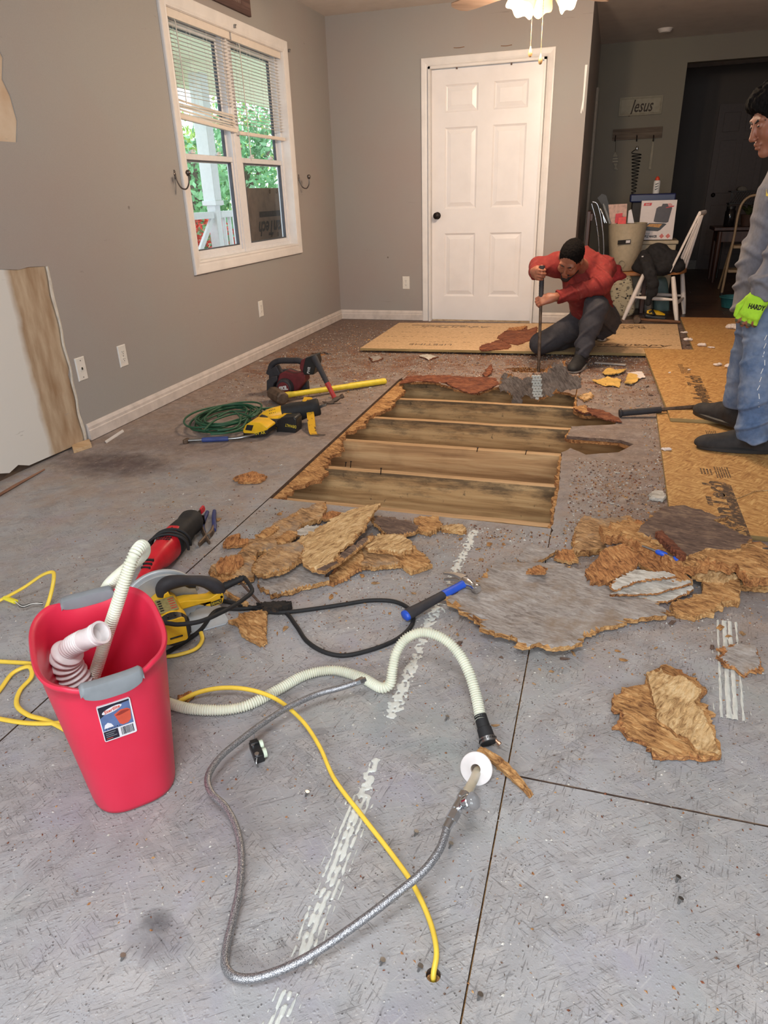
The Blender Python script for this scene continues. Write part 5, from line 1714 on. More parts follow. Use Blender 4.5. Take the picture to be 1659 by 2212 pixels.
tag(mb.build('string', PALE, None, smooth=60, loc=a), 'thin tan string lying across the tan strand-board sheet', 'string')
FLUFF = plain('white_insulation', (226, 214, 208), .95, vary=.06, scale=20, bump=.5, bscale=60)
def tuft(px, py, z, r, label, seed):
 p = gz(px, py, z)
 rd = random.Random(seed)
 mb = MB()
 for _ in range(6):
  a = rd.random() * 6.28
  q = r * .55 * rd.random()
  mb.ell((p.x + q * math.cos(a) * 1.6, p.y + q * math.sin(a), z + r * .3), (r * rd.uniform(.4, .7), r * rd.uniform(.35, .6), r * rd.uniform(.25, .34)), 9, 6)
 bm = bmesh.new()
 o = mb.build('insulation_tuft', FLUFF, None, loc=(p.x, p.y, z))
 for v in o.data.vertices:
  q = noise.noise_vector(v.co * 70) * r * .18
  v.co += q
  v.co.z = max(v.co.z, .0005)
 tag(o, label, 'insulation', 'tufts of white insulation')
for i, (px, py, r, lab) in enumerate(((1585, 711, .06, 'largest white insulation tuft by the standing man'), (1478, 720, .025, 'white insulation tuft near the corner of the printed sheet'), (1482, 736, .035, 'white insulation tuft beside the printed sheet edge'), (1512, 748, .035, 'larger white tuft in the middle of the orange sheet'), (1536, 752, .02, 'smaller white tuft next to the middle one on the orange sheet'),
          (1552, 790, .03, 'white insulation tuft on orange sheet close to the shoes'), (1575, 794, .035, 'fluffy white tuft nearest the jeans'), (1488, 800, .015, 'white crumb of insulation on the print of orange sheet'), (1447, 806, .012, 'white crumb beside the orange sheet edge'), (1441, 973, .022, 'white tuft on the edge of the tan sheet'))):
 tuft(px, py, .038 if i < 9 else .0192, r, lab, i)
for i, (px, py) in enumerate(((1318, 1186), (1362, 1192), (1376, 1228))):
 tuft(px, py, .012, .03, ('insulation wisp behind the orange oval flake', 'insulation wisp beside the light tan board of the second heap', 'insulation wisp under the sloping orange board')[i], 30 + i)
PAPER = plain('yellowed_paper', (214, 172, 92), .8, vary=.12, scale=12, sub=0)
K_ = .2652
for i, (lab, p, zz) in enumerate((('yellow paper sheet torn wide beside the new panels', [(1130, 312), (1250, 278), (1362, 300), (1350, 365), (1300, 350), (1240, 352)], .006),
         ('yellow paper scrap folded behind the wide yellow sheet', [(1208, 240), (1270, 205), (1330, 230), (1410, 210), (1380, 240), (1300, 262), (1235, 264)], .012),
         ('curled yellow paper flap touching the white tissue', [(1390, 330), (1420, 262), (1480, 250), (1518, 292), (1450, 342)], .010),
         ('white crumpled tissue beside the yellow papers', [(1410, 240), (1470, 232), (1540, 250), (1560, 280), (1520, 290), (1440, 258)], .008))):
 o = scrap('torn_paper', lab, 'paper', zm(980, 740, K_, p), zz, .0025, 'pale', 'pale', 120 + i, .003, (0, 0), .014, -1, 'torn paper on the floor')
 o.data.materials[0] = o.data.materials[1] = PAPER if i < 3 else FLUFF
mb = MB()
a, b = gz(1285, 783, .008), gz(1352, 788, .008)
mb.box((a + b) / 2, ((b - a).length, .035, .006), rot=(0, 0, math.atan2(b.y - a.y, b.x - a.x)))
tag(mb.build('trim_strip', plain('dusty_white_strip', (196, 186, 178), .7), None, bevel=.001, loc=a), 'dusty white strip lying along the printed sheet edge', 'trim strip')
# ================================================================ THE RED BIN, HOSES AND CABLES
def m_pink():
 n = NT('coral_red_plastic')
 v = n.coords()
 n.col(n.mix(n.noise(v, 8, 3), srgb(212, 34, 64), srgb(222, 50, 80)))
 n.set(Roughness=.42, Subsurface_Weight=.12)
 n.b.inputs['Subsurface Radius'].default_value = (.02, .004, .004)
 n.bump(n.noise(v, 900, 2), .25, .0005)
 return n.m
BINM = m_pink()
GREYP = plain('grey_grip_plastic', (128, 132, 136), .5, vary=.05, bump=.2, bscale=700, bdist=.0004)
bin_ = thing('waste_bin', 'coral red plastic waste bin with grey grips and a product sticker', 'bin', (-.897, .9204, 0), -.7784)
LA, LB, BH, BS = .1711, .1207, .363, .728
def superell(la, lb, z, n=3.0, N=96, zf=None):
 out = []
 for i in range(N):
  t = 2 * math.pi * i / N
  c, s_ = math.cos(t), math.sin(t)
  x = math.copysign(abs(c) ** (2 / n), c) * la
  y_ = math.copysign(abs(s_) ** (2 / n), s_) * lb
  out.append(Vector((x, y_, z + (zf(t) if zf else 0))))
 return out
def rimz(t):                                   # the rim dips a little at both grips
 return -.010 * max(0, abs(math.cos(t)) - .86) / .14
mb = MB()
R_ = [superell(LA * BS * .93, LB * BS * .93, .002), superell(LA * BS * .985, LB * BS * .985, .005), superell(LA * BS, LB * BS, .014)]
for k in range(1, 13):
 f = k / 12
 s_ = BS + (.975 - BS) * f
 R_.append(superell(LA * s_, LB * s_, .014 + (BH - .028) * f, zf=(lambda t: rimz(t)) if k == 12 else None))
R_.append(superell(LA * 1.0, LB * 1.0, BH - .012, zf=rimz))
R_.append(superell(LA * 1.015, LB * 1.02, BH - .004, zf=rimz))
R_.append(superell(LA * 1.0, LB * 1.0, BH, zf=rimz))
R_.append(superell(LA * .965, LB * .95, BH - .002, zf=rimz))
R_.append(superell(LA * .945, LB * .925, BH - .010, zf=rimz))
for k in range(11, -1, -1):
 f = k / 12
 s_ = BS + (.955 - BS) * f
 R_.append(superell((LA - .006) * s_, (LB - .006) * s_, .014 + (BH - .028) * f))
mb.rings(R_)
mb.build('shell', BINM, bin_, smooth=60)
for sg in (1, -1):
 mb = MB()
 R_ = []
 for i in range(25):
  q = -.5 + i / 24
  t = (0 if sg > 0 else math.pi) + q * .62
  c, s_ = math.cos(t), math.sin(t)
  x = math.copysign(abs(c) ** (2 / 3), c) * LA
  y_ = math.copysign(abs(s_) ** (2 / 3), s_) * LB
  nrm_ = Vector((sg, 0, 0))
  e = min(1, (1 - abs(q) * 2) * 7)
  w = .004 + .004 * e
  zc = BH - .010 + .011 * e * .6
  drop = .030 * e * (1 - .45 * (abs(q) * 2) ** 2)
  base = Vector((x, y_, 0))
  sec = [(.0075 + w * .25, zc - drop), (.0085 + w * .35, zc - .010), (.006 + w * .3, zc + .003), (-.002, zc + .0065), (-.010 - w * .3, zc + .002), (-.0125 - w * .2, zc - .010), (-.0115 - w * .2, zc - drop * .8), (-.009, zc - drop * .85), (-.001, zc - .008), (.006, zc - drop)]
  R_.append([base + nrm_ * a + Vector((0, 0, b)) for a, b in sec])
 mb.rings(R_)
 mb.build('grip', GREYP, bin_, smooth=50)
MSx = Matrix.LocRotScale(bin_.location, bin_.rotation_euler, None)
slope = (LA * .975 - LA * BS) / (BH - .028)
FS = MSx @ frame((LA * (BS + (.975 - BS) * .68) + .0035, -.006, .014 + (BH - .028) * .735), (0, 1, 0), (slope, 0, 1)) @ Matrix.Diagonal((.80, 1.06, 1, 1))
PAPW = plain('sticker_white', (226, 222, 226), .45, vary=.02)
NAVY = plain('sticker_navy', (30, 28, 46), .45, vary=.04)
STBL = plain('sticker_blue', (92, 112, 156), .45, vary=.08, scale=60)
STRD = plain('sticker_red_orange', (206, 82, 60), .45, vary=.06)
mb = MB()
SW, SHt = .0365, .043
def rr(w, h, r, n=5):
 out = []
 for cx, cy, a0 in ((w - r, h - r, 0), (-w + r, h - r, 90), (-w + r, -h + r, 180), (w - r, -h + r, 270)):
  for i in range(n):
   a = math.radians(a0 + 90 * i / (n - 1))
   out.append((cx + r * math.cos(a), cy + r * math.sin(a)))
 return out
mb.prism(rr(SW, SHt, .004), -.004, .0006, FS)
lab_ = mb.build('sticker', PAPW, bin_, smooth=0, world=True)
def flat(pts, z, m, nm):
 mb = MB()
 mb.prism(pts, .0004, .0006 + z, FS)
 return mb.build(nm, m, lab_, smooth=0, world=True)
flat([(-.0345, .0405), (.0335, .0405), (.0335, -.017), (-.0345, -.017)], .0002, STBL, 'blue_field')
flat([(-.0345, .0405), (.0335, .0405), (.0335, .037), (.018, .036), (0, .031), (-.018, .024), (-.0345, .015)], .0004, NAVY, 'dark_corner')
flat([(-.028 + .0 + .022 + .0225 * math.cos(a), .0285 + .006 * math.sin(a) + .004 * math.cos(a)) for a in [i * math.pi / 12 for i in range(24)]], .0006, PAPW, 'white_oval')
lettering('Sterilite', .0105, FS @ Matrix.Translation((-.006, .0285, .0013)) @ Matrix.Rotation(.17, 4, 'Z'), STRD, lab_, 'brand_lettering', .15, .0001, bold=.0003, width=.036)
flat([(-.004, .015), (.012, .022), (.026, .021), (.0325, .016), (.030, -.006), (.022, -.013), (.010, -.014), (.004, -.010)], .0006, STRD, 'pictured_bin')
flat([(-.002, .012), (.012, .019), (.026, .018), (.031, .015), (.018, .012), (.006, .010)], .0008, plain('sticker_dark_red', (150, 50, 40), .45), 'pictured_rim')
flat([(-.031, -.011), (-.028, -.003), (-.021, .001), (-.014, -.003), (-.010, -.011)], .0006, PAPW, 'white_patch')
lettering('5 Gal./19 L', .006, FS @ Matrix.Translation((-.012, -.0142, .0010)), NAVY, lab_, 'size_lettering', 0, .0001, width=.034)
flat([(-.0345, -.0185), (-.003, -.0185), (-.003, -.0405), (-.0345, -.0405)], .0003, NAVY, 'dark_block')
for i, wd_ in enumerate((.022, .018, .024, .014)):
 flat([(-.031, -.0225 - i * .0045), (-.031 + wd_, -.0225 - i * .0045), (-.031 + wd_, -.0238 - i * .0045), (-.031, -.0238 - i * .0045)], .0005, STRD if i == 3 else GREYP, 'small_print')
rnd = random.Random(2)
mb = MB()
x = .003
while x < .030:
 w = rnd.choice((.0006, .0009, .0016))
 mb.prism([(x, -.020), (x + w, -.020), (x + w, -.0385), (x, -.0385)], .0004, .0010, FS)
 x += w + rnd.choice((.0006, .001))
mb.build('barcode', NAVY, lab_, smooth=0, world=True)
HOSEW = plain('translucent_white_hose', (222, 222, 204), .4, vary=.04, sub=.25)
HOSEW2 = plain('ivory_pipe', (214, 206, 182), .35, vary=.04, sub=.2)
def corrugated(mb, path, r, pitch=.0060, depth=.0019, seg=14):
 P = spline(path, pitch / 4)
 rad = [r + depth * (math.cos(i * math.pi / 2) if i % 4 != 3 else .0) for i in range(len(P))]
 mb.tube(P, rad, seg)
 return P
hs = thing('drain_hose', 'white corrugated drain hose looping out of the bin and across the floor', 'hose', gz(600, 1490, 0))
mb = MB()
hp = [gz(x, y_, z) for x, y_, z in ((200, 1470, .18), (215, 1425, .24), (232, 1370, .30), (255, 1300, .38), (274, 1240, .44))]
hp += [hp[-1] + Vector((.012, .016, .034)), hp[-1] + Vector((.008, .050, .040)), hp[-1] + Vector((-.02, .085, .0)), gz(232, 1268, .34)]
hp += [gz(236, 1330, .18), gz(262, 1420, .04), gz(312, 1490, .014)]
hp += [gz(x, y_, z) for x, y_, z in ((368, 1520, .014), (430, 1533, .014), (520, 1528, .014), (600, 1490, .014), (660, 1458, .014), (720, 1448, .014), (780, 1463, .014), (826, 1486, .016), (842, 1478, .028), (848, 1445, .065), (856, 1410, .10), (876, 1381, .125), (912, 1366, .14), (955, 1378, .135), (990, 1410, .115), (1014, 1455, .09), (1029, 1505, .062), (1039, 1556, .042))]
P = corrugated(mb, hp, .0118)
mb.build('corrugated_tube', HOSEW, hs, smooth=60, world=True)
c0, c1 = gz(1037, 1545, .046), gz(1056, 1606, .016)
d = (c1 - c0).normalized()
mb = MB()
L = (c1 - c0).length
MC = Matrix.Translation(c0) @ d.to_track_quat('Z', 'Y').to_matrix().to_4x4()
mb.lathe([(.012, 0), (.0145, .001), (.0148, L * .45), (.0165, L * .47), (.0175, L * .8), (.018, L), (.013, L)], 24, MC)
cuff = mb.build('rubber_cuff', RUBBER, hs, world=True)
mb = MB()
mb.lathe([(.0185, L * .80), (.0195, L * .81), (.0195, L * .97), (.0185, L * .98)], 28, MC, cap=False)
for i in range(16):
 a = i * .3
 mb.box((MC @ Vector((.0196 * math.cos(a), .0196 * math.sin(a), L * .89))), (.001, .002, .007), mat=1)
cl = mb.build('hose_clamp', [STEEL, DARKM], cuff, world=True)
mb = MB()
s0 = MC @ Vector((.017, -.012, L * .72))
pp_ = [gz(1062, 1588, .03), gz(1076, 1604, .022)]
mb.cyl(pp_[0], pp_[1], .0035, seg=10)
mb.cyl(pp_[1], pp_[1] + (pp_[1] - pp_[0]).normalized() * .006, .0052, seg=8)
mb.build('clamp_screw', plain('coppery_steel', (190, 150, 124), .3, .9), cuff, world=True)
tp = thing('pleated_trap_pipe', 'white pleated flexible trap pipe standing in the red bin', 'pipe', gz(180, 1440, .2))
mb = MB()
tpath = spline([gz(x, y_, z) for x, y_, z in ((182, 1500, .17), (160, 1462, .215), (142, 1428, .262), (152, 1400, .298), (178, 1384, .322), (200, 1375, .338))], .0018)
rad = []
for i in range(len(tpath)):
 t = i / (len(tpath) - 1)
 big = t < .62
 per, amp, mid_ = (9, .0115, .0215) if .12 < t < .60 else ((4, .0022, .0205) if t < .86 and t >= .60 else (3, 0, .0215))
 rad.append(mid_ + amp * abs(math.sin(math.pi * i / per)) if amp else mid_)
mb.tube(tpath, rad, 28)
PIPEW = plain('white_trap_plastic', (228, 222, 220), .4, vary=.03, sub=.1)
mb.build('bellows', PIPEW, tp, smooth=40, world=True)
mb = MB()
e1 = tpath[-1]
dv = (gz(216, 1366, .349) - gz(190, 1379, .331)).normalized()
ME = Matrix.Translation(e1 - dv * .004) @ dv.to_track_quat('Z', 'Y').to_matrix().to_4x4()
mb.lathe([(.0215, 0), (.0222, .008), (.0222, .012), (.0235, .013), (.0235, .017), (.0222, .018), (.0222, .024), (.0240, .025), (.0240, .030), (.0195, .030), (.0190, -.004)], 30, ME, cap=False)
mb.build('socket_end', PIPEW, tp, world=True)
BRAID = NT('braided_steel')
v = BRAID.coords()
wv = BRAID.vor(v, 600)
BRAID.col(BRAID.ramp(wv, [(.1, srgb(208, 208, 210)), (.6, srgb(126, 126, 130))]))
BRAID.set(Roughness=.38, Metallic=.75)
BRAID.bump(wv, .5, .0008)
BRAID = BRAID.m
sl_ = thing('supply_line', 'braided grey water supply line looped in front of the bin', 'hose', gz(600, 1700))
mb = MB()
sp = [gz(x, y_, z) for x, y_, z in ((772, 1474, .060), (735, 1486, .055), (690, 1498, .05), (630, 1524, .05), (580, 1554, .05), (520, 1598, .05), (472, 1640, .05), (449, 1680, .048), (456, 1712, .044), (486, 1742, .04), (508, 1782, .036), (521, 1840, .030), (517, 1920, .024), (502, 1990, .02), (488, 2050, .018), (487, 2086, .017), (503, 2108, .017), (540, 2114, .018), (600, 2098, .022), (670, 2064, .032), (760, 2004, .050), (850, 1936, .070), (920, 1876, .088), (952, 1830, .098), (966, 1788, .106))]
P = spline(sp, .005)
mb.tube(P, .0072, 14)
mb.build('braided_hose', BRAID, sl_, smooth=60, world=True)
mb = MB()
e0, e1 = gz(772, 1474, .060), gz(787, 1468, .062)
dv = (e1 - e0).normalized()
mb.lathe([(.0085, -.004), (.0088, .006), (.0095, .007), (.0095, .016), (.006, .017), (.006, .022), (.0042, .022)], 6, Matrix.Translation(e0) @ dv.to_track_quat('Z', 'Y').to_matrix().to_4x4())
mb.build('end_nut', CHROME, sl_, smooth=20, world=True)
sv = thing('stop_valve', 'chrome stop valve with a clear knob on a pipe leaving the floor', 'valve', gz(1032, 1666))
b0 = gz(1034, 1664, .004)
b1 = gz(1004, 1722, .112)
mb = MB()
bp = spline([Vector((b0.x + .012, b0.y + .03, -.03)), b0, gz(1024, 1683, .045), b1], .006)
mb.tube(bp, .0092, 16)
mb.build('pipe_stub', HOSEW2, sv, world=True)
ax_ = (gz(1024, 1683, .045) - b0).normalized()
mb = MB()
axt = (ax_ + Vector((-.12, -.35, .25))).normalized()
MCo = Matrix.Translation(gz(1029, 1660, .026)) @ axt.to_track_quat('Z', 'Y').to_matrix().to_4x4()
mb.lathe([(.0335, -.002), (.0345, -.001), (.0340, .002), (.030, .0045), (.016, .0065), (.0115, .0085), (.0105, .0085), (.0105, -.002)], 40, MCo, cap=False)
mb.build('pipe_collar', PIPEW, sv, world=True)
v0, v1 = gz(1000, 1726, .115), gz(966, 1786, .106)
dv = (v1 - v0).normalized()
MV = Matrix.Translation(v0) @ dv.to_track_quat('Z', 'Y').to_matrix().to_4x4()
Lv = (v1 - v0).length
mb = MB()
mb.lathe([(.011, -.012), (.0125, -.010), (.0125, .002), (.0105, .004), (.0105, Lv * .42), (.008, Lv * .46), (.008, Lv * .58)], 24, MV)
mb.lathe([(.0115, Lv * .50), (.0115, Lv * .78), (.009, Lv * .80)], 6, MV)
mb.lathe([(.0088, Lv * .78), (.0084, Lv * 1.08)], 20, MV)
mb.build('valve_body', CHROME, sv, smooth=30, world=True)
kd = (Vector((0, 0, CAM_H)) - v0).normalized() * .55 + Vector((.55, .25, .1))
kd.normalize()
MKn = Matrix.Translation(v0 + dv * .012) @ kd.to_track_quat('Z', 'Y').to_matrix().to_4x4()
mb = MB()
mb.lathe([(.007, 0), (.009, .010), (.013, .012), (.0145, .016), (.0145, .026), (.012, .029), (.010, .030)], 28, MKn)
mb.build('knob_collar', CHROME, sv, smooth=30, world=True)
CLEAR = NT('clear_acrylic')
CLEAR.set(Transmission_Weight=.85, Roughness=.08, IOR=1.45)
CLEAR.col((.86, .87, .90, 1))
mb = MB()
mb.lathe([(.0135, .028)] + [(.0155 * (1 + .03 * (k % 2)) * math.cos(a), .032 + .012 * math.sin(a)) for k, a in enumerate([i * math.pi / 18 for i in range(9)])] + [(.001, .044)], 28, MKn)
mb.build('clear_knob', CLEAR.m, sv, smooth=50, world=True)
YEL = plain('yellow_cable_jacket', (236, 200, 70), .45, vary=.06, scale=20)
def cable(label, path, cat='cable', r=.0046, m=None, name='yellow_cable', sx=1.35, seg=10):
 mb = MB()
 P = spline([gz(*p) if not isinstance(p, Vector) else p for p in path], .008)
 mb.tube(P, r, seg, sx=sx)
 o = mb.build(name, m or YEL, None, smooth=60, loc=P[len(P) // 2])
 return tag(o, label, cat)
hole = gz(935, 2108, 0)
cable('yellow flat cable coming out of the floor hole and arching toward the bin', [gz(936, 2106) + Vector((.002, 0, -.05)), gz(936, 2106) + Vector((0, .001, .002)), (943, 2062, .012), (932, 2000, .012), (893, 1912, .010), (850, 1850, .010), (782, 1762, .012), (722, 1682, .020), (690, 1612, .026), (652, 1556, .030), (596, 1510, .034), (540, 1490, .036), (480, 1486, .034), (425, 1497, .024), (385, 1517, .010), (355, 1536, .006), (290, 1530, .006), (200, 1470, .006), (140, 1440, .006), (100, 1437, .01), (50, 1432, .008), (0, 1429, .006), (-60, 1425, .006)])
cable('yellow cable forming the open loop beside the bin base', [(-60, 1570, .006), (0, 1490, .006), (30, 1452, .012), (62, 1440, .018), (68, 1462, .014), (44, 1490, .008), (36, 1522, .006), (62, 1545, .006), (100, 1556, .006), (140, 1576, .006), (176, 1600, .006)])
cable('yellow cable lying straight past the lower corner of the bin', [(-60, 1540, .005), (0, 1553, .005), (60, 1562, .006), (120, 1562, .006), (175, 1556, .006)])
cb = thing('stripped_cable', 'yellow cable rearing up beside the bin with stripped wires at its end', 'cable', gz(90, 1300))
mb = MB()
mb.tube(spline([gz(*p) for p in ((-40, 1320, .01), (0, 1297, .015), (50, 1270, .05), (96, 1240, .085), (114, 1236, .09), (116, 1252, .08), (108, 1290, .03), (98, 1318, .006), (85, 1345, .006))], .006), .0046, 10, sx=1.35)
mb.build('jacket', YEL, cb, smooth=60, world=True)
mb = MB()
q0, q1 = gz(10, 1291, .02), gz(34, 1300, .02)
mb.tube([q0, q1], .006, 10, sx=1.5)
mb.build('jacket_end', plain('bright_yellow_tag', (240, 224, 60), .45), cb, world=True)
for k, (m_, off) in enumerate(((BLACKP, 0), (plain('white_wire', (206, 202, 196), .5), .004), (BLACKP, -.003))):
 mb = MB()
 mb.tube(spline([gz(x, y_, .018 + off) for x, y_ in ((32, 1299), (50, 1308 + k * 2), (70, 1303 + k), (92, 1306 - k * 2))], .004), .0016, 7)
 mb.build('wire', m_, cb, world=True)
cable('short yellow cable curving round the motor end of the yellow circular saw', [(290, 1405, .006), (356, 1418, .006), (395, 1412, .006), (425, 1400, .008), (437, 1382, .012), (434, 1366, .016)], sx=1.3)
F_T = gz(556, 1632)
tb = thing('terminal_block', 'small black electrical terminal block with two pale knobs beside the braided line', 'terminal', F_T, math.atan2(-(gz(580, 1640) - gz(530, 1600)).x, 0) if False else -.85)
mb = MB()
mb.box((0, 0, .011), (.052, .022, .020))
mb.box((-.018, 0, .024), (.014, .018, .006))
mb.build('housing', BLACKP, tb, bevel=.0015)
for dx in (-.010, .018):
 mb = MB()
 mb.cyl((dx, .010, .018), (dx, .018, .018), .0105, seg=20)
 mb.build('knob', plain('pale_green_plastic', (206, 218, 196), .4), tb, bevel=.001)
for dx in (-.012, .020):
 mb = MB()
 mb.cyl((dx, -.004, .021), (dx, -.004, .0255), .005, seg=12)
 mb.build('terminal_screw', CHROME, tb)
mb = MB()
mb.tube(spline([(-.026, 0, .018), (-.034, .004, .026), (-.040, .008, .034)], .003), .0012, 6)
mb.tube(spline([(.026, -.006, .018), (.034, -.010, .012), (.036, -.008, .003)], .003), .0018, 6)
mb.build('terminal_wire', STEEL, tb)
# ================================================================ HAND AND POWER TOOLS
YTOOL = plain('tool_yellow', (238, 186, 34), .42, vary=.05, bump=.06, bscale=300)
YTOOL2 = plain('pale_tool_yellow', (236, 208, 60), .45, vary=.06, bump=.1, bscale=200)
RTOOL = plain('tool_red', (204, 30, 44), .42, vary=.06, bump=.08, bscale=300)
DKRED = plain('dusty_dark_red', (104, 34, 38), .55, vary=.15, bump=.1, bscale=120)
GRIP = plain('dark_grey_rubber_grip', (48, 46, 50), .65, vary=.12, bump=.3, bscale=300)
ALU = plain('dull_cast_aluminium', (186, 190, 192), .45, .35, vary=.08, scale=20, bump=.1, bscale=150)
SHOE = plain('zinc_plated_steel', (200, 208, 216), .4, .3, vary=.05)
IRON = plain('rusty_forged_iron', (104, 86, 72), .6, .5, vary=.25, scale=25, bump=.3, bscale=90)
WHITEP = plain('white_print', (228, 226, 224), .5, vary=.02)
def vframe(px, py, z=0.0):
 """upright plane through a floor point, facing the camera's side of the room"""
 p = gz(px, py, z)
 return frame((0, p.y, 0), (1, 0, 0), (0, 0, 1)), p.y
def vpts(pts, yv):
 out = []
 for a, b in pts:
  p = gy(a, b, yv)
  out.append((p.x, p.z))
 return out
def solid(pts, yv, d0, d1):
 """outline standing at depth yv, given real thickness from d0 (near side) to d1 behind it"""
 mb = MB()
 mb.prism(vpts(pts, yv), -d1, -d0, frame((0, yv, 0), (1, 0, 0), (0, 0, 1)))
 return mb
# ---- yellow corded circular saw by the bin, standing on its shoe
a, b = gz(432, 1366), gz(497, 1347)
rear = (b - a)
rear.z = 0
rear.normalize()
away = Vector((-rear.y, rear.x, 0))
cs = thing('circular_saw', 'yellow corded circular saw with steel shoe and black grip behind the red bin', 'power tool', (b.x, b.y, 0), math.atan2(rear.y, rear.x))
mb = MB()
mb.prism([(-.275, 0), (-.012, 0), (0, .012), (0, .105), (-.02, .13), (-.275, .13), (-.295, .11), (-.295, .02)], .001, .005, holes=[[(-.035 + .006 * math.cos(t), .055 + .006 * math.sin(t)) for t in [i * .5236 for i in range(12)]]])
mb.box((-.15, .129, .008), (.26, .004, .014))
mb.build('shoe', SHOE, cs, bevel=.0008)
FXZ = frame((0, 0, 0), (1, 0, 0), (0, 0, 1))       # local x, z drawn; depth = -y
arc = lambda cx, cz, r, a0, a1, n=28: [(cx + r * math.cos(math.radians(a0 + (a1 - a0) * i / n)), cz + r * math.sin(math.radians(a0 + (a1 - a0) * i / n))) for i in range(n + 1)]
mb = MB()
mb.prism(arc(-.165, .060, .104, -8, 188) + [(-.25, .02), (-.08, .02)], -.128, -.086, FXZ)
up = mb.build('upper_guard', ALU, cs, bevel=.010, segs=3)
mb = MB()
mb.tube([Vector((p[0], .107, p[1])) for p in arc(-.165, .060, .107, 10, 172)], .007, 10)
mb.build('guard_rib', ALU, up, smooth=60)
mb = MB()
mb.prism(arc(-.165, .050, .080, 180, 372) + arc(-.165, .05, .062, 12, 0, 4), -.118, -.094, FXZ)
mb.build('lower_guard', ALU, cs, bevel=.004)
mb = MB()
mb.prism(arc(-.165, .048, .088, 0, 360)[:-1], -.108, -.1062, FXZ)
mb.build('blade', STEEL, cs, smooth=0)
mb = MB()
mb.cyl((-.165, .085, .075), (-.165, -.012, .075), .043, .041, 32)
mb.cyl((-.165, -.012, .075), (-.165, -.050, .075), .0455, .044, 32)
mb.build('motor_housing', YTOOL, cs, bevel=.004, segs=2)
mb = MB()
mb.cyl((-.165, -.050, .075), (-.165, -.080, .075), .047, .043, 32)
for k in range(14):
 a_ = k * 2 * math.pi / 14
 mb.box((-.165 + .0465 * math.cos(a_), -.062, .075 + .0465 * math.sin(a_)), (.004, .018, .004), rot=(0, -a_, 0))
mb.build('motor_end_cap', BLACKP, cs, bevel=.003)
mb = MB()
mb.prism(rr(.030, .036, .008), -.002, .004, frame((-.165, -.080, .080), (1, 0, 0), (0, 0, 1)))
mb.box((-.165, -.0855, .062), (.034, .003, .004), mat=1)
mb.build('end_badge', [YTOOL, BLACKP], cs, bevel=.001)
mb = MB()
mb.box((-.165, -.002, .1185), (.052, .075, .004))
plt = mb.build('data_plate', plain('faded_data_plate', (150, 140, 92), .5, vary=.15, scale=90), cs, bevel=.001)
mb = MB()
for i in range(5):
 mb.box((-.182, -.03 + i * .013, .1208), (.010, .007, .0006))
 mb.box((-.150, -.03 + i * .013, .1208), (.016, .003, .0006), mat=1)
mb.build('plate_print', [BLACKP, RTOOL], plt, smooth=0)
mb = MB()
mb.prism([(-.270, .040), (-.225, .035), (-.195, .088), (-.115, .090), (-.075, .070), (-.035, .060), (.002, .066), (.012, .092), (.010, .118), (-.020, .120), (-.060, .105), (-.10, .112), (-.165, .128), (-.215, .130), (-.232, .160), (-.240, .196), (-.262, .190), (-.272, .150), (-.283, .09)], -.080, -.040, FXZ)
mb.v = [(p[0] * .60 - .005, p[1], p[2] * .64 + .008) for p in mb.v]
hb = mb.build('handle_frame', YTOOL, cs, bevel=.006, segs=3)
for x_, z_ in ((-.162, .048), (-.162, .072), (-.056, .062), (-.023, .058), (-.005, .072)):
 mb = MB()
 mb.cyl((x_, .042, z_), (x_, .0385, z_), .004, seg=12)
 mb.build('screw', DARKM, hb)
mb = MB()
mb.prism([(-.040, .050), (-.006, .054), (-.006, .067), (-.040, .063)], -.043, -.038, FXZ)
bd = mb.build('badge', BLACKP, hb)
lettering('DEWALT', .011, Matrix.LocRotScale(cs.location, cs.rotation_euler, None) @ frame((-.023, .0376, .0585), (1, 0, .12), (-.12, 0, 1)), YTOOL2, hb, 'brand_lettering', 0, .0003, width=.030)
mb = MB()
gp = spline([(-.262, .065, .172), (-.258, .065, .204), (-.236, .065, .220), (-.19, .065, .219), (-.14, .065, .209), (-.08, .065, .190), (-.038, .065, .165), (-.010, .065, .136), (.002, .065, .108)], .006)
gp = [Vector((p[0] * .60 - .005, p[1] - .005, p[2] * .64 + .008)) for p in gp]
mb.tube(gp, [.018 + .003 * math.sin(i / len(gp) * 9) for i in range(len(gp))], 18)
mb.build('rubber_grip', GRIP, cs, smooth=60)
mb = MB()
mb.tube([(-.095, .06, .136), (-.085, .06, .126), (-.07, .06, .122)], .010, 10)
mb.build('trigger', BLACKP, cs, smooth=60)
mb = MB()
csM = Matrix.LocRotScale(cs.location, cs.rotation_euler, None)
csI = csM.inverted()
mb.cyl((.008, .065, .088), (.075, .060, .104), .012, .008, 14)
for k in range(5):
 t = .15 + k * .17
 mb.tube([(.008 + .067 * t - .003, .0645, .088 + .016 * t), (.008 + .067 * t + .003, .0642, .0886 + .016 * t)], .0125 - .004 * t, 14)
mb.build('strain_relief', RUBBER, cs)
e = csM @ Vector((.074, .060, .104))
mb = MB()
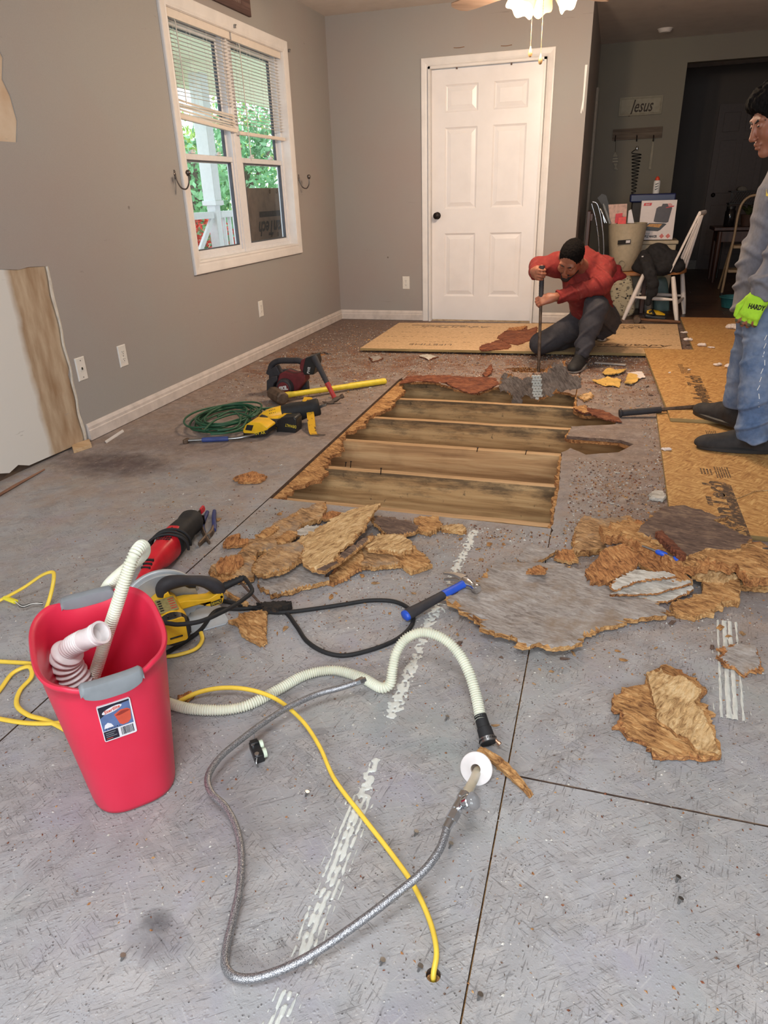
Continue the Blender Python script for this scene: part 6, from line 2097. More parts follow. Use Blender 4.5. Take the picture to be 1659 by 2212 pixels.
cpath = [e, gz(541, 1266, .105), gz(545, 1276, .098), gz(524, 1296, .10), gz(480, 1322, .115), gz(430, 1343, .125), gz(385, 1349, .125), gz(345, 1349, .120), Vector((-1.02, 1.22, .06)), Vector((-1.05, 1.30, .012)), Vector((-1.02, 1.42, .008)), gz(470, 1318, .008), gz(520, 1315, .008), gz(575, 1312, .008), gz(612, 1320, .007), gz(640, 1352, .007), gz(664, 1386, .007), gz(700, 1408, .007), gz(740, 1416, .007), gz(800, 1404, .007), gz(855, 1382, .007), gz(884, 1358, .007), gz(893, 1334, .007), gz(880, 1312, .007), gz(850, 1299, .007), gz(800, 1297, .007), gz(740, 1306, .007), gz(680, 1315, .007), gz(620, 1322, .010), gz(575, 1321, .007), gz(530, 1309, .007), gz(470, 1295, .007)]
P = spline(cpath, .008)
mb.tube(P, .0062, 12)
mb.build('power_cord', RUBBER, cs, smooth=60, world=True)
# ---- red corded reciprocating saw
ra0, ra1 = gz(305, 1258, .045), gz(418, 1128, .045)
rd_ = (ra1 - ra0)
RL = rd_.length
rd_.normalize()
rs = thing('reciprocating_saw', 'red corded reciprocating saw with black nose boot lying behind the bin', 'power tool', (ra0.x, ra0.y, 0))
Frs = frame((ra0.x, ra0.y, .0), rd_, Vector((0, 0, 1)))     # x along saw, y up, z sideways
sec = lambda x, yc, ry, rz, n=20, e=2.6: [Frs @ Vector((x, yc + math.copysign(abs(math.sin(t)) ** (2 / e), math.sin(t)) * ry, math.copysign(abs(math.cos(t)) ** (2 / e), math.cos(t)) * rz)) for t in [2 * math.pi * i / n for i in range(n)]]
mb = MB()
mb.rings([sec(x * RL, y_, a_, b_) for x, y_, a_, b_ in ((-.03, .030, .020, .016), (-.01, .034, .027, .020), (.08, .046, .026, .021), (.18, .058, .026, .023), (.26, .062, .034, .030), (.33, .060, .043, .036), (.44, .058, .046, .039), (.52, .058, .047, .040))])
bd = mb.build('red_housing', RTOOL, rs, smooth=60, world=True)
mb = MB()
for k in range(6):
 for q in (0, 1):
  p = Frs @ Vector(((.42 + q * .03) * RL, .1045, -.022 + k * .009))
  mb.box(p, (.006, .006, .003), rot=(0, 0, math.atan2(rd_.y, rd_.x)))
for k in range(3):
 p = Frs @ Vector(((.10 + k * .035) * RL, .072 + k * .006, 0))
 mb.box(p, (.006, .03, .008), rot=(0, 0, math.atan2(rd_.y, rd_.x)))
mb.build('vent_slot', BLACKP, bd, smooth=0, world=True)
mb = MB()
mb.rings([sec(x * RL, y_, a_, b_, 24, 2.4) for x, y_, a_, b_ in ((.515, .058, .048, .041), (.53, .058, .051, .044), (.62, .058, .050, .043), (.64, .058, .047, .040), (.66, .058, .049, .042), (.80, .057, .044, .040), (.86, .056, .040, .038), (.90, .056, .043, .042), (.97, .056, .044, .043), (1.0, .056, .040, .039), (1.005, .056, .020, .020))])
mb.build('nose_boot', RUBBER, rs, smooth=45, world=True)
mb = MB()
mb.rings([sec(x * RL, .104, .004, b_, 12) for x, b_ in ((.50, .022), (.56, .024), (.64, .020))])
mb.build('red_cap', RTOOL, rs, smooth=45, world=True)
mb = MB()
for q in (-.020, .020):
 mb.tube([Frs @ Vector((1.0 * RL, .05, q)), Frs @ Vector((1.10 * RL, .030, q))], .004, 8)
mb.box(Frs @ Vector((1.10 * RL, .036, 0)), (.008, .05, .034), rot=(0, 0, math.atan2(rd_.y, rd_.x)))
mb.build('pivot_shoe', DARKM, rs, smooth=45, world=True)
mb = MB()
mb.prism([(1.0 * RL, .050), (1.22 * RL, .044), (1.24 * RL, .049), (1.22 * RL, .062), (1.0 * RL, .068)], -.001, .001, Frs)
for i, f in enumerate(mb.f):
 pass
mb.build('saw_blade', IRON, rs, smooth=0, world=True)
mb = MB()
mb.prism([(1.17 * RL, .043), (1.245 * RL, .042), (1.265 * RL, .049), (1.245 * RL, .066), (1.17 * RL, .065)], -.004, .004, Frs)
mb.build('red_blade_guard', RTOOL, rs, bevel=.002, world=True)
for k, (xo, rz, lift) in enumerate(((.50, .058, .012), (.55, .060, .006), (.47, .066, .0))):
 mb = MB()
 pts = []
 for i in range(30):
  t = math.pi * (-.08 + 1.16 * i / 29)
  pts.append(Frs @ Vector(((xo + .05 * math.cos(t)) * RL, max(.008, .056 + (.054 + lift * .4) * math.sin(t)), rz * math.cos(t))))
 mb.tube(pts, .0048, 10)
 mb.build('cord_turn', RUBBER, rs, smooth=60, world=True)
 mb = MB()
ep = Frs @ Vector((-.03 * RL, .03, 0))
mb.tube(spline([ep, ep + Vector((-.03, -.04, -.012)), ep + Vector((.0, -.09, -.018)), ep + Vector((.05, -.06, -.02))], .008), .0048, 10)
mb.build('cord_tail', RUBBER, rs, smooth=60, world=True)
# ---- tongue-and-groove pliers with blue handles
pl = thing('slip_joint_pliers', 'open pliers with dark blue handles beside the red saw nose', 'pliers', gz(450, 1160))
BLUEH = plain('dark_blue_dipped_grip', (44, 56, 110), .45, vary=.1, bump=.1)
for (h0, h1, jaw) in ((((448, 1106), (436, 1138)), (440, 1150), [(436, 1140), (443, 1158), (452, 1172)]), (((463, 1104), (463, 1134)), (462, 1145), [(462, 1138), (456, 1152), (440, 1166), (430, 1176)])):
 mb = MB()
 mb.tube(spline([gz(h0[0][0], h0[0][1], .012), gz((h0[0][0] + h0[1][0]) / 2 - 1, (h0[0][1] + h0[1][1]) / 2, .014), gz(h0[1][0], h0[1][1], .012)], .006), [.0075] * 3 + [.0085] * 40, 12)
 mb.tube([gz(h0[1][0], h0[1][1], .012), gz(h1[0], h1[1], .011)], [.0098, .0085], 12)
 mb.build('handle', BLUEH, pl, smooth=60, world=True)
 mb = MB()
 P = spline([gz(x, y_, .011) for x, y_ in [h1] + jaw], .006)
 mb.tube(P, [.008 + .005 * math.sin(math.pi * i / max(1, len(P) - 1)) for i in range(len(P))], 8, sx=.6)
 mb.build('jaw', IRON, pl, smooth=30, world=True)
mb = MB()
c = gz(449, 1156, .018)
mb.cyl(c - Vector((0, 0, .012)), c + Vector((0, 0, .004)), .007, seg=14)
mb.build('pivot', STEEL, pl, world=True)
# ---- hammers
def claw_hammer(label, tail, neck, facev, up, length, cols, face_r=.0135):
 """tail -> neck is the handle axis, facev points to the striking face"""
 t = thing('claw_hammer', label, 'hammer', tail)
 d = (neck - tail).normalized()
 fz = facev - d * facev.dot(d)
 fz.normalize()
 F = frame(tail, d, fz)                    # x along the handle, y to the face
 L = length
 mb = MB()
 prof = [(0, .0145, .019), (.02 * L / .3, .0155, .0205), (.25 * L, .0135, .0175), (.55 * L, .012, .0155), (.60 * L, .012, .0155)]
 ov = lambda x, a_, b_, n=18: [F @ Vector((x, b_ * math.sin(2 * math.pi * i / n), a_ * math.cos(2 * math.pi * i / n))) for i in range(n)]
 mb.rings([ov(*p) for p in prof])
 mb.build('grip', cols[0], t, smooth=60, world=True)
 mb = MB()
 mb.rings([ov(x, a_, b_) for x, a_, b_ in ((.595 * L, .0125, .016), (.70 * L, .0115, .0145), (.86 * L, .0105, .0135), (.93 * L, .0115, .015))])
 mb.build('shaft', cols[1], t, smooth=60, world=True)
 if cols[2]:
  mb = MB()
  mb.rings([ov(x, a_, b_) for x, a_, b_ in ((-.006, .010, .014), (-.003, .0142, .0186), (.004, .0150, .0196), (.008, .0146, .0192))])
  mb.build('end_cap', cols[2], t, smooth=60, world=True)
 mb = MB()
 hx = .97 * L
 sq = lambda y_, h, w, n=16: [F @ Vector((hx + math.copysign(abs(math.sin(q)) ** .75, math.sin(q)) * h, y_, math.copysign(abs(math.cos(q)) ** .75, math.cos(q)) * w)) for q in [2 * math.pi * i / n for i in range(n)]]
 mb.rings([sq(-.018, .012, .011), sq(0, .0165, .0135), sq(.018, .013, .012), sq(.026, .0095, .0095), sq(.034, .010, .010), sq(.039, face_r, face_r), sq(.052, face_r, face_r), sq(.055, face_r * .88, face_r * .88)])
 for s in (-1, 1):
  R_ = []
  for k in range(8):
   q = k / 7
   c = Vector((hx + .006 - .030 * q * q, -.016 - .060 * q, s * (.0055 + .006 * q)))
   h, w = .0095 * (1 - .8 * q) + .001, .0055 * (1 - .35 * q)
   R_.append([F @ (c + Vector((h * sx_, 0, w * sy_))) for sx_, sy_ in ((-1, -1), (1, -1), (1, 1), (-1, 1))])
  mb.rings(R_)
 mb.build('head', cols[3], t, smooth=40, world=True)
 return t
BLUEG = plain('bright_blue_handle', (38, 84, 196), .4, vary=.05)
tl, nk = gz(876, 1330, .020), gz(1000, 1262, .046)
claw_hammer('blue and black claw hammer lying on the widest grey sheet and adhesive trail', tl, nk, Vector((.75, -.35, .05)) if False else Vector((.5, -.62, .0)), None, (gz(1008, 1256, .046) - tl).length, (GRIP, BLUEG, BLUEG, CHROME))
# ---- red circular saw (cordless) farther back
Fk, yk = vframe(632, 853)
sk = thing('circular_saw', 'dusty red and black cordless circular saw by the sledgehammer', 'power tool', (gz(632, 853).x, yk, 0))
def part(nm, pts, yv, d0, d1, m, par, bev=.004):
 return solid(pts, yv, d0, d1).build(nm, m, par, bevel=bev, world=True)
def circle_px(cx, cy, r, n=20, sy=1.0):
 return [(cx + r * math.cos(2 * math.pi * i / n), cy + r * sy * math.sin(2 * math.pi * i / n)) for i in range(n)]
part('shoe', [(585, 868), (664, 868), (664, 864), (585, 864)], yk, -.05, .13, STEEL, sk, .001)
part('upper_guard', [(572, 846), (574, 828), (582, 812), (596, 804), (618, 802), (642, 812), (656, 830), (658, 848), (650, 864), (584, 866)], yk, .05, .09, GRIP, sk, .006)
hs_ = part('red_housing', [(600, 826), (606, 806), (618, 801), (634, 806), (650, 804), (662, 800), (662, 822), (650, 836), (640, 850), (628, 862), (612, 862), (600, 850)], yk, -.02, .06, DKRED, sk, .008)
mb = MB()
cpk = gy(617, 836, yk - .022)
mb.cyl((cpk.x, yk - .018, cpk.z), (cpk.x, yk - .055, cpk.z), .058, .050, 28)
mt = mb.build('motor_cap', GRIP, sk, bevel=.006, world=True)
mb = MB()
mb.cyl((cpk.x, yk - .055, cpk.z), (cpk.x, yk - .058, cpk.z), .040, .038, 28)
mb.build('red_disc', DKRED, sk, bevel=.002, world=True)
lettering('SKIL', .034, frame((cpk.x, yk - .0592, cpk.z), (1, 0, .18), (-.18, 0, 1)), WHITEP, sk, 'brand_lettering', .12, .0004, bold=.002, width=.062)
part('front_grip', [(580, 842), (580, 820), (590, 812), (602, 810), (604, 820), (596, 826), (592, 846)], yk, -.03, .01, GRIP, sk, .005)
mb = MB()
mb.tube(spline([gy(x, y_, yk + .03) for x, y_ in ((582, 808), (588, 788), (602, 780), (626, 779), (648, 780), (658, 786))], .008), [.022] * 3 + [.019] * 60, 14)
mb.build('top_handle', GRIP, sk, smooth=60, world=True)
part('handle_post', [(650, 778), (664, 772), (672, 790), (664, 806), (652, 806), (646, 794)], yk, .0, .055, DKRED, sk, .006)
part('rear_post', [(580, 800), (596, 790), (606, 808), (598, 820), (580, 826)], yk, .0, .055, GRIP, sk, .006)
bt = part('battery_pack', [(662, 772), (682, 766), (686, 782), (680, 808), (658, 808), (656, 800)], yk, -.02, .075, BLACKP, sk, .005)
cb_ = gy(667, 800, yk - .022)
lettering('PWR', .026, frame((cb_.x, yk - .0206, cb_.z), (.25, 0, 1), (-1, 0, .25)), WHITEP, sk, 'battery_lettering', 0, .0004, width=.042)
# ---- sledgehammer
s0, s1 = gz(600, 856, .042), gz(832, 823, .020)
sh = thing('sledgehammer', 'sledgehammer with yellow handle and worn dark head', 'sledgehammer', (s0.x, s0.y, 0))
ds = (s1 - s0).normalized()
mb = MB()
P = [s0 - ds * .02 + (s1 - s0 + ds * .02) * (i / 40) for i in range(41)]
mb.tube(P, [.019 if i < 6 else (.0165 if i < 27 else .0185 + .0016 * (i % 2)) for i in range(41)], 14, sx=1.15)
mb.build('handle', YTOOL2, sh, smooth=50, world=True)
hd = Vector((-.78, -.25, 0)).normalized()
hd = (hd - ds * hd.dot(ds) * .0).normalized()
FSl = frame(s0 + Vector((0, 0, .004)), Vector((ds.y, -ds.x, 0)), ds)
oc = lambda y_, r: [Vector((y_, r * math.cos(math.pi / 8 + i * math.pi / 4), r * math.sin(math.pi / 8 + i * math.pi / 4))) for i in range(8)]
mb = MB()
mb.rings([oc(-.085, .030), oc(-.078, .040), oc(-.03, .043), oc(.03, .043), oc(.078, .040), oc(.085, .030)], M=FSl)
mb.build('head', IRON, sh, smooth=25, world=True, bevel=.002)
# ---- red claw hammer propped against the battery
tl, nk = gy(678, 770, yk - .06), gz(726, 866, .016)
claw_hammer('red and black claw hammer propped against the dusty saw battery', Vector((tl.x, tl.y, max(.05, tl.z))), nk, Vector((.8, .2, -.05)), None, (nk - tl).length, (GRIP, plain('scuffed_red_shaft', (176, 48, 46), .45, vary=.12), None, IRON))
# ---- yellow cordless reciprocating saw
Fy, yy = vframe(640, 930)
ry = thing('reciprocating_saw', 'yellow cordless reciprocating saw resting on its black battery', 'power tool', (gz(640, 930).x, yy, 0))
p_ = lambda x, y_, dy=.0: gy(x, y_, yy + dy)
mb = MB()
q0, q1 = p_(626, 893, .10), p_(690, 878, .16)
dq = (q1 - q0).normalized()
Fq = frame(q0, dq, Vector((0, 0, 1)))
ring = lambda x, r, n=20, e=2.5, L_=(q1 - q0).length: [Fq @ Vector((x * L_, math.copysign(abs(math.sin(t)) ** (2 / e), math.sin(t)) * r, math.copysign(abs(math.cos(t)) ** (2 / e), math.cos(t)) * r * .9)) for t in [2 * math.pi * i / n for i in range(n)]]
mb.rings([ring(-.25, .050), ring(0, .054), ring(.35, .050), ring(.62, .042), ring(.70, .046), ring(.96, .046), ring(1.0, .040)])
mb.build('nose_boot', RUBBER, ry, smooth=50, world=True)
mb = MB()
mb.rings([ring(-.95, .030), ring(-.85, .042), ring(-.6, .050), ring(-.25, .052), ring(-.18, .048)])
yh = mb.build('yellow_housing', YTOOL, ry, smooth=50, world=True)
mb = MB()
for k in range(8):
 c = Fq @ Vector((-.60 + .045 * (k % 4) * 1.0, .044 + (.008 if k < 4 else 0), -.020 if k < 4 else -.032))
 c = Fq @ Vector(((-.60 + .06 * (k % 4)) * (q1 - q0).length, .046 if k < 4 else .034, .022 if k < 4 else .036))
 mb.ell(c, (.003, .003, .003), 8, 5)
mb.build('vent_hole', BLACKP, yh, smooth=50, world=True)
part('blade_clamp', [(690, 876), (704, 872), (706, 876), (691, 882)], yy + .16, -.01, .01, STEEL, ry, .001)
mb = MB()
mb.tube(spline([p_(582, 896, .10), p_(566, 902, .06), p_(572, 910, .02), p_(590, 908, .0), p_(610, 905, .02)], .01), .022, 14)
mb.build('d_handle', YTOOL, ry, smooth=60, world=True)
mb = MB()
mb.tube(spline([p_(568, 903, .03), p_(580, 912, -.01), p_(598, 914, -.02), p_(612, 912, -.01)], .01), .023, 14)
mb.build('rubber_grip', GRIP, ry, smooth=60, world=True)
part('battery_foot', [(590, 906), (606, 898), (622, 900), (622, 926), (600, 928), (592, 920)], yy, -.005, .07, YTOOL, ry, .005)
bt = part('battery_pack', [(602, 906), (612, 899), (640, 897), (645, 903), (645, 930), (640, 935), (610, 940), (602, 933)], yy - .01, -.03, .05, BLACKP, ry, .007)
lettering('DEWALT', .022, frame(gy(628, 920, yy - .0412), (-1, 0, .12), (-.12, 0, -1)) @ Matrix.Translation((0, 0, .0)), YTOOL2, ry, 'brand_lettering', 0, .0004, width=.062)
for k in range(4):
 part('battery_rib', [(603, 910 + k * 6), (606, 909 + k * 6), (606, 912 + k * 6), (603, 913 + k * 6)], yy - .012, -.034, .05, BLACKP, ry, .001)
# ---- loose battery
Fb_, yb = vframe(552, 945)
lb = thing('battery_pack', 'loose yellow and black battery pack between the cord coil and yellow saw', 'battery', (gz(552, 945).x, yb, 0))
part('lower_case', [(527, 932), (527, 942), (532, 947), (548, 946), (581, 936), (581, 924), (540, 934)], yb, -.01, .085, BLACKP, lb, .004)
uc = part('upper_case', [(526, 930), (530, 918), (542, 910), (566, 912), (581, 922), (581, 927), (554, 935), (528, 934)], yb, -.012, .082, YTOOL, lb, .005)
part('terminal_slot', [(532, 927), (536, 916), (550, 917), (546, 929)], yb, -.0145, .02, BLACKP, uc, .001)
lettering('20V XR', .022, frame(gy(560, 936, yb - .0125), (1, 0, .2), (-.2, 0, 1)), YTOOL2, lb, 'battery_lettering', .1, .0004, width=.07)
# ---- yellow flat pry bar leaning on the yellow saw
pbar = thing('pry_bar', 'chipped yellow flat pry bar leaning on the black saw nose', 'pry bar', gz(680, 940))
WORN = NT('chipped_yellow_paint')
v = WORN.coords()
WORN.col(WORN.mix(WORN.step(WORN.noise(v, 38, 5, .7), .56, .60), srgb(226, 172, 40), srgb(92, 66, 44)))
WORN.set(Roughness=.5)
WORN.bump(WORN.noise(v, 80, 3), .2, .002)
mb = MB()
P = [gz(686, 938, .004), gz(680, 940, .005), gz(676, 934, .010), gy(672, 905, gz(676, 934, .01).y + .10), gy(668, 872, gz(676, 934, .01).y + .21), gy(666, 858, gz(676, 934, .01).y + .25), gy(661, 868, gz(676, 934, .01).y + .215)]
P = spline(P, .006)
w = [.020] * len(P)
R_ = []
for i, q in enumerate(P):
 R_.append([q + Vector((a_, 0, 0)) + Vector((0, -.7, .7)) * b_ for a_, b_ in ((-.021, -.004), (.021, -.004), (.021, .004), (-.021, .004))])
mb.rings(R_)
mb.build('bar', WORN.m, pbar, smooth=35, world=True)
mb = MB()
c = P[0]
mb.rings([[P[3] + Vector((a_, b_ * .3, b_)) for a_, b_ in ((-.023, -.006), (.023, -.006), (.023, .006), (-.023, .006))], [P[0] + Vector((a_ + .02, 0, b_ * .5)) for a_, b_ in ((-.024, -.005), (.024, -.005), (.024, .005), (-.024, .005))]])
mb.build('bare_claw', IRON, pbar, smooth=0, world=True)
# ---- small blue-handled pry bar
a, b = gz(402, 952, .012), gz(545, 945, .014)
bp_ = thing('pry_bar', 'thin steel pry bar with blue sleeve in front of the cord coil', 'pry bar', a)
mb = MB()
P = spline([a, a.lerp(b, .3), a.lerp(b, .75), a.lerp(b, .9) + Vector((0, .01, .004)), b + Vector((0, .03, .006))], .01)
mb.tube(P, [.0085] * int(len(P) * .8) + [.0085 - .0045 * i / (len(P) - int(len(P) * .8)) for i in range(len(P) - int(len(P) * .8))], 10)
mb.build('bar', STEEL, bp_, smooth=60, world=True)
mb = MB()
mb.tube([a.lerp(b, .24), a.lerp(b, .26), a.lerp(b, .62), a.lerp(b, .64)], [.011, .0125, .0125, .011], 14)
mb.build('sleeve', BLUEH if False else plain('blue_sleeve', (60, 76, 138), .5, vary=.08), bp_, smooth=60, world=True)
mb = MB()
mb.rings([[a + Vector((x_, y_ * w_, z_)) for y_, z_ in ((-1, -.011), (1, -.011), (1, .010), (-1, .010))] for x_, w_ in ((-.008, .02), (.004, .022), (.014, .012))])
mb.build('claw', IRON, bp_, bevel=.002, world=True)
# ---- green extension cord, coiled
GRN = plain('dark_green_cord', (34, 84, 58), .45, vary=.08)
rnd = random.Random(6)
gc0 = gz(488, 914)
gpth = []
cxs = [(gz(487, 915).x, gz(487, 915).y)]
C0 = gz(490, 912)
ex, ey = abs(gz(560, 912).x - gz(425, 912).x) / 2, abs(gz(490, 880).y - gz(490, 944).y) / 2
turns = 9
N = turns * 14
for i in range(N):
 t = 2 * math.pi * i / 14
 k = i // 14
 rx = ex * (.92 - .05 * (k % 4) + .05 * math.sin(k * 2.3))
 ry_ = ey * (.90 - .07 * (k % 3) + .06 * math.cos(k * 1.7))
 ox, oy = .05 * math.sin(k * 1.9), .03 * math.cos(k * 2.7)
 gpth.append(Vector((C0.x + ox + rx * math.cos(t), C0.y + oy + ry_ * math.sin(t), .007 + .0065 * k * .85 + .006 * abs(math.sin(t * 1.5 + k)))))
gpth += [gz(560, 884, .05), gz(600, 880, .03), gz(640, 876, .008), gz(655, 866, .007)]
mb = MB()
mb.tube(spline(gpth, .012), .0055, 8)
gco = thing('extension_cord', 'dark green extension cord coiled on the floor', 'cord', (C0.x, C0.y, 0))
mb.build('cord', GRN, gco, smooth=60, world=True)
mb = MB()
for (pts) in ([(470, 900), (500, 888), (520, 905), (505, 925), (470, 930)], [(440, 930), (470, 905), (515, 893), (545, 900), (560, 890)], [(455, 938), (490, 935), (520, 925), (535, 905)]):
 mb.tube(spline([gz(x, y_, .068) for x, y_ in pts], .012), .0055, 8)
mb.build('loose_loop', GRN, gco, smooth=60, world=True)
# ---- long black-handled bar under the standing man's shoe
a, b = gz(1338, 893, .022), gz(1428, 885, .028)
c = gz(1530, 876, .056)
wb = thing('wrecking_bar', 'long steel wrecking bar with taped black handle lying across the panel edge', 'pry bar', (a.x, a.y, 0))
mb = MB()
mb.tube([a.lerp(c, .36), c + (c - a) * .15], .011, 6)
mb.build('bar', IRON, wb, smooth=20, world=True)
mb = MB()
n_ = 46
mb.tube([a.lerp(c, .47 * i / n_) for i in range(n_ + 1)], [(.021 if i < 3 else .0165) + .0012 * (i % 2) for i in range(n_ + 1)], 14)
mb.build('taped_handle', GRIP, wb, smooth=60, world=True)
# ---- tools poking out of the second heap
a, b = gz(1410, 1188, .085), gz(1478, 1214, .075)
sd_ = thing('chisel', 'blue-handled chisel half buried in the second torn board heap', 'chisel', a)
mb = MB()
mb.tube([a.lerp(b, t) for t in (.1, .16, .42, .46)], [.005, .0085, .0085, .006], 12)
mb.tube([a.lerp(b, t) for t in (.66, .7, .92, .98)], [.006, .0085, .0085, .005], 12)
mb.build('handle', BLUEG, sd_, smooth=60, world=True)
mb = MB()
mb.tube([a - (b - a) * .35, a.lerp(b, .15)], [.003, .005], 10)
mb.tube([a.lerp(b, .42), a.lerp(b, .7)], .0055, 10)
mb.build('blade', STEEL, sd_, smooth=60, world=True)
tn = thing('tin_snips', 'dark grey handled snips cut off by the frame on the second heap', 'snips', gz(1655, 1205))
for k, (p, q) in enumerate((((1640, 1188), (1700, 1200)), ((1637, 1232), (1700, 1222)))):
 mb = MB()
 P = spline([gz(p[0], p[1], .07), gz((p[0] + q[0]) / 2, (p[1] + q[1]) / 2 + (4 if k else -2), .075), gz(q[0], q[1], .07)], .008)
 mb.tube(P, [.006 + .005 * math.sin(math.pi * min(1, .15 + i / len(P))) for i in range(len(P))], 12)
 mb.build('handle', GRIP, tn, smooth=60, world=True)
mb = MB()
mb.tube([gz(1700, 1211, .07), gz(1790, 1212, .06)], [.014, .004], 8, sx=.4)
mb.build('jaws', STEEL, tn, smooth=30, world=True)
# ================================================================ THE DINING END
OAK = m_wood('honey_oak', (128, 76, 40), (176, 116, 66), (200, 144, 90), 'x', 1.0, rough=.4, bump=.1)
DKWOOD = m_wood('dark_stained_wood', (44, 26, 24), (64, 40, 34), (84, 56, 46), 'z', 1.0, rough=.4, bump=.1)
WPAINT = plain('white_chair_paint', (226, 216, 210), .4, vary=.03)
TAUPE = plain('taupe_planter', (186, 172, 148), .55, vary=.05, bump=.1)
# ---- chair with a jacket over its seat
chair = thing('dining_chair', 'white and oak spindle-back dining chair under the black jacket', 'chair', gz(1410, 694))
cx = chair.location
seatz = gy(1420, 588, 6.98).z
f1, f2 = gz(1346, 691), gz(1462, 697)          # feet on the near side: front leg, rear leg
t1, t2 = gy(1391, 592, 7.02), gy(1454, 598, 6.95)
f3, f4 = f2 + Vector((.10, .50, 0)), f1 + Vector((.06, .46, 0))          # far side
t3, t4 = gy(1474, 590, 7.38), gy(1400, 586, 7.62)
for a, b in ((f1, t1), (f2, t2), (f3, t3), (f4, t4)):
 mb = MB()
 P = [a.lerp(b, k / 12) for k in range(13)]
 mb.tube(P, [.0155, .017, .019, .021, .022, .0225, .0225, .022, .021, .0205, .020, .019, .017], 14)
 mb.build('leg', WPAINT, chair, smooth=60, world=True)
for (a, b), (c, d), q in (((f1, t1), (f2, t2), .50), ((f4, t4), (f3, t3), .45), ((f2, t2), (f3, t3), .40), ((f1, t1), (f4, t4), .42)):
 mb = MB()
 p, q_ = a.lerp(b, q), c.lerp(d, q)
 mb.tube([p.lerp(q_, k / 10) for k in range(11)], [.010, .011, .013, .0155, .0165, .017, .0165, .0155, .013, .011, .010], 12)
 mb.build('stretcher', WPAINT, chair, smooth=60, world=True)
sc_ = (t1 + t2 + t3 + t4) / 4
mb = MB()
ux = (t2 - t1).normalized()
ux.z = 0
ux.normalize()
Fs = frame((sc_.x, sc_.y, seatz - .012), ux, Vector((-ux.y, ux.x, 0)))
mb.prism([(a[0] * 1.0, a[1]) for a in [(q.x, q.y) for q in superell(.205, .215, 0, 2.7, 48)]], -.016, .018, Fs)
mb.build('seat', OAK, chair, bevel=.008, segs=3, world=True)
for k, (b0, b1, w) in enumerate((((1447, 588, 7.0), (1511, 459, 6.98), .030), ((1459, 587, 7.09), (1505, 482, 7.07), .020), ((1466, 587, 7.17), (1512, 466, 7.15), .020), ((1472, 588, 7.25), (1516, 462, 7.24), .020), ((1478, 588, 7.33), (1519, 460, 7.32), .030))):
 p, q = gy(*b0), gy(*b1)
 mb = MB()
 d = (q - p).normalized()
 sd = Vector((0, 1, 0)) - d * d.y
 sd.normalize()
 th = d.cross(sd)
 R_ = [[p.lerp(q, t) + sd * (a * w * (.75 + .5 * math.sin(math.pi * t) if k in (0, 4) else 1) * .5) + th * b * .009 for a, b in ((-1, -1), (1, -1), (1, 1), (-1, 1))] for t in np.linspace(0, 1, 9)]
 mb.rings(R_)
 mb.build('back_post' if k in (0, 4) else 'spindle', WPAINT, chair, bevel=.003, smooth=40, world=True)
p, q = gy(1511, 461, 6.97), gy(1519, 462, 7.34)
mb = MB()
mb.tube(spline([p, p.lerp(q, .5) + Vector((.03, 0, .012)), q], .02), .018, 10, sx=.7)
mb.build('top_rail', WPAINT, chair, smooth=60, world=True)
jk = thing('jacket', 'black jacket with white sleeve letters heaped over the chair seat', 'jacket', gy(1425, 570, 7.1))
F_ = Field(gy(1425, 570, 7.1) - Vector((.34, .36, .5)), gy(1425, 570, 7.1) + Vector((.34, .36, .3)), .009)
for (x, y_, d, r) in ((1395, 560, 7.12, .075), (1420, 545, 7.15, .085), (1445, 560, 7.12, .085), (1460, 575, 7.1, .065), (1400, 578, 7.05, .07), (1430, 578, 7.05, .075), (1380, 578, 7.12, .05)):
 c = gy(x, y_, d)
 c.z = max(c.z, seatz + .03)
 F_.ell(c, (r * 1.15, r * 1.5, r), None, .05)
F_.chain([gy(1392, 552, 6.98), gy(1398, 570, 6.84), gy(1404, 592, 6.79), gy(1410, 612, 6.79), gy(1412, 632, 6.80)], [.05, .05, .046, .044, .034], .03)
F_.chain([gy(1404, 632, 6.80), gy(1400, 655, 6.82)], [.03, .022], .02)
F_.plane_cut((0, 0, seatz - .5), (0, 0, -1))
CLOTH = plain('black_fleece', (34, 33, 36), .9, vary=.2, bump=.3, bscale=200)
F_.build('shell', CLOTH, jk, 2, lambda V: .007 * nfield(V, 45, 3) + .004 * nfield(V, 90, 4))
mb = MB()
for i, (x, y_) in enumerate(((1388, 554), (1389, 561), (1393, 567), (1395, 573), (1397, 579), (1399, 585))):
 p = gy(x, y_, 6.80 if i > 2 else 6.86)
 mb.box(p, (.016, .004, .010), rot=(.3, .5 * (i % 2), .3))
mb.build('sleeve_letters', WHITEP, jk, smooth=0, world=True)
# ---- waffle maker carton on a tan tote, tote with blue lid behind it
c0, c1, c2 = gy(1377, 519, 7.62), gy(1452, 520, 7.62), gy(1388, 434, 7.62)
tt = thing('storage_tote', 'tan plastic tote that carries the waffle maker carton', 'tote', (0, 7.75, 0))
x0, x1, zt = gy(1368, 522, 7.62).x, gy(1462, 522, 7.62).x, c0.z - .004
mb = MB()
mb.prism([(x0 + .02, .0), (x1 - .02, .0), (x1, zt - .03), (x0, zt - .03)], -.36, -.01, frame((0, 7.60, 0), (1, 0, 0), (0, 0, 1)))
mb.build('body', TAUPE, tt, bevel=.01, world=True)
mb = MB()
mb.box(((x0 + x1) / 2, 7.785, zt - .018), (x1 - x0 + .03, .39, .034))
mb.build('lid', TAUPE, tt, bevel=.008, world=True)
bx = thing('waffle_maker_carton', 'white waffle maker carton standing on the tan tote', 'box', (c0.x, 7.62, c0.z))
w_, h_ = (c1 - c0).length, (c2 - c0).length
FBx = frame((c0.x, 7.62, c0.z + .002), Vector((1, 0, 0)), Vector((0, .06, 1)))
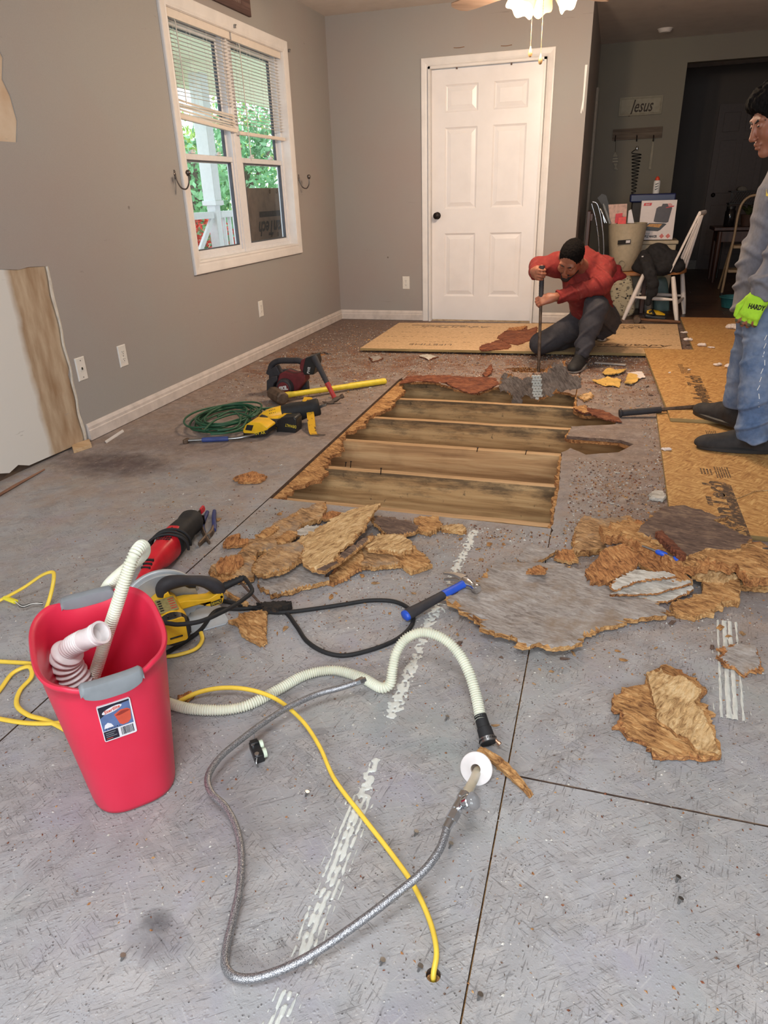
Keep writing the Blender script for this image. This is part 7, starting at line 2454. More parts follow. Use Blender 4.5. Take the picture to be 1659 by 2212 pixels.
h_ = (gy(1388, 434, 7.62).z - c0.z)
mb = MB()
mb.box((w_ / 2, h_ / 2, -.075), (w_, h_, .15), M=FBx)
mb.build('carton', plain('white_carton', (226, 216, 216), .5, vary=.02), bx, bevel=.002, world=True)
def on_box(pts, z, m, nm):
 mb = MB()
 mb.prism([(a * w_, b * h_) for a, b in pts], .0002, .001 + z, FBx)
 return mb.build(nm, m, bx, smooth=0, world=True)
on_box([(.40, .47), (.44, .80), (.50, .84), (.58, .85), (.60, .91), (.74, .91), (.77, .84), (.86, .84), (.88, .80), (.82, .45), (.76, .43), (.46, .45)], .0006, plain('printed_dark_lid', (62, 52, 56), .4), 'pictured_lid')
on_box([(.10, .33), (.28, .43), (.70, .42), (.78, .40), (.62, .25), (.55, .22), (.22, .24), (.12, .28)], .0004, plain('printed_black_base', (40, 36, 38), .4), 'pictured_base')
on_box([(.22, .35), (.30, .41), (.66, .40), (.58, .31)], .0008, plain('printed_waffle_gold', (196, 140, 74), .5, vary=.15, scale=90), 'pictured_waffle')
on_box([(.06, .87), (.08, .94), (.30, .94), (.28, .87)], .0004, RTOOL, 'red_logo')
on_box([(.80 + .08 * math.cos(a), .85 + .07 * math.sin(a)) for a in [i * math.pi / 10 for i in range(20)]], .0002, plain('printed_pink_badge', (206, 150, 150), .5), 'round_badge')
on_box([(.70, .80), (.92, .83), (.93, .86), (.71, .82)], .0008, RTOOL, 'badge_ribbon')
for qx in (.68, .86):
 on_box([(qx - .07, .09), (qx, .03), (qx + .07, .09), (qx, .16)], .0004, plain('printed_waffle_red', (206, 110, 104), .5), 'printed_diamond')
lettering('dash', .022, FBx @ Matrix.Translation((.18 * w_, .905 * h_, .0018)), WHITEP, bx, 'brand_lettering', 0, .0003, width=.036)
lettering('WAFFLE MAKER', .03, FBx @ Matrix.Translation((.30 * w_, .085 * h_, .0014)), BLACKP, bx, 'product_lettering', 0, .0004, bold=.0012, width=.50 * w_)
lettering('NO DRIP', .022, FBx @ Matrix.Translation((.20 * w_, .155 * h_, .0014)), GREYP, bx, 'product_lettering', 0, .0003, width=.26 * w_)
bt_ = thing('storage_tote', 'dark tote with a blue lid behind the waffle maker carton', 'tote', (0, 7.95, 0))
l0, l1 = gy(1362, 428, 7.9), gy(1462, 424, 7.9)
mb = MB()
mb.box(((l0.x + l1.x) / 2, 8.2, l0.z / 2 - .02), (l1.x - l0.x - .05, .34, l0.z - .03))
mb.build('body', plain('charcoal_tote', (52, 48, 48), .6), bt_, bevel=.01, world=True)
mb = MB()
mb.box(((l0.x + l1.x) / 2, 8.2, l0.z - .005), (l1.x - l0.x, .40, .075))
mb.build('lid', plain('navy_blue_lid', (34, 42, 88), .35, vary=.05), bt_, bevel=.012, segs=3, world=True)
ct = gy(1416, 424, 8.12)
tu = thing('foam_can', 'white spray foam can with orange cap standing on the blue lid', 'can', (ct.x, 8.14, l0.z + .033))
top = gy(1416, 381, 8.12).z - (l0.z + .033)
mb = MB()
mb.lathe([(.030, 0), (.032, .006), (.032, top * .68), (.029, top * .74), (.018, top * .78)], 24)
mb.build('body', WHITEP, tu, smooth=40)
mb = MB()
mb.lathe([(.0185, top * .76), (.022, top * .80), (.020, top * .9), (.010, top * .97), (.006, top)], 20)
mb.build('cap', plain('orange_red_cap', (214, 72, 44), .4), tu, smooth=40)
mb = MB()
for z in (.25, .4, .55):
 mb.prism([(-.018, top * z), (.012, top * (z + .06)), (.018, top * (z + .05)), (-.010, top * (z - .05))], .0322, .0328, frame((0, 0, 0), (1, 0, 0), (0, 0, 1)))
mb.build('label_stripes', BLACKP, tu, smooth=0)
# ---- taupe planter full of papers on a small brown stool
pb = gy(1345, 584, 7.45)
st = thing('low_stool', 'small brown stool under the taupe planter', 'stool', (pb.x, 7.45, 0))
mb = MB()
mb.box((pb.x + .04, 7.44, pb.z - .02), (.42, .28, .035))
mb.build('top', OAK, st, bevel=.006, world=True)
for sx_ in (-.15, .21):
 for sy_ in (-.12, .10):
  mb = MB()
  mb.box((pb.x + sx_, 7.45 + sy_, (pb.z - .037) / 2), (.035, .035, pb.z - .04))
  mb.build('leg', DKWOOD, st, bevel=.003, world=True)
pl_ = thing('planter', 'taupe round planter holding papers and packets', 'planter', (pb.x, 7.45, pb.z))
ht = gy(1345, 482, 7.45).z - pb.z
rt = (gy(1388, 482, 7.45) - gy(1304, 482, 7.45)).length / 2
mb = MB()
mb.lathe([(rt * .60, .0), (rt * .66, .01), (rt * .78, ht * .3), (rt * .93, ht * .7), (rt, ht * .97), (rt * 1.02, ht), (rt * .96, ht), (rt * .90, ht * .8), (rt * .60, ht * .2), (.01, ht * .18)], 40)
mb.build('pot', TAUPE, pl_, smooth=50)
mb = MB()
mb.prism([(-.055, -.018), (.06, -.010), (.06, .028), (-.055, .020)], 0, .002, frame((-.02, -rt * .93 - .006, ht * .62), (1, .0, 0), (0, -.2, 1)))
sk_ = mb.build('sticker', BLACKP, pl_, smooth=0)
mb = MB()
mb.prism([(.018, -.004), (.055, -.002), (.055, .022), (.018, .020)], 0, .003, frame((-.02, -rt * .93 - .006, ht * .62), (1, 0, 0), (0, -.2, 1)))
mb.build('sticker_panel', PAPW, pl_, smooth=0)
mb = MB()
mb.tube([Vector((-.02 + .03 * math.cos(a), -rt * .74 - .012 + .004 * math.sin(a), ht * .17 + .03 * math.sin(a))) for a in [i * math.pi / 8 for i in range(16)]], .003, 6, closed=True)
mb.build('drain_ring', TAUPE, pl_, smooth=60)
ITEMS = [('envelope', 'white printed folder standing in the planter', 'paper', [(1318, 484), (1314, 442), (1355, 440), (1352, 486)], 7.42, plain('printed_folder', (206, 172, 160), .6, vary=.15, scale=30)),
   ('seed_packet', 'red packet standing upright in the planter', 'packet', [(1328, 482), (1330, 462), (1345, 460), (1343, 482)], 7.34, RTOOL),
   ('seed_packet', 'red packet leaning lowest at the planter rim', 'packet', [(1334, 484), (1336, 470), (1353, 468), (1352, 484)], 7.31, plain('bright_red_packet', (226, 62, 50), .4, vary=.1, scale=40)),
   ('envelope', 'pointed white card at the right of the packets in the planter' if False else 'pointed white card beside the red packets in the planter', 'paper', [(1355, 482), (1358, 455), (1364, 452), (1370, 482)], 7.40, PAPW),
   ('gadget', 'black long-handled gadget sticking out of the planter', 'gadget', [(1290, 428), (1300, 418), (1310, 422), (1318, 450), (1328, 480), (1318, 484), (1306, 452)], 7.44, BLACKP)]
for nm, lb_, ct_, pts, yv, m in ITEMS:
 mb = solid(pts, yv, 0, .012)
 tag(mb.build(nm, m, None, smooth=0, bevel=.001, loc=gy(pts[0][0], pts[0][1], yv)), lb_, ct_)
for i, (x0_, y0_, x1_, y1_) in enumerate(((1296, 450, 1310, 482), (1303, 440, 1318, 483), (1300, 455, 1306, 482))):
 mb = MB()
 a, b = gy(x0_, y0_, 7.36), gy(x1_, y1_, 7.36)
 mb.tube([a, a.lerp(b, .15), b], [.006, .012, .012], 10)
 tag(mb.build('metal_tube', CHROME if i != 1 else GREYP, None, smooth=60, loc=a), ('bright metal tube nearest the planter edge', 'grey tube crossing the black gadget in the planter', 'short bright tube low in the planter')[i], 'tube')
# ---- wire cart frame and dark wooden panel in the corner
wc = thing('folded_cart', 'folded chrome wire cart standing between the wall end and planter', 'cart', gz(1300, 640))
mb = MB()
mb.tube(spline([gy(x, y_, 6.94) for x, y_ in ((1280, 436), (1288, 438), (1296, 460), (1302, 500), (1304, 545), (1300, 590), (1296, 640))], .02), .006, 8)
mb.tube(spline([gy(x, y_, 6.99) for x, y_ in ((1278, 440), (1286, 470), (1292, 510), (1294, 560), (1290, 640))], .02), .005, 8)
mb.build('frame', CHROME, wc, smooth=60, world=True)
for k, (x, y_) in enumerate(((1291, 470), (1294, 490), (1296, 512), (1297, 535), (1297, 560), (1296, 590))):
 mb = MB()
 mb.tube([gy(x - 6, y_ - 2, 6.99), gy(x + 7, y_, 6.94)], .003, 6)
 mb.build('wire', CHROME, wc, smooth=60, world=True)
for k in range(2):
 mb = MB()
 c = gz(1296 + 6 * k, 650)
 c = Vector((c.x, 6.94 + .06 * k, .05))
 mb.cyl(c - Vector((.012, 0, 0)), c + Vector((.012, 0, 0)), .05, seg=20)
 mb.build('wheel', BLACKP, wc, bevel=.003, world=True)
wp = thing('wooden_rack', 'dark brown slatted wooden rack against the wall return', 'rack', (-.22, 7.35, 0))
zt_ = gy(1272, 455, 7.3).z
for k in range(5):
 mb = MB()
 mb.box((-.20, 7.10 + k * .085, zt_ / 2), (.03, .045, zt_))
 mb.build('slat', DKWOOD, wp, bevel=.003, world=True)
for z in (.2, zt_ - .05):
 mb = MB()
 mb.box((-.175, 7.27, z), (.022, .42, .06))
 mb.build('rail', DKWOOD, wp, bevel=.003, world=True)
# ---- patterned tote bag, red cloth on it, teal bag, tools on the floor under the chair
def soft_bag(name, label, pts, yv, depth, m, cat='bag', noise_amp=.006, seed=1):
 c = [sum(p[i] for p in pts) / len(pts) for i in (0, 1)]
 cw = gy(c[0], c[1], yv)
 P = [gy(p[0], p[1], yv) for p in pts]
 mb = MB()
 R_ = []
 for k in range(9):
  t = k / 8 * 2 - 1
  s_ = math.sqrt(max(0, 1 - abs(t) ** 3)) * .16 + .84
  R_.append([Vector((cw.x + (p.x - cw.x) * s_, yv + depth * (t + 1) / 2, cw.z + (p.z - cw.z) * s_)) for p in P])
 mb.rings(R_)
 o = mb.build(name, m, None, smooth=60, loc=(cw.x, yv + depth / 2, 0))
 sb = o.modifiers.new('soft', 'SUBSURF')
 sb.levels = sb.render_levels = 2
 return tag(o, label, cat)
FLOW = NT('leaf_print_fabric')
v = FLOW.coords()
cc = FLOW.mix(FLOW.step(FLOW.vor(v, 22), .26, .20), srgb(176, 166, 142), srgb(46, 42, 42))
cc = FLOW.mix(FLOW.step(FLOW.noise(FLOW.coords((2, 2, 5), .6), 16, 3), .60, .63), cc, srgb(76, 72, 64))
cc = FLOW.mix(FLOW.step(FLOW.vor(FLOW.coords((1, 1, 1), 2), 13), .22, .16), cc, srgb(110, 104, 90))
FLOW.col(cc)
FLOW.set(Roughness=.8)
soft_bag('tote_bag', 'leaf-patterned fabric tote bag behind the crouching man', [(1322, 690), (1318, 650), (1316, 615), (1330, 600), (1345, 605), (1362, 594), (1368, 612), (1372, 650), (1376, 690)], 7.12, .22, FLOW.m)
REDC = plain('deep_red_cloth', (132, 30, 40), .85, vary=.15, bump=.3, bscale=120)
F_ = Field(gy(1328, 590, 7.2) - Vector((.2, .2, .2)), gy(1328, 590, 7.2) + Vector((.2, .2, .2)), .008)
for x, y_, d, r in ((1318, 572, 7.25, .05), (1330, 585, 7.2, .055), (1340, 600, 7.18, .045), (1322, 602, 7.16, .05), (1312, 590, 7.2, .05), (1345, 612, 7.18, .03)):
 F_.ell(gy(x, y_, d), (r * 1.1, r, r), None, .04)
tag(F_.build('red_cloth', REDC, None, 2, lambda V: .009 * nfield(V, 60, 8)), 'crumpled deep red cloth stuffed on the patterned tote bag', 'cloth')
TEALB = plain('pale_teal_bag', (92, 118, 116), .4, vary=.15, scale=8, bump=.4, bscale=30, bdist=.006)
soft_bag('shopping_bag', 'pale teal bag standing under the chair', [(1410, 692), (1412, 650), (1408, 605), (1425, 596), (1444, 598), (1446, 640), (1450, 690)], 7.48, .2, TEALB)
soft_bag('plastic_bag', 'clear crinkled plastic bag between patterned bag and teal bag', [(1388, 690), (1390, 650), (1386, 625), (1400, 615), (1410, 640), (1409, 690)], 7.42, .14, plain('cloudy_plastic', (120, 112, 104), .25, vary=.2, scale=14, bump=.5, bscale=40, bdist=.006))
dr = thing('cordless_drill', 'yellow and black cordless drill lying on the floor under the chair', 'power tool', gz(1415, 690))
mb = MB()
mb.tube([gy(1397, 676, 7.0), gy(1404, 676, 7.0), gy(1418, 678, 7.0), gy(1434, 684, 7.0)], [.022, .032, .034, .026], 16)
mb.build('yellow_body', YTOOL, dr, smooth=50, world=True)
mb = MB()
mb.tube([gy(1394, 682, 6.98), gy(1410, 685, 6.98), gy(1436, 688, 6.98)], [.024, .03, .028], 14)
mb.build('black_base', BLACKP, dr, smooth=50, world=True)
mb = MB()
mb.tube([gy(1402, 675, 6.975), gy(1409, 671, 6.975), gy(1414, 680, 6.95)], .012, 10)
mb.build('strap', BLACKP, dr, smooth=50, world=True)
ml = thing('mallet', 'wooden handled mallet lying along the edge of the printed sheet', 'hammer', gz(1375, 692))
a, b = gz(1376, 690, .03), gz(1470, 696, .02)
mb = MB()
mb.tube([a, a.lerp(b, .3), a.lerp(b, .8), b], [.012, .013, .015, .012], 12)
mb.build('handle', m_wood('brown_mallet_wood', (70, 44, 30), (110, 74, 50), (140, 98, 68), 'x'), ml, smooth=60, world=True)
mb = MB()
mb.cyl(a + Vector((0, -.05, 0)), a + Vector((0, .05, 0)), .032, seg=18)
mb.build('head', IRON, ml, bevel=.004, world=True)
# ---- folding step stool
ss = thing('step_stool', 'beige tubular folding step stool beside the standing man', 'step stool', gz(1580, 640))
BEIGE = plain('beige_enamel_tube', (152, 128, 100), .45, vary=.05)
yS = 8.66
f = [gy(x, y_, yS) for x, y_ in ((1558, 638), (1571, 575), (1585, 515), (1596, 458), (1604, 438), (1618, 425), (1636, 421), (1655, 421))]
mid = f[-1].x + .01
half = spline(f, .03)
mb = MB()
mb.tube(half + [Vector((2 * mid - p.x, p.y, p.z)) for p in reversed(half)], .013, 12)
mb.build('front_frame', BEIGE, ss, smooth=60, world=True)
for q in (0, 1):
 a, b = gy(1552, 625, 9.18), gy(1588, 505, yS + .02)
 if q:
  a, b = Vector((2 * mid - a.x, a.y, a.z)), Vector((2 * mid - b.x, b.y, b.z))
 mb = MB()
 mb.tube([Vector((a.x, a.y, 0.012)), b], .012, 10)
 mb.build('rear_leg', BEIGE, ss, smooth=60, world=True)
for px, py, dep in ((1583, 533, .22), (1571, 585, .26)):
 a = gy(px, py, yS)
 mb = MB()
 mb.box((mid, yS + dep / 2 - .06, a.z), (2 * (mid - a.x), dep, .03))
 mb.build('step', BEIGE, ss, bevel=.006, world=True)
for q in (0, 1):
 a = f[0]
 mb = MB()
 x = a.x if not q else 2 * mid - a.x
 mb.cyl((x, yS, -.0), (x, yS, .03), .018, .016, 12)
 mb.build('rubber_foot', RUBBER, ss, world=True)
# ---- dark table with plants and jars behind the stool
dt = thing('side_table', 'dark red-brown side table loaded with jars and plants behind the step stool', 'table', (1.75, 9.9, 0))
tz = gy(1560, 494, 9.9).z
tx0 = gy(1541, 494, 9.9).x
mb = MB()
mb.box((tx0 + .48, 10.05, tz), (.96, .5, .04))
mb.build('tabletop', DKWOOD, dt, bevel=.006, world=True)
mb = MB()
mb.box((tx0 + .48, 10.05, tz - .09), (.84, .42, .12))
mb.build('apron', DKWOOD, dt, bevel=.003, world=True)
for sx_ in (.08, .88):
 for sy_ in (9.86, 10.24):
  mb = MB()
  mb.tube([(tx0 + sx_, sy_, 0), (tx0 + sx_, sy_, (tz - .03) * .5), (tx0 + sx_, sy_, tz - .03)], [.02, .032, .03], 10)
  mb.build('leg', DKWOOD, dt, smooth=50, world=True)
jr = gy(1573, 490, 9.95)
jt = thing('glass_jar', 'dark glossy jar standing at the edge of the side table', 'jar', (jr.x, 9.95, tz + .021))
hj = gy(1573, 450, 9.95).z - tz
mb = MB()
mb.lathe([(.05, 0), (.06, .01), (.06, hj * .75), (.045, hj * .85), (.045, hj * .9)], 24)
mb.build('jar', plain('dark_glaze', (26, 24, 26), .12), jt, smooth=50)
mb = MB()
mb.lathe([(.05, hj * .89), (.05, hj), (.01, hj * 1.02)], 24)
mb.build('lid', BLACKP, jt, smooth=40)
rnd = random.Random(3)
for k, (px, py, lb_) in enumerate(((1612, 490, 'dim leafy potted plant behind the stool arch'), (1640, 490, 'second dim potted plant close to the grey sweatshirt'))):
 p = gy(px, py, 9.98)
 pt = thing('potted_plant', lb_, 'plant', (p.x, 9.98, tz + .021))
 mb = MB()
 mb.lathe([(.06, 0), (.085, .12), (.09, .13), (.08, .13), (.07, .10)], 20, M=None)
 mb.build('pot', plain('dark_clay', (70, 48, 40), .7), pt, smooth=50)
 mb = MB()
 for j in range(16):
  a = rnd.random() * 6.28
  L = rnd.uniform(.14, .26)
  d = Vector((math.cos(a), math.sin(a), 0))
  P = [Vector((0, 0, .11)) + d * (L * t * .8) + Vector((0, 0, L * (1.2 * t - .7 * t * t))) for t in (0, .3, .6, .85, 1)]
  s_ = d.cross(Vector((0, 0, 1)))
  wd_ = (.004, .014, .018, .012, .002)
  mb.add([p_ + s_ * w for p_, w in zip(P, wd_)] + [p_ - s_ * w for p_, w in zip(P, wd_)], [(i, i + 1, i + 6, i + 5) for i in range(4)])
 lf = mb.build('leaves', plain('dim_olive_leaf', (78, 84, 48), .6, vary=.2), pt, smooth=60)
 lf['kind'] = 'stuff'
bk = gy(1600, 440, 10.1)
wk = thing('wire_basket', 'black lattice basket on top of the plant stand behind the stool', 'basket', (bk.x, 10.16, 0))
x0, x1, z0_, z1_ = gy(1576, 440, 10.1).x, gy(1640, 440, 10.1).x, gy(1576, 440, 10.1).z, gy(1576, 414, 10.1).z
mb = MB()
for k in range(13):
 xa_ = x0 + (x1 - x0) * k / 12
 for s_ in (-1, 1):
  xb_ = min(x1, max(x0, xa_ + s_ * (z1_ - z0_) * .6))
  mb.tube([(xa_, 10.1, z0_), (xb_, 10.1, z1_)], .004, 5)
for z in (z0_, z1_):
 mb.tube([(x0, 10.1, z), (x1, 10.1, z), (x1, 10.35, z), (x0, 10.35, z)], .008, 6, closed=True)
mb.build('lattice', BLACKP, wk, smooth=50, world=True)
for k, (xx, yv) in enumerate(((x0 + .02, 10.32), (x1 - .02, 10.32))):
 mb = MB()
 mb.tube([(xx, yv + .03, 0), (xx, yv + .03, z0_)], .012, 8)
 mb.build('stand_leg', BLACKP, wk, smooth=50, world=True)
soft_bag('knit_hat', 'greyish bundle lying in the black lattice basket', [(1590, 414), (1594, 404), (1606, 400), (1616, 406), (1618, 415)], 10.14, .15, plain('grey_knit', (100, 94, 88), .9, vary=.1), 'cloth')
mb = MB()
p = gz(1585, 662)
TB = thing('plastic_tub', 'teal plastic tub on the dark floor by the standing man', 'tub', (gz(1586, 664).x, gz(1586, 664).y, 0))
mb.lathe([(.10, 0), (.12, .005), (.14, .10), (.148, .105), (.135, .10), (.11, .01)], 28)
mb.build('basin', plain('teal_plastic', (40, 98, 104), .4), TB, smooth=50)
mb = MB()
mb.tube([(.145 * math.cos(a), .145 * math.sin(a), .10) for a in [i * math.pi / 14 for i in range(28)]], .006, 6, closed=True)
mb.build('rim', plain('teal_plastic', (40, 98, 104), .4), TB, smooth=50)
# ---- things on the dining end wall
YW = YH - .002
sg = thing('wall_sign', 'pale framed sign lettered Jesus on the dining end wall', 'sign', (gy(1386, 228, YW).x, YW, gy(1386, 228, YW).z))
SGM = plain('grey_sign_board', (150, 144, 128), .7, vary=.08, scale=12)
q = [gy(1340, 212, YW), gy(1336, 248, YW), gy(1428, 246, YW), gy(1432, 207, YW)]
xm0, xm1, zm0, zm1 = q[0].x, q[2].x, q[2].z, q[0].z
FSg = frame((0, YW, 0), (1, 0, 0), (0, 0, 1))
mb = MB()
mb.prism([(xm0, zm0), (xm1, zm0), (xm1, zm1), (xm0, zm1)], .002, .012, FSg)
mb.build('board', SGM, sg, smooth=0, world=True)
casing([(xm0 + .02, zm0 + .02), (xm0 + .02, zm1 - .02), (xm1 - .02, zm1 - .02), (xm1 - .02, zm0 + .02)][::-1], .022, .018, frame((0, YW - .001, 0), (1, 0, 0), (0, 0, 1)), 'sign_frame', SGM, None, None, True)
fr = [o for o in COL.objects if o.name.startswith('sign_frame')][-1]
fr.parent = sg
fr.matrix_parent_inverse = Matrix.Identity(4)
for v_ in fr.data.vertices:
 v_.co = v_.co - sg.location
lettering('Jesus', .17, frame(((xm0 + xm1) / 2 + .01, YW - .0135, (zm0 + zm1) / 2 - .005), (1, 0, 0), (0, 0, 1)), plain('dark_brown_script', (52, 42, 36), .7), sg, 'sign_lettering', .35, .001, bold=.002, width=.25)
rk = thing('hook_rack', 'weathered board with hanging ornaments under the lettered sign', 'rack', (gy(1380, 289, YW).x, YW, gy(1380, 289, YW).z))
a, b = gy(1322, 304, YW), gy(1432, 273, YW)
mb = MB()
mb.prism([(a.x, a.z), (b.x, a.z + .005), (b.x, b.z), (a.x, b.z - .005)], .002, .022, FSg)
mb.build('board', m_wood('weathered_rack_wood', (70, 58, 50), (98, 84, 72), (120, 106, 92), 'x'), rk, smooth=0, world=True)
for px in (1330, 1376, 1412):
 p = gy(px, 292, YW - .02)
 mb = MB()
 mb.tube(spline([p, p + Vector((0, -.03, -.01)), p + Vector((0, -.04, -.04)), p + Vector((0, -.025, -.06)), p + Vector((0, -.012, -.045))], .008), .005, 7)
 mb.build('hook', DARKM, rk, smooth=60, world=True)
fs = thing('fish_ornament', 'striped wooden fish hanging from the hook rack', 'ornament', gy(1329, 345, YW))
mb = MB()
mb.prism([(p.x, p.z) for p in [gy(x, y_, YW) for x, y_ in ((1329, 328), (1334, 338), (1335, 350), (1331, 360), (1335, 367), (1326, 366), (1329, 360), (1323, 350), (1324, 338))]][::-1], .006, .018, FSg)
mb.build('body', SGM, fs, smooth=0, world=True)
mb = MB()
for y_ in (340, 346, 352):
 l, r = gy(1324, y_, YW), gy(1335, y_, YW)
 mb.box(((l.x + r.x) / 2, YW - .019, l.z), (r.x - l.x, .002, .008))
mb.build('stripes', DARKM, fs, smooth=0, world=True)
mb = MB()
mb.tube([gy(1330, 305, YW - .03), gy(1329, 329, YW - .012)], .0015, 5)
mb.build('string', DARKM, fs, smooth=60, world=True)
sc2 = thing('script_ornament', 'black curled wire word hanging vertically under the rack', 'ornament', gy(1372, 370, YW))
mb = MB()
P = [gy(1374, 322, YW - .02)]
for i in range(26):
 t = i / 25
 am = 13 * (1 - .6 * t) if i % 2 else -10 * (1 - .5 * t)
 P.append(gy(1374 - 6 * t + am, 330 + 90 * t, YW - .02))
mb.tube(spline(P, .012), .0038, 6)
mb.build('wire_word', DARKM, sc2, smooth=60, world=True)
mb = MB()
p = gy(1376, 320, YW - .03)
mb.lathe([(.012, -.02), (.016, 0), (.010, .02)], 12, Matrix.Translation(p))
mb.build('sconce', CHROME, sc2, smooth=50, world=True)  # unlit chrome stand-in for the bright sconce above the wire word
pd = thing('paddle_ornament', 'thin wooden paddle hanging from the rack end', 'ornament', gy(1405, 335, YW))
mb = MB()
mb.prism([(p.x, p.z) for p in [gy(x, y_, YW) for x, y_ in ((1409, 305), (1413, 305), (1410, 335), (1406, 366), (1401, 366), (1405, 335))]][::-1], .006, .016, FSg)
mb.build('blade', SGM, pd, smooth=0, world=True)
mb = MB()
mb.tube([gy(1412, 298, YW - .04), gy(1411, 308, YW - .012)], .0015, 5)
mb.build('loop', DARKM, pd, smooth=60, world=True)
p = gz(1437, 62, ZC)
sm = thing('smoke_detector', 'round detector on the ceiling of the dining end', 'detector', (p.x, p.y, ZC))
mb = MB()
mb.lathe([(.03, -.035), (.05, -.032), (.065, -.015), (.068, 0)], 28)
mb.build('dome', CEIL, sm, smooth=40)
mb = MB()
mb.lathe([(.072, -.006), (.074, 0)], 28)
mb.build('base_ring', CEIL, sm, smooth=40)
hd0, hd1, hdz = gy(1505, 560, YE).x, gy(1608, 560, YE).x, 2.08
mb = MB()
mb.prism([(hd0, 0), (hd1, 0), (hd1, hdz), (hd0, hdz)], .001, .03, frame((0, YE, 0), (1, 0, 0), (0, 0, 1)))
HDM = plain('dark_brown_door', (66, 50, 46), .5, vary=.06)
d2 = mb.build('door_2', HDM, None, smooth=0)
d2['kind'] = 'structure'
for i in (0, 1):
 for z0_, z1_ in ((.2, .85), (1.0, 1.65), (1.75, 1.98)):
  wdt = hd1 - hd0
  xa_ = hd0 + wdt * (.12 + .44 * i)
  mb = MB()
  mb.prism([(xa_, z0_), (xa_ + wdt * .32, z0_), (xa_ + wdt * .32, z1_), (xa_, z1_)], .03, .036, frame((0, YE, 0), (1, 0, 0), (0, 0, 1)))
  mb.build('door_panel', HDM, d2, bevel=.004, smooth=0)
mb = MB()
mb.ell((hd0 + .08, YE - .06, .98), (.028, .028, .028))
mb.build('door_knob', DARKM, d2)
# ================================================================ THE TWO MEN
def m_skin(name, rgb, red):
 n = NT(name)
 v = n.coords()
 n.col(n.mix(n.step(n.noise(v, 26, 4), .35, .7), srgb(*rgb), srgb(*red)))
 n.set(Roughness=.5, Subsurface_Weight=.15)
 n.b.inputs['Subsurface Radius'].default_value = (.012, .005, .003)
 n.bump(n.noise(v, 300, 3), .12, .001)
 return n.m
def m_cloth(name, rgb, fade=None, amount=.5, scale=5, weave=520, dust=None):
 n = NT(name)
 v = n.coords()
 c = n.mix(n.step(n.noise(v, 60, 3), .3, .7), srgb(*rgb), srgb(*[min(255, int(q * 1.16)) for q in rgb]))
 if fade:
  c = n.mix(n.math('MULTIPLY', n.step(n.noise(v, scale, 4, .6), .42, .68), amount), c, srgb(*fade))
 if dust:
  c = n.mix(n.math('MULTIPLY', n.step(n.noise(v, 22, 6, .75), .58, .72), .6), c, srgb(*dust))
 n.col(c)
 n.set(Roughness=.88)
 n.bump(n.noise(v, weave, 2), .25, .0012)
 return n.m
SKIN = m_skin('tan_skin', (158, 104, 80), (146, 88, 68))
HAIR = NT('black_hair')
v = HAIR.coords((60, 60, 12))
HAIR.col(HAIR.ramp(HAIR.noise(v, 4, 4), [(.3, srgb(10, 9, 9)), (.7, srgb(30, 26, 25))]))
HAIR.set(Roughness=.9, Specular_IOR_Level=.08)
HAIR.bump(HAIR.noise(v, 7, 3), .6, .004)
HAIR = HAIR.m
BROW = plain('dark_brow', (30, 24, 22), .7)
EYEW = plain('eye_white', (120, 102, 94), .7)
EYED = plain('dark_iris', (22, 16, 14), .6)
V3 = lambda p: np.array(p, float)
def head(F, C, u, f, s=1.0, shrink=0.0):
 """skull, face and ears into a field; u = crown direction, f = where the nose points"""
 u, f = V3(u) / np.linalg.norm(u), V3(f)
 f = f - u * (f @ u)
 f /= np.linalg.norm(f)
 r = np.cross(f, u)
 P = lambda x, y_, z: C + (r * x + f * y_ + u * z) * s
 A = [r, f, u]
 R_ = lambda *q: np.array(q) * s - shrink
 F.ell(P(0, -.014, .036), R_(.074, .096, .086), A, .02)
 F.ell(P(0, .026, -.032), R_(.060, .066, .084), A, .03)
 F.cap(P(-.040, .010, -.070), P(-.010, .066, -.096), .020 * s, .016 * s, .02)
 F.cap(P(.040, .010, -.070), P(.010, .066, -.096), .020 * s, .016 * s, .02)
 F.ell(P(0, .075, -.098), R_(.018, .016, .016), A, .014)
 F.cap(P(-.042, .078, .026), P(.042, .078, .026), .0105 * s, None, .014)
 for q in (-1, 1):
  F.ell(P(q * .040, .066, -.030), R_(.022, .020, .022), A, .02)
  F.ell(P(q * .031, .098, .006), R_(.015, .012, .010), A, .010, True)
  F.ell(P(q * .031, .082, .006), R_(.0125, .0125, .0105), A, .004)
  F.ell(P(q * .076, -.008, -.006), R_(.010, .021, .031), A, .006)
  F.ell(P(q * .0125, .104, -.036), R_(.009, .010, .008), A, .006)
 F.cap(P(0, .088, .014), P(0, .110, -.032), .0075 * s, .0102 * s, .010)
 F.cap(P(-.020, .091, -.059), P(.020, .091, -.059), .0066 * s, None, .006)
 F.cap(P(-.006, .0965, -.0575), P(.006, .0965, -.0575), .0062 * s, None, .008)
 F.cap(P(-.014, .0925, -.0735), P(.014, .0925, -.0735), .0066 * s, None, .004)
 return P, A
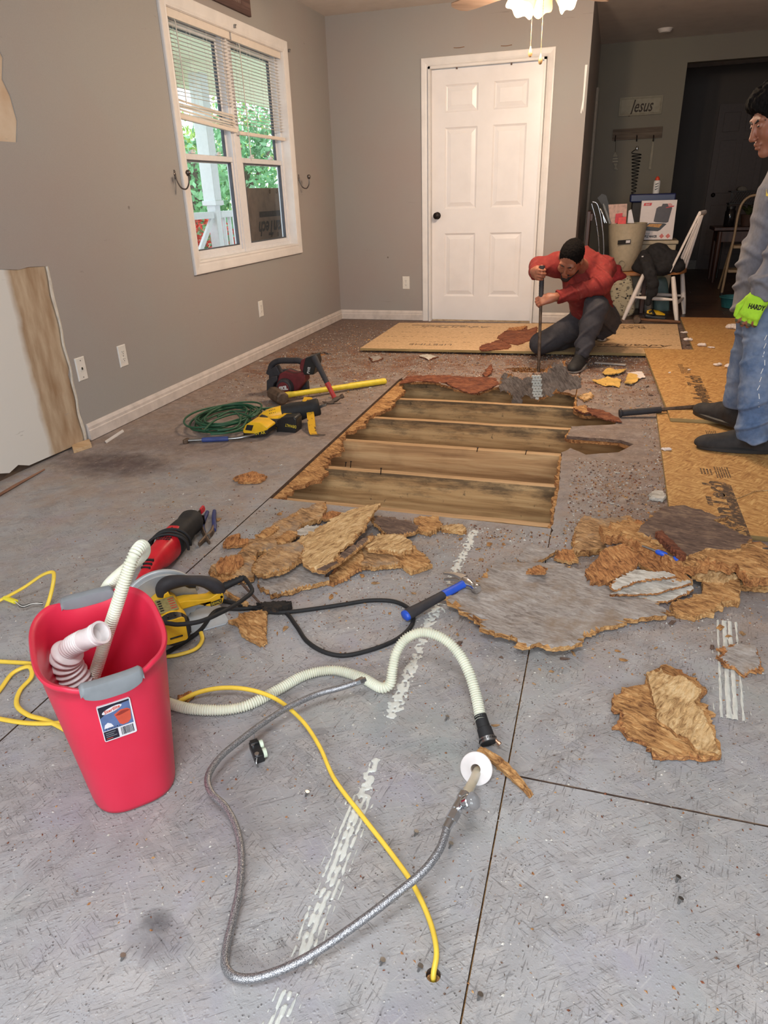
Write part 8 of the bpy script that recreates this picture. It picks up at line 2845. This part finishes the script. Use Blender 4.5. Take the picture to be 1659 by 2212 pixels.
def hand(F, W, x, n, side, curls, spread=.0, s=1.0, thumb=None, k=.008, grow=0.0):
 """palm, four fingers and thumb: W wrist, x along the palm, n the way the palm faces; the thumb leaves the palm on side*(n cross x)"""
 x = V3(x) / np.linalg.norm(x)
 n = V3(n) - x * (V3(n) @ x)
 n /= np.linalg.norm(n)
 y_ = np.cross(n, x) * side
 P = lambda a, b, c: W + (x * a + y_ * b + n * c) * s
 g = grow
 for b in (-.028, -.010, .010, .028):
  F.cap(P(.012, b * .8, 0), P(.082 - abs(b) * .15, b, 0), .0135 * s + g, .0125 * s + g, .012)
 F.cap(P(-.02, 0, 0), P(.02, 0, 0), .024 * s + g, .026 * s + g, .02, flat=(n, 1.3))
 for i, (b, L) in enumerate(((.030, .072), (.010, .080), (-.010, .075), (-.029, .060))):
  p = P(.082 - abs(b) * .15, b, 0)
  a = 0.0
  d0 = x + y_ * spread * (b / .03)
  for j, fr_ in enumerate((.44, .31, .25)):
   a += curls[i][j] if hasattr(curls[i], '__len__') else curls[i]
   d = d0 * math.cos(a) + n * math.sin(a)
   q = p + d * L * fr_ * s
   F.cap(p, q, (.0100 - .0012 * j) * s + g, (.0092 - .0012 * j) * s + g, k * .6)
   p = q
 th = thumb or ((.022, .034, .012), (.052, .052, .026), (.082, .050, .038))
 F.cap(P(.006, .016, .004), P(*th[0]), .0155 * s + g, .0135 * s + g, .012)
 F.cap(P(*th[0]), P(*th[1]), .0125 * s + g, .0108 * s + g, k)
 F.cap(P(*th[1]), P(*th[2]), .0108 * s + g, .0088 * s + g, k)
 return P
def eyes_and_brows(parent, P, A, s, closed=False):
 for q in (-1, 1):
  if not closed:
   F = Field(P(q * .031, .086, .006) - .02, P(q * .031, .086, .006) + .02, .0016)
   F.ell(P(q * .031, .0835, .006), np.array((.0108, .0112, .0056)) * s, A, .001)
   c = P(q * .031 - .001, .0965, .004)
   F.build('eye', [EYEW, EYED], parent, 1, None, lambda X: (np.linalg.norm(X - c, axis=1) < .0090).astype(int))
  F = Field(P(q * .033, .088, .026) - .04, P(q * .033, .088, .026) + .04, .0022)
  F.chain([P(q * .012, .0905, .020), P(q * .030, .0895, .026), P(q * .052, .070, .019)], [.0036 * s, .0040 * s, .0022 * s], .004)
  F.build('eyebrow', BROW, parent, 1)
def creases(seed, amp, freq, d, d2):
 def f(V):
  a = sum((np.maximum(0, np.sin(V @ np.array(q, float) * freq + 2.6 * nfield(V, 7, seed + i)))) ** 3 * np.clip(nfield(V, 9, seed + 10 + i) * 1.2 + .3, 0, 1) for i, q in enumerate((d, d2)))
  return amp * (a - .25)
 return f
def folds(seed, amp, freq, st=(1, 1, 1)):
 return lambda V: amp * (np.abs(nfield(V, freq, seed, st)) - .4) + amp * .5 * nfield(V, freq * 2.3, seed + 1, st)
# ---------------------------------------------------------------- the man crouching with the digging bar
g_ = lambda a, b, c: V3(gy(a, b, c))
KH = .0048
K = thing('person', 'crouching man in dusty red sweatshirt and dark jeans driving a digging bar into the floor', 'person', gz(1240, 770))
kl, kh = V3((-.62, 4.55, -.02)), V3((.32, 5.95, 1.0))
hc = g_(1233, 560, 4.93)
hu, hf = V3((.06, -.68, .73)), V3((-.28, -.66, -.70))
neck = g_(1262, 580, 5.12)
chest, waist, pelv = g_(1262, 618, 5.20), g_(1275, 655, 5.32), g_(1284, 690, 5.42)
shR, shL = g_(1206, 572, 5.16), g_(1302, 580, 5.20)
elR, wrR = g_(1163, 575, 5.16), g_(1157, 592, 4.97)
elL, wrL = g_(1300, 616, 4.98), g_(1206, 641, 4.90)
hiR, hiL = g_(1262, 696, 5.36), g_(1304, 694, 5.38)
knR, anR = g_(1168, 742, 5.16), V3((-.06, 5.62, .09))
knL, anL = g_(1288, 664, 4.98), g_(1257, 770, 4.93)
anL[2] = max(anL[2], .10)
toeL = V3(gz(1240, 800, .035)) + V3((0, .03, 0))
heL = anL * V3((1, 1, 0)) + V3((.01, .03, .045))
barT, barB = V3(gy(1171, 574, 4.88)), V3(gz(1163, 812, -.03))
bd_ = (barB - barT) / np.linalg.norm(barB - barT)
onbar = lambda py: barT + bd_ * ((V3(gy(1168, py, 4.87))[2] - barT[2]) / bd_[2])
def k_body(F, g=0.0):
 F.chain([pelv, waist, chest], [.115 + g, .115 + g, .125 + g], .05, flat=None)
 F.cap(shR, shL, .075 + g, .075 + g, .05)
 F.cap(chest, (shR + shL) / 2, .12 + g, .10 + g, .05)
 F.cap((shR + shL) / 2 + V3((0, .01, .03)), neck, .07 + g, .055 + g, .04)
F = Field(kl, kh, KH)
k_body(F, -.012)
F.cap(neck, hc + V3((.02, .05, -.02)), .052, .05, .03)
HP, HA = head(F, hc, hu, hf, .98)
for sh, el, wr in ((shR, elR, wrR), (shL, elL, wrL)):
 F.chain([sh, el, wr], [.050, .038, .027], .03)
for hi, kn, an in ((hiR, knR, anR), (hiL, knL, anL)):
 F.cap(pelv, hi, .10, .09, .04)
 F.chain([hi, kn, kn * .6 + an * .4, an], [.080, .052, .050, .034], .03)
F.chain([anL, heL + V3((0, -.02, 0)), toeL + V3((0, .10, 0))], [.03, .022, .014], .01)
F.chain([anR, V3((.01, 5.74, .07))], [.03, .018], .01)
fist = [(.85, 1.15, .75)] * 4
h1 = onbar(592)
x1 = V3((.55, -.62, .10))
n1 = V3((-.20, .10, .10))
hand(F, h1 + V3((-.058, .046, .008)), V3((.40, -.80, -.10)), V3((.78, .40, -.05)), -1, [(.5, 1.2, .9)] * 4, 0, .95, ((.022, .034, .014), (.052, .046, .034), (.080, .030, .046)))
h2 = onbar(647)
F.cap(wrL, h2 + V3((.075, .01, .012)), .027, .026, .02)
hand(F, h2 + V3((.072, .005, .016)), V3((-.93, -.22, -.22)), V3((-.1, .75, -.55)), 1, [(.55, 1.2, .9)] * 4, 0, .95, ((.022, .034, .014), (.052, .046, .034), (.078, .034, .048)))
F.build('body', SKIN, K, 1)
Fh = Field(hc - .17, hc + .17, .004)
r_, f_, u_ = HA
Pn = lambda x, y_, z: hc + (r_ * x + f_ * y_ + u_ * z) * .98
Fh.ell(Pn(0, -.016, .040), V3((.0758, .0975, .0878)), HA, .01)
Fh.plane_cut(Pn(0, .058, .045), f_ * .96 - u_ * .30)
Fh.plane_cut(Pn(0, .0, -.030), -u_ + f_ * .25)
Fh.build('hair', HAIR, K, 1, lambda V: .0022 * nfield(V, 420, 2))
Fb = Field(hc - .17, hc + .17, .004)
Fb.cap(Pn(-.044, .014, -.070), Pn(-.010, .076, -.098), .0225, .0185, .02)
Fb.cap(Pn(.044, .014, -.070), Pn(.010, .076, -.098), .0225, .0185, .02)
Fb.ell(Pn(0, .080, -.098), (.024, .021, .020), HA, .015)
Fb.cap(Pn(-.022, .089, -.050), Pn(.022, .089, -.050), .0075, None, .006)
Fb.build('beard', plain('short_beard', (44, 32, 28), .8, vary=.2, bump=.4, bscale=400), K, 1)
eyes_and_brows(K, Pn, HA, .98, True)
RED = m_cloth('dusty_red_fleece', (116, 32, 30), (136, 54, 48), .5, 6, 420, (160, 98, 88))
F = Field(kl, kh, KH)
k_body(F, .014)
F.cap(pelv + V3((0, 0, .02)), waist, .135, .135, .04)
for sh, el, wr, a in ((shR, elR, wrR, 0), (shL, elL, wrL, 1)):
 F.chain([sh, el, el * .35 + wr * .65, wr], [.074, .060, .050, .040], .035)
F.cap((shR + shL) / 2 + V3((.02, .06, .05)), neck + V3((.02, .03, .0)), .075, .06, .03)
Pc = neck + V3((0, -.01, .0))
nd = hc - neck
F.ell(hc + nd * .1, (.115, .115, .115), None, .01, True)
F.plane_cut(pelv + V3((0, 0, -.03)), V3((0, .15, -1)))
for el, wr in ((elR, wrR), (elL, wrL)):
 d = (wr - el) / np.linalg.norm(wr - el)
 F.ell(wr + d * .055, (.06, .06, .06), None, .004, True)
F.build('sweatshirt', RED, K, 2, lambda V: creases(5, .012, 75, (.8, .3, .6), (-.5, .2, .9))(V) + .0015 * nfield(V, 70, 6))
Fq = Field(kl, kh, KH)
Fq.chain([neck + V3((-.06, .05, .035)), neck + V3((.0, .075, .03)), neck + V3((.07, .05, .02))], [.026, .036, .028], .03)
Fq.build('hood', RED, K, 2, folds(9, .008, 40))
DJ = m_cloth('charcoal_denim', (56, 54, 58), (84, 82, 88), .5, 7, 600)
F = Field(kl, kh, KH)
F.cap(pelv, (hiR + hiL) / 2, .125, .12, .05)
for hi, kn, an in ((hiR, knR, anR), (hiL, knL, anL)):
 F.cap(pelv, hi, .115, .108, .05)
 F.chain([hi, kn], [.108, .076], .04)
 F.chain([kn, kn * .62 + an * .38, kn * .2 + an * .8, an + (an - kn) * -.02], [.076, .070, .054, .050], .035)
F.build('jeans', DJ, K, 2, lambda V: creases(12, .008, 80, (.5, .2, .9), (-.6, .3, .6))(V) * np.where(V[:, 2] < .25, 1.7, 1))
SH1 = plain('black_sneaker_mesh', (34, 33, 35), .7, vary=.2, bump=.4, bscale=300)
SOLEW = plain('dirty_white_sole', (176, 166, 156), .6, vary=.1)
def shoe(parent, heel, toe, h, mats, wide=.044, sole=.024, top=.085, k=1.0, ankle=None):
 """heel and toe are points on the ground"""
 heel, toe = V3(heel), V3(toe)
 d = (toe - heel) / np.linalg.norm(toe - heel)
 L = np.linalg.norm(toe - heel)
 F = Field(np.minimum(heel, toe) - .11, np.maximum(heel, toe) + V3((.11, .11, .17)), .0035)
 up = V3((0, 0, 1))
 z = heel[2]
 for t, w, hh in ((.14, .036, .080), (.30, .038, .100), (.48, .041, .092), (.64, .045, .072), (.80, .045, .056), (.91, .041, .050)):
  c = heel + d * L * t
  sd = np.cross(d, up)
  F.ell(c + up * (hh * .42 + .004), (L * .17, w, hh * .62), [d, sd, up], .03)
 F.ell(heel + d * L * .24 + up * .075, (.045, .034, .035), None, .02)
 if ankle is not None:
  F.cap(heel + d * L * .24 + up * .07, ankle, .043, .047, .02)
 F.plane_cut((0, 0, z + sole * .55), (0, 0, -1))
 up_ = F.build('shoe', mats[0], parent, 1)
 mb = MB()
 n = 40
 sd = np.cross(d, up)
 def outl(o, zz):
  pts = []
  for i in range(n):
   a = 2 * math.pi * i / n
   t = .5 - .5 * math.cos(a)
   w = (.030 + .016 * math.sin(min(1, t * 1.15) * math.pi * .62)) * k * abs(math.sin(a)) ** .55 * (1 if math.sin(a) > 0 else -1)
   pts.append(Vector(heel + d * (L * (1.02 * t - .01) + o * (-math.cos(a))) + sd * (w + o * np.sign(w)) + up * zz))
  return pts
 mb.rings([outl(-.002, .001), outl(.007, .004), outl(.007, sole * .75), outl(.001, sole)])
 sl = mb.build('sole', mats[1], parent, smooth=40, world=True)
 return up_, d, sd, L
def laces(parent, heel, d, sd, L, m, z0=.07, n=4, w=.020):
 for i in range(n):
  t = .42 + i * .09
  c = V3(heel) + d * L * t + V3((0, 0, z0 - .012 * i + .006))
  mb = MB()
  mb.tube(spline([c - sd * w, c - sd * w * .4 + V3((0, 0, .007)), c + sd * w * .4 + V3((0, 0, .007)), c + sd * w], .005), .0022, 6)
  mb.build('lace', m, parent, smooth=60, world=True)
tg = V3(gz(1236, 806, 0))
hg = V3(gz(1266, 782, 0))
hg = tg + (hg - tg) / np.linalg.norm(hg - tg) * .28
_, d, sd, L = shoe(K, hg, tg, 0, (SH1, SOLEW), ankle=anL + V3((0, 0, .03)))
laces(K, hg, d, sd, L, BLACKP, .078)
shoe(K, V3((.02, 5.68, .04)), V3((-.02, 5.92, .04)), 0, (SH1, SOLEW), ankle=anR)
bar = thing('digging_bar', 'upright steel digging bar with dark grip held by the crouching man', 'bar', barB)
mb = MB()
mb.tube([Vector(onbar(652)), Vector(barB)], .0105, 10)
mb.build('shaft', IRON, bar, smooth=50, world=True)
mb = MB()
n = 30
a_, b_ = barT, onbar(658)
mb.tube([Vector(a_ + (b_ - a_) * i / n) for i in range(n + 1)], [.019 if i < 3 else .0155 + .001 * (i % 2) for i in range(n + 1)], 14)
mb.build('grip', GRIP, bar, smooth=60, world=True)
# ---------------------------------------------------------------- the man standing at the frame edge
S = thing('person', 'standing man in grey sweatshirt, faded jeans and green glove, cut off by the frame', 'person', gz(1600, 978, .02))
NH = .0046
sl_, sh_ = V3((.34, 2.95, 0)), V3((1.10, 4.0, 1.56))
nz = V3(gy(1619, 303, 3.42))                     # tip of the nose
sf = V3((-.90, -.26, -.34))
sf /= np.linalg.norm(sf)
su = V3((-.32, -.06, .94))
su = su - sf * (su @ sf)
su /= np.linalg.norm(su)
sc0 = nz - sf * .118 - su * (-.032)
s_neck = sc0 + V3((.075, .03, -.135))
ch = V3((s_neck[0] + .03, 3.45, s_neck[2] - .16))
fr_x = lambda px, py, y_: gy(px, py, y_).x
be = V3((fr_x(1612, 560, 3.42) + .135, 3.45, gy(1612, 560, 3.42).z))
pe = V3((fr_x(1603, 640, 3.42) + .125, 3.46, gy(1603, 640, 3.42).z - .02))
sN, sFar = V3((ch[0] + .02, 3.27, ch[2] + .08)), V3((ch[0] + .02, 3.64, ch[2] + .08))
hipN, hipF = pe + V3((.0, -.085, -.06)), pe + V3((.0, .085, -.06))
kneeN = V3(gy(1636, 800, 3.32)) + V3((.02, 0, 0))
kneeF = V3(gy(1612, 770, 3.62)) + V3((.02, 0, 0))
ankN = V3(gy(1622, 950, 3.28))
ankF = V3(gy(1592, 880, 3.64))
wrN = V3(gy(1642, 640, 3.20))
elN = V3(gy(1698, 540, 3.22))
elF, wrF = V3((sFar[0] + .08, 3.72, sFar[2] - .26)), V3((sFar[0] - .02, 3.74, sFar[2] - .50))
def s_torso(F, g=0.0):
 F.chain([pe + V3((0, 0, -.03)), be, ch], [.118 + g, .120 + g, .118 + g], .06, flat=((1, 0, 0), 1.05))
 for q in (-.06, .06):
  F.chain([pe + V3((0, q, -.03)), be + V3((0, q, 0)), ch + V3((0, q, 0))], [.105 + g, .108 + g, .112 + g], .05)
 F.cap(sN + V3((0, .05, 0)), sFar - V3((0, .05, 0)), .078 + g, None, .05)
 F.cap(ch + V3((0, 0, .08)), s_neck, .07 + g, .058 + g, .05)
F = Field(sl_, sh_, NH)
s_torso(F, -.012)
F.cap(s_neck - V3((0, 0, .02)), sc0 + V3((.03, .0, -.05)), .054, .052, .03)
SP, SA = head(F, sc0, su, sf, 1.0)
for a, b, c in ((sN, elN, wrN), (sFar, elF, wrF)):
 F.chain([a, b, c], [.050, .040, .028], .03)
for hi, kn, an in ((hipN, kneeN, ankN), (hipF, kneeF, ankF)):
 F.chain([hi, kn, kn * .65 + an * .35, an], [.085, .055, .052, .035], .03)
 F.chain([an, V3((an[0] + .01, an[1], .075))], [.032, .020], .01)
hx = V3((-.34, -.10, -.94))
hand(F, wrF, V3((-.1, 0, -1)), V3((-1, 0, .1)), 1, [(.4, .5, .4)] * 4)
hand(F, wrN, hx, V3((.28, .95, -.1)), 1, [(.45, .7, .5)] * 4, .05)
F.build('body', SKIN, S, 1)
Ph = lambda x, y_, z: sc0 + (SA[0] * x + SA[1] * y_ + SA[2] * z)
Fh = Field(sc0 - .20, sc0 + .20, .0042)
Fh.ell(Ph(0, -.012, .052), V3((.090, .110, .098)), SA, .01)
Fh.ell(Ph(0, .050, .085), V3((.066, .052, .040)), SA, .03)
Fh.plane_cut(Ph(0, .074, .040), SA[1] * .90 - SA[2] * .62)
Fh.plane_cut(Ph(0, -.02, -.028), -SA[2] + SA[1] * .45)
Fh.build('hair', HAIR, S, 1, lambda V: .004 * nfield(V, 120, 2) + .003 * nfield(V, 260, 3))
eyes_and_brows(S, Ph, SA, 1.0)
GREYC = m_cloth('grey_blue_sweat_cloth', (100, 101, 112), (140, 134, 132), .6, 5, 420)
F = Field(sl_, sh_, NH)
s_torso(F, .014)
F.cap(pe + V3((0, -.04, .0)), be, .135, .135, .05)
F.cap(pe + V3((0, .04, .0)), be, .135, .135, .05)
for a, b, c in ((sN, elN, wrN), (sFar, elF, wrF)):
 F.chain([a, b, b * .3 + c * .7, c], [.078, .064, .054, .040], .035)
nd = sc0 - s_neck
F.plane_cut(s_neck + nd * .10, nd + V3((.04, 0, .05)))
F.plane_cut(pe + V3((0, 0, -.035)), V3((.12, 0, -1)))
for b, c in ((elN, wrN), (elF, wrF)):
 d = (c - b) / np.linalg.norm(c - b)
 F.ell(c + d * .058, (.06, .06, .06), None, .004, True)
hoodie = F.build('sweatshirt', GREYC, S, 2, lambda V: creases(21, .013, 62, (.55, .2, .85), (-.35, .3, 1))(V) + .0015 * nfield(V, 60, 22))
mb = MB()
F = Field(sl_, sh_, NH)
BJ = m_cloth('faded_blue_denim', (78, 98, 130), (150, 162, 182), .75, 7, 640)
for hi, kn, an in ((hipN, kneeN, ankN), (hipF, kneeF, ankF)):
 F.cap(pe + V3((0, 0, .02)), hi, .118, .108, .05)
 F.chain([hi, kn], [.108, .082], .04)
 lo = V3((an[0], an[1], an[2] + .02))
 F.chain([kn, kn * .6 + lo * .4, kn * .15 + lo * .85, lo], [.082, .076, .066, .064], .035)
 F.ell(an + V3((0, 0, -.045)), (.14, .14, .05), None, .006, True)
F.plane_cut(pe + V3((0, 0, .07)), V3((0, 0, 1)))
zc = lambda V: creases(31, .008, 80, (.4, .2, 1), (-.5, .1, .8))(V) * np.where(V[:, 2] < .28, 1.7, 1) + .001 * nfield(V, 60, 32)
F.build('jeans', BJ, S, 2, zc)
GLV = plain('lime_green_knit_glove', (170, 220, 50), .85, vary=.08, bump=.5, bscale=420)
GLVG = plain('grey_glove_coating', (92, 94, 70), .7, vary=.15)
Fg = Field(wrN - .20, wrN + .20, .003)
PG = hand(Fg, wrN, hx, V3((.28, .95, -.1)), 1, [(.50, .75, .5)] * 4, .16, 1.0, ((.022, .036, .010), (.060, .054, .014), (.094, .050, .022)), .005, .0015)
Fg.cap(wrN - hx * -.0 - V3(hx) * .035, wrN + hx * .015, .036, .034, .02, flat=((.28, .95, -.1), 1.2))
tipc = PG(.15, 0, 0)
xg = V3(hx) / np.linalg.norm(hx)
glove = Fg.build('work_glove', [GLV, GLVG], S, 1, None, lambda X: (((X - wrN) @ xg) > .108).astype(int))
from mathutils.bvhtree import BVHTree
dgs = bpy.context.evaluated_depsgraph_get()
def wrap_text(o, target, out, gap=.0008):
 """lays a flat text mesh onto the surface behind it"""
 me = target.data
 off = Vector(target.parent.location)
 bv = BVHTree.FromPolygons([v_.co + off for v_ in me.vertices], [tuple(p.vertices) for p in me.polygons])
 po = Vector(o.parent.location)
 out = Vector(out).normalized()
 for v_ in o.data.vertices:
  p = v_.co + po
  hit = bv.ray_cast(p + out * .15, -out)
  if hit[0] is not None:
   v_.co = hit[0] + out * gap - po
gp_ = V3(gy(1634, 664, 3.12))
tc = V3((0, 0, CAM_H)) - gp_
tc /= np.linalg.norm(tc)
tx = lettering('HARDY', .026, frame(gp_, (.98, .0, -.16), (.16, 0, .98)), BLACKP, S, 'glove_lettering', 0, 0, bold=.0012, width=.062)
wrap_text(tx, glove, tc)
mb = MB()
yp = V3(gy(1657, 404, 3.30))
mb.prism([(p.x, p.z) for p in [gy(x, y_, 3.22) for x, y_ in ((1650, 396), (1662, 392), (1680, 394), (1676, 414), (1660, 416), (1649, 412))]][::-1], 0, .0005, frame((0, 3.22, 0), (1, 0, 0), (0, 0, 1)))
ptc = mb.build('yellow_print', plain('yellow_print', (196, 176, 70), .85, vary=.15, scale=60), S, smooth=0, world=True)
wrap_text(ptc, hoodie, (-.25, -.95, .15), .001)
SH2 = plain('black_skate_suede', (46, 43, 43), .8, vary=.2, bump=.3, bscale=260)
SOLEB = plain('black_gum_sole', (36, 34, 34), .5)
for toe_, heel_, z, ank in (((1508, 966), (1641, 977), .0195, ankN), ((1506, 892), (1612, 930), .0385, ankF)):
 t_, h_ = V3(gz(toe_[0], toe_[1], z)), V3(gz(heel_[0], heel_[1], z))
 t_[0] += .002
 h_ = t_ + (h_ - t_) / np.linalg.norm(h_ - t_) * .295
 _, d, sd, L = shoe(S, h_, t_, 0, (SH2, SOLEB), ankle=ank + V3((0, 0, .02)))
 laces(S, h_, d, sd, L, BLACKP, .085)
 mb = MB()
 c = h_ + d * L * .40 + V3((0, 0, .082)) - np.cross(d, V3((0, 0, 1))) * -.022
 mb.box(c, (.012, .004, .022), rot=(.5, .3, 0))
 mb.build('tongue_label', GREYP, S, smooth=0, world=True)
mb = MB()
rnd = random.Random(4)
for i in range(9):
 p = gy(1655 - i * 2.2 + rnd.uniform(-2, 2), 725 + i * 18, 3.22)
 mb.tube([p, p + Vector((rnd.uniform(-.008, .008), 0, -.022))], .0014, 5)
th = mb.build('paint_flecks', WHITEP, S, smooth=0, world=True)
jn = [o for o in S.children if o.name.startswith('jeans')][0]
wrap_text(th, jn, (-.3, -.95, .1), .001)
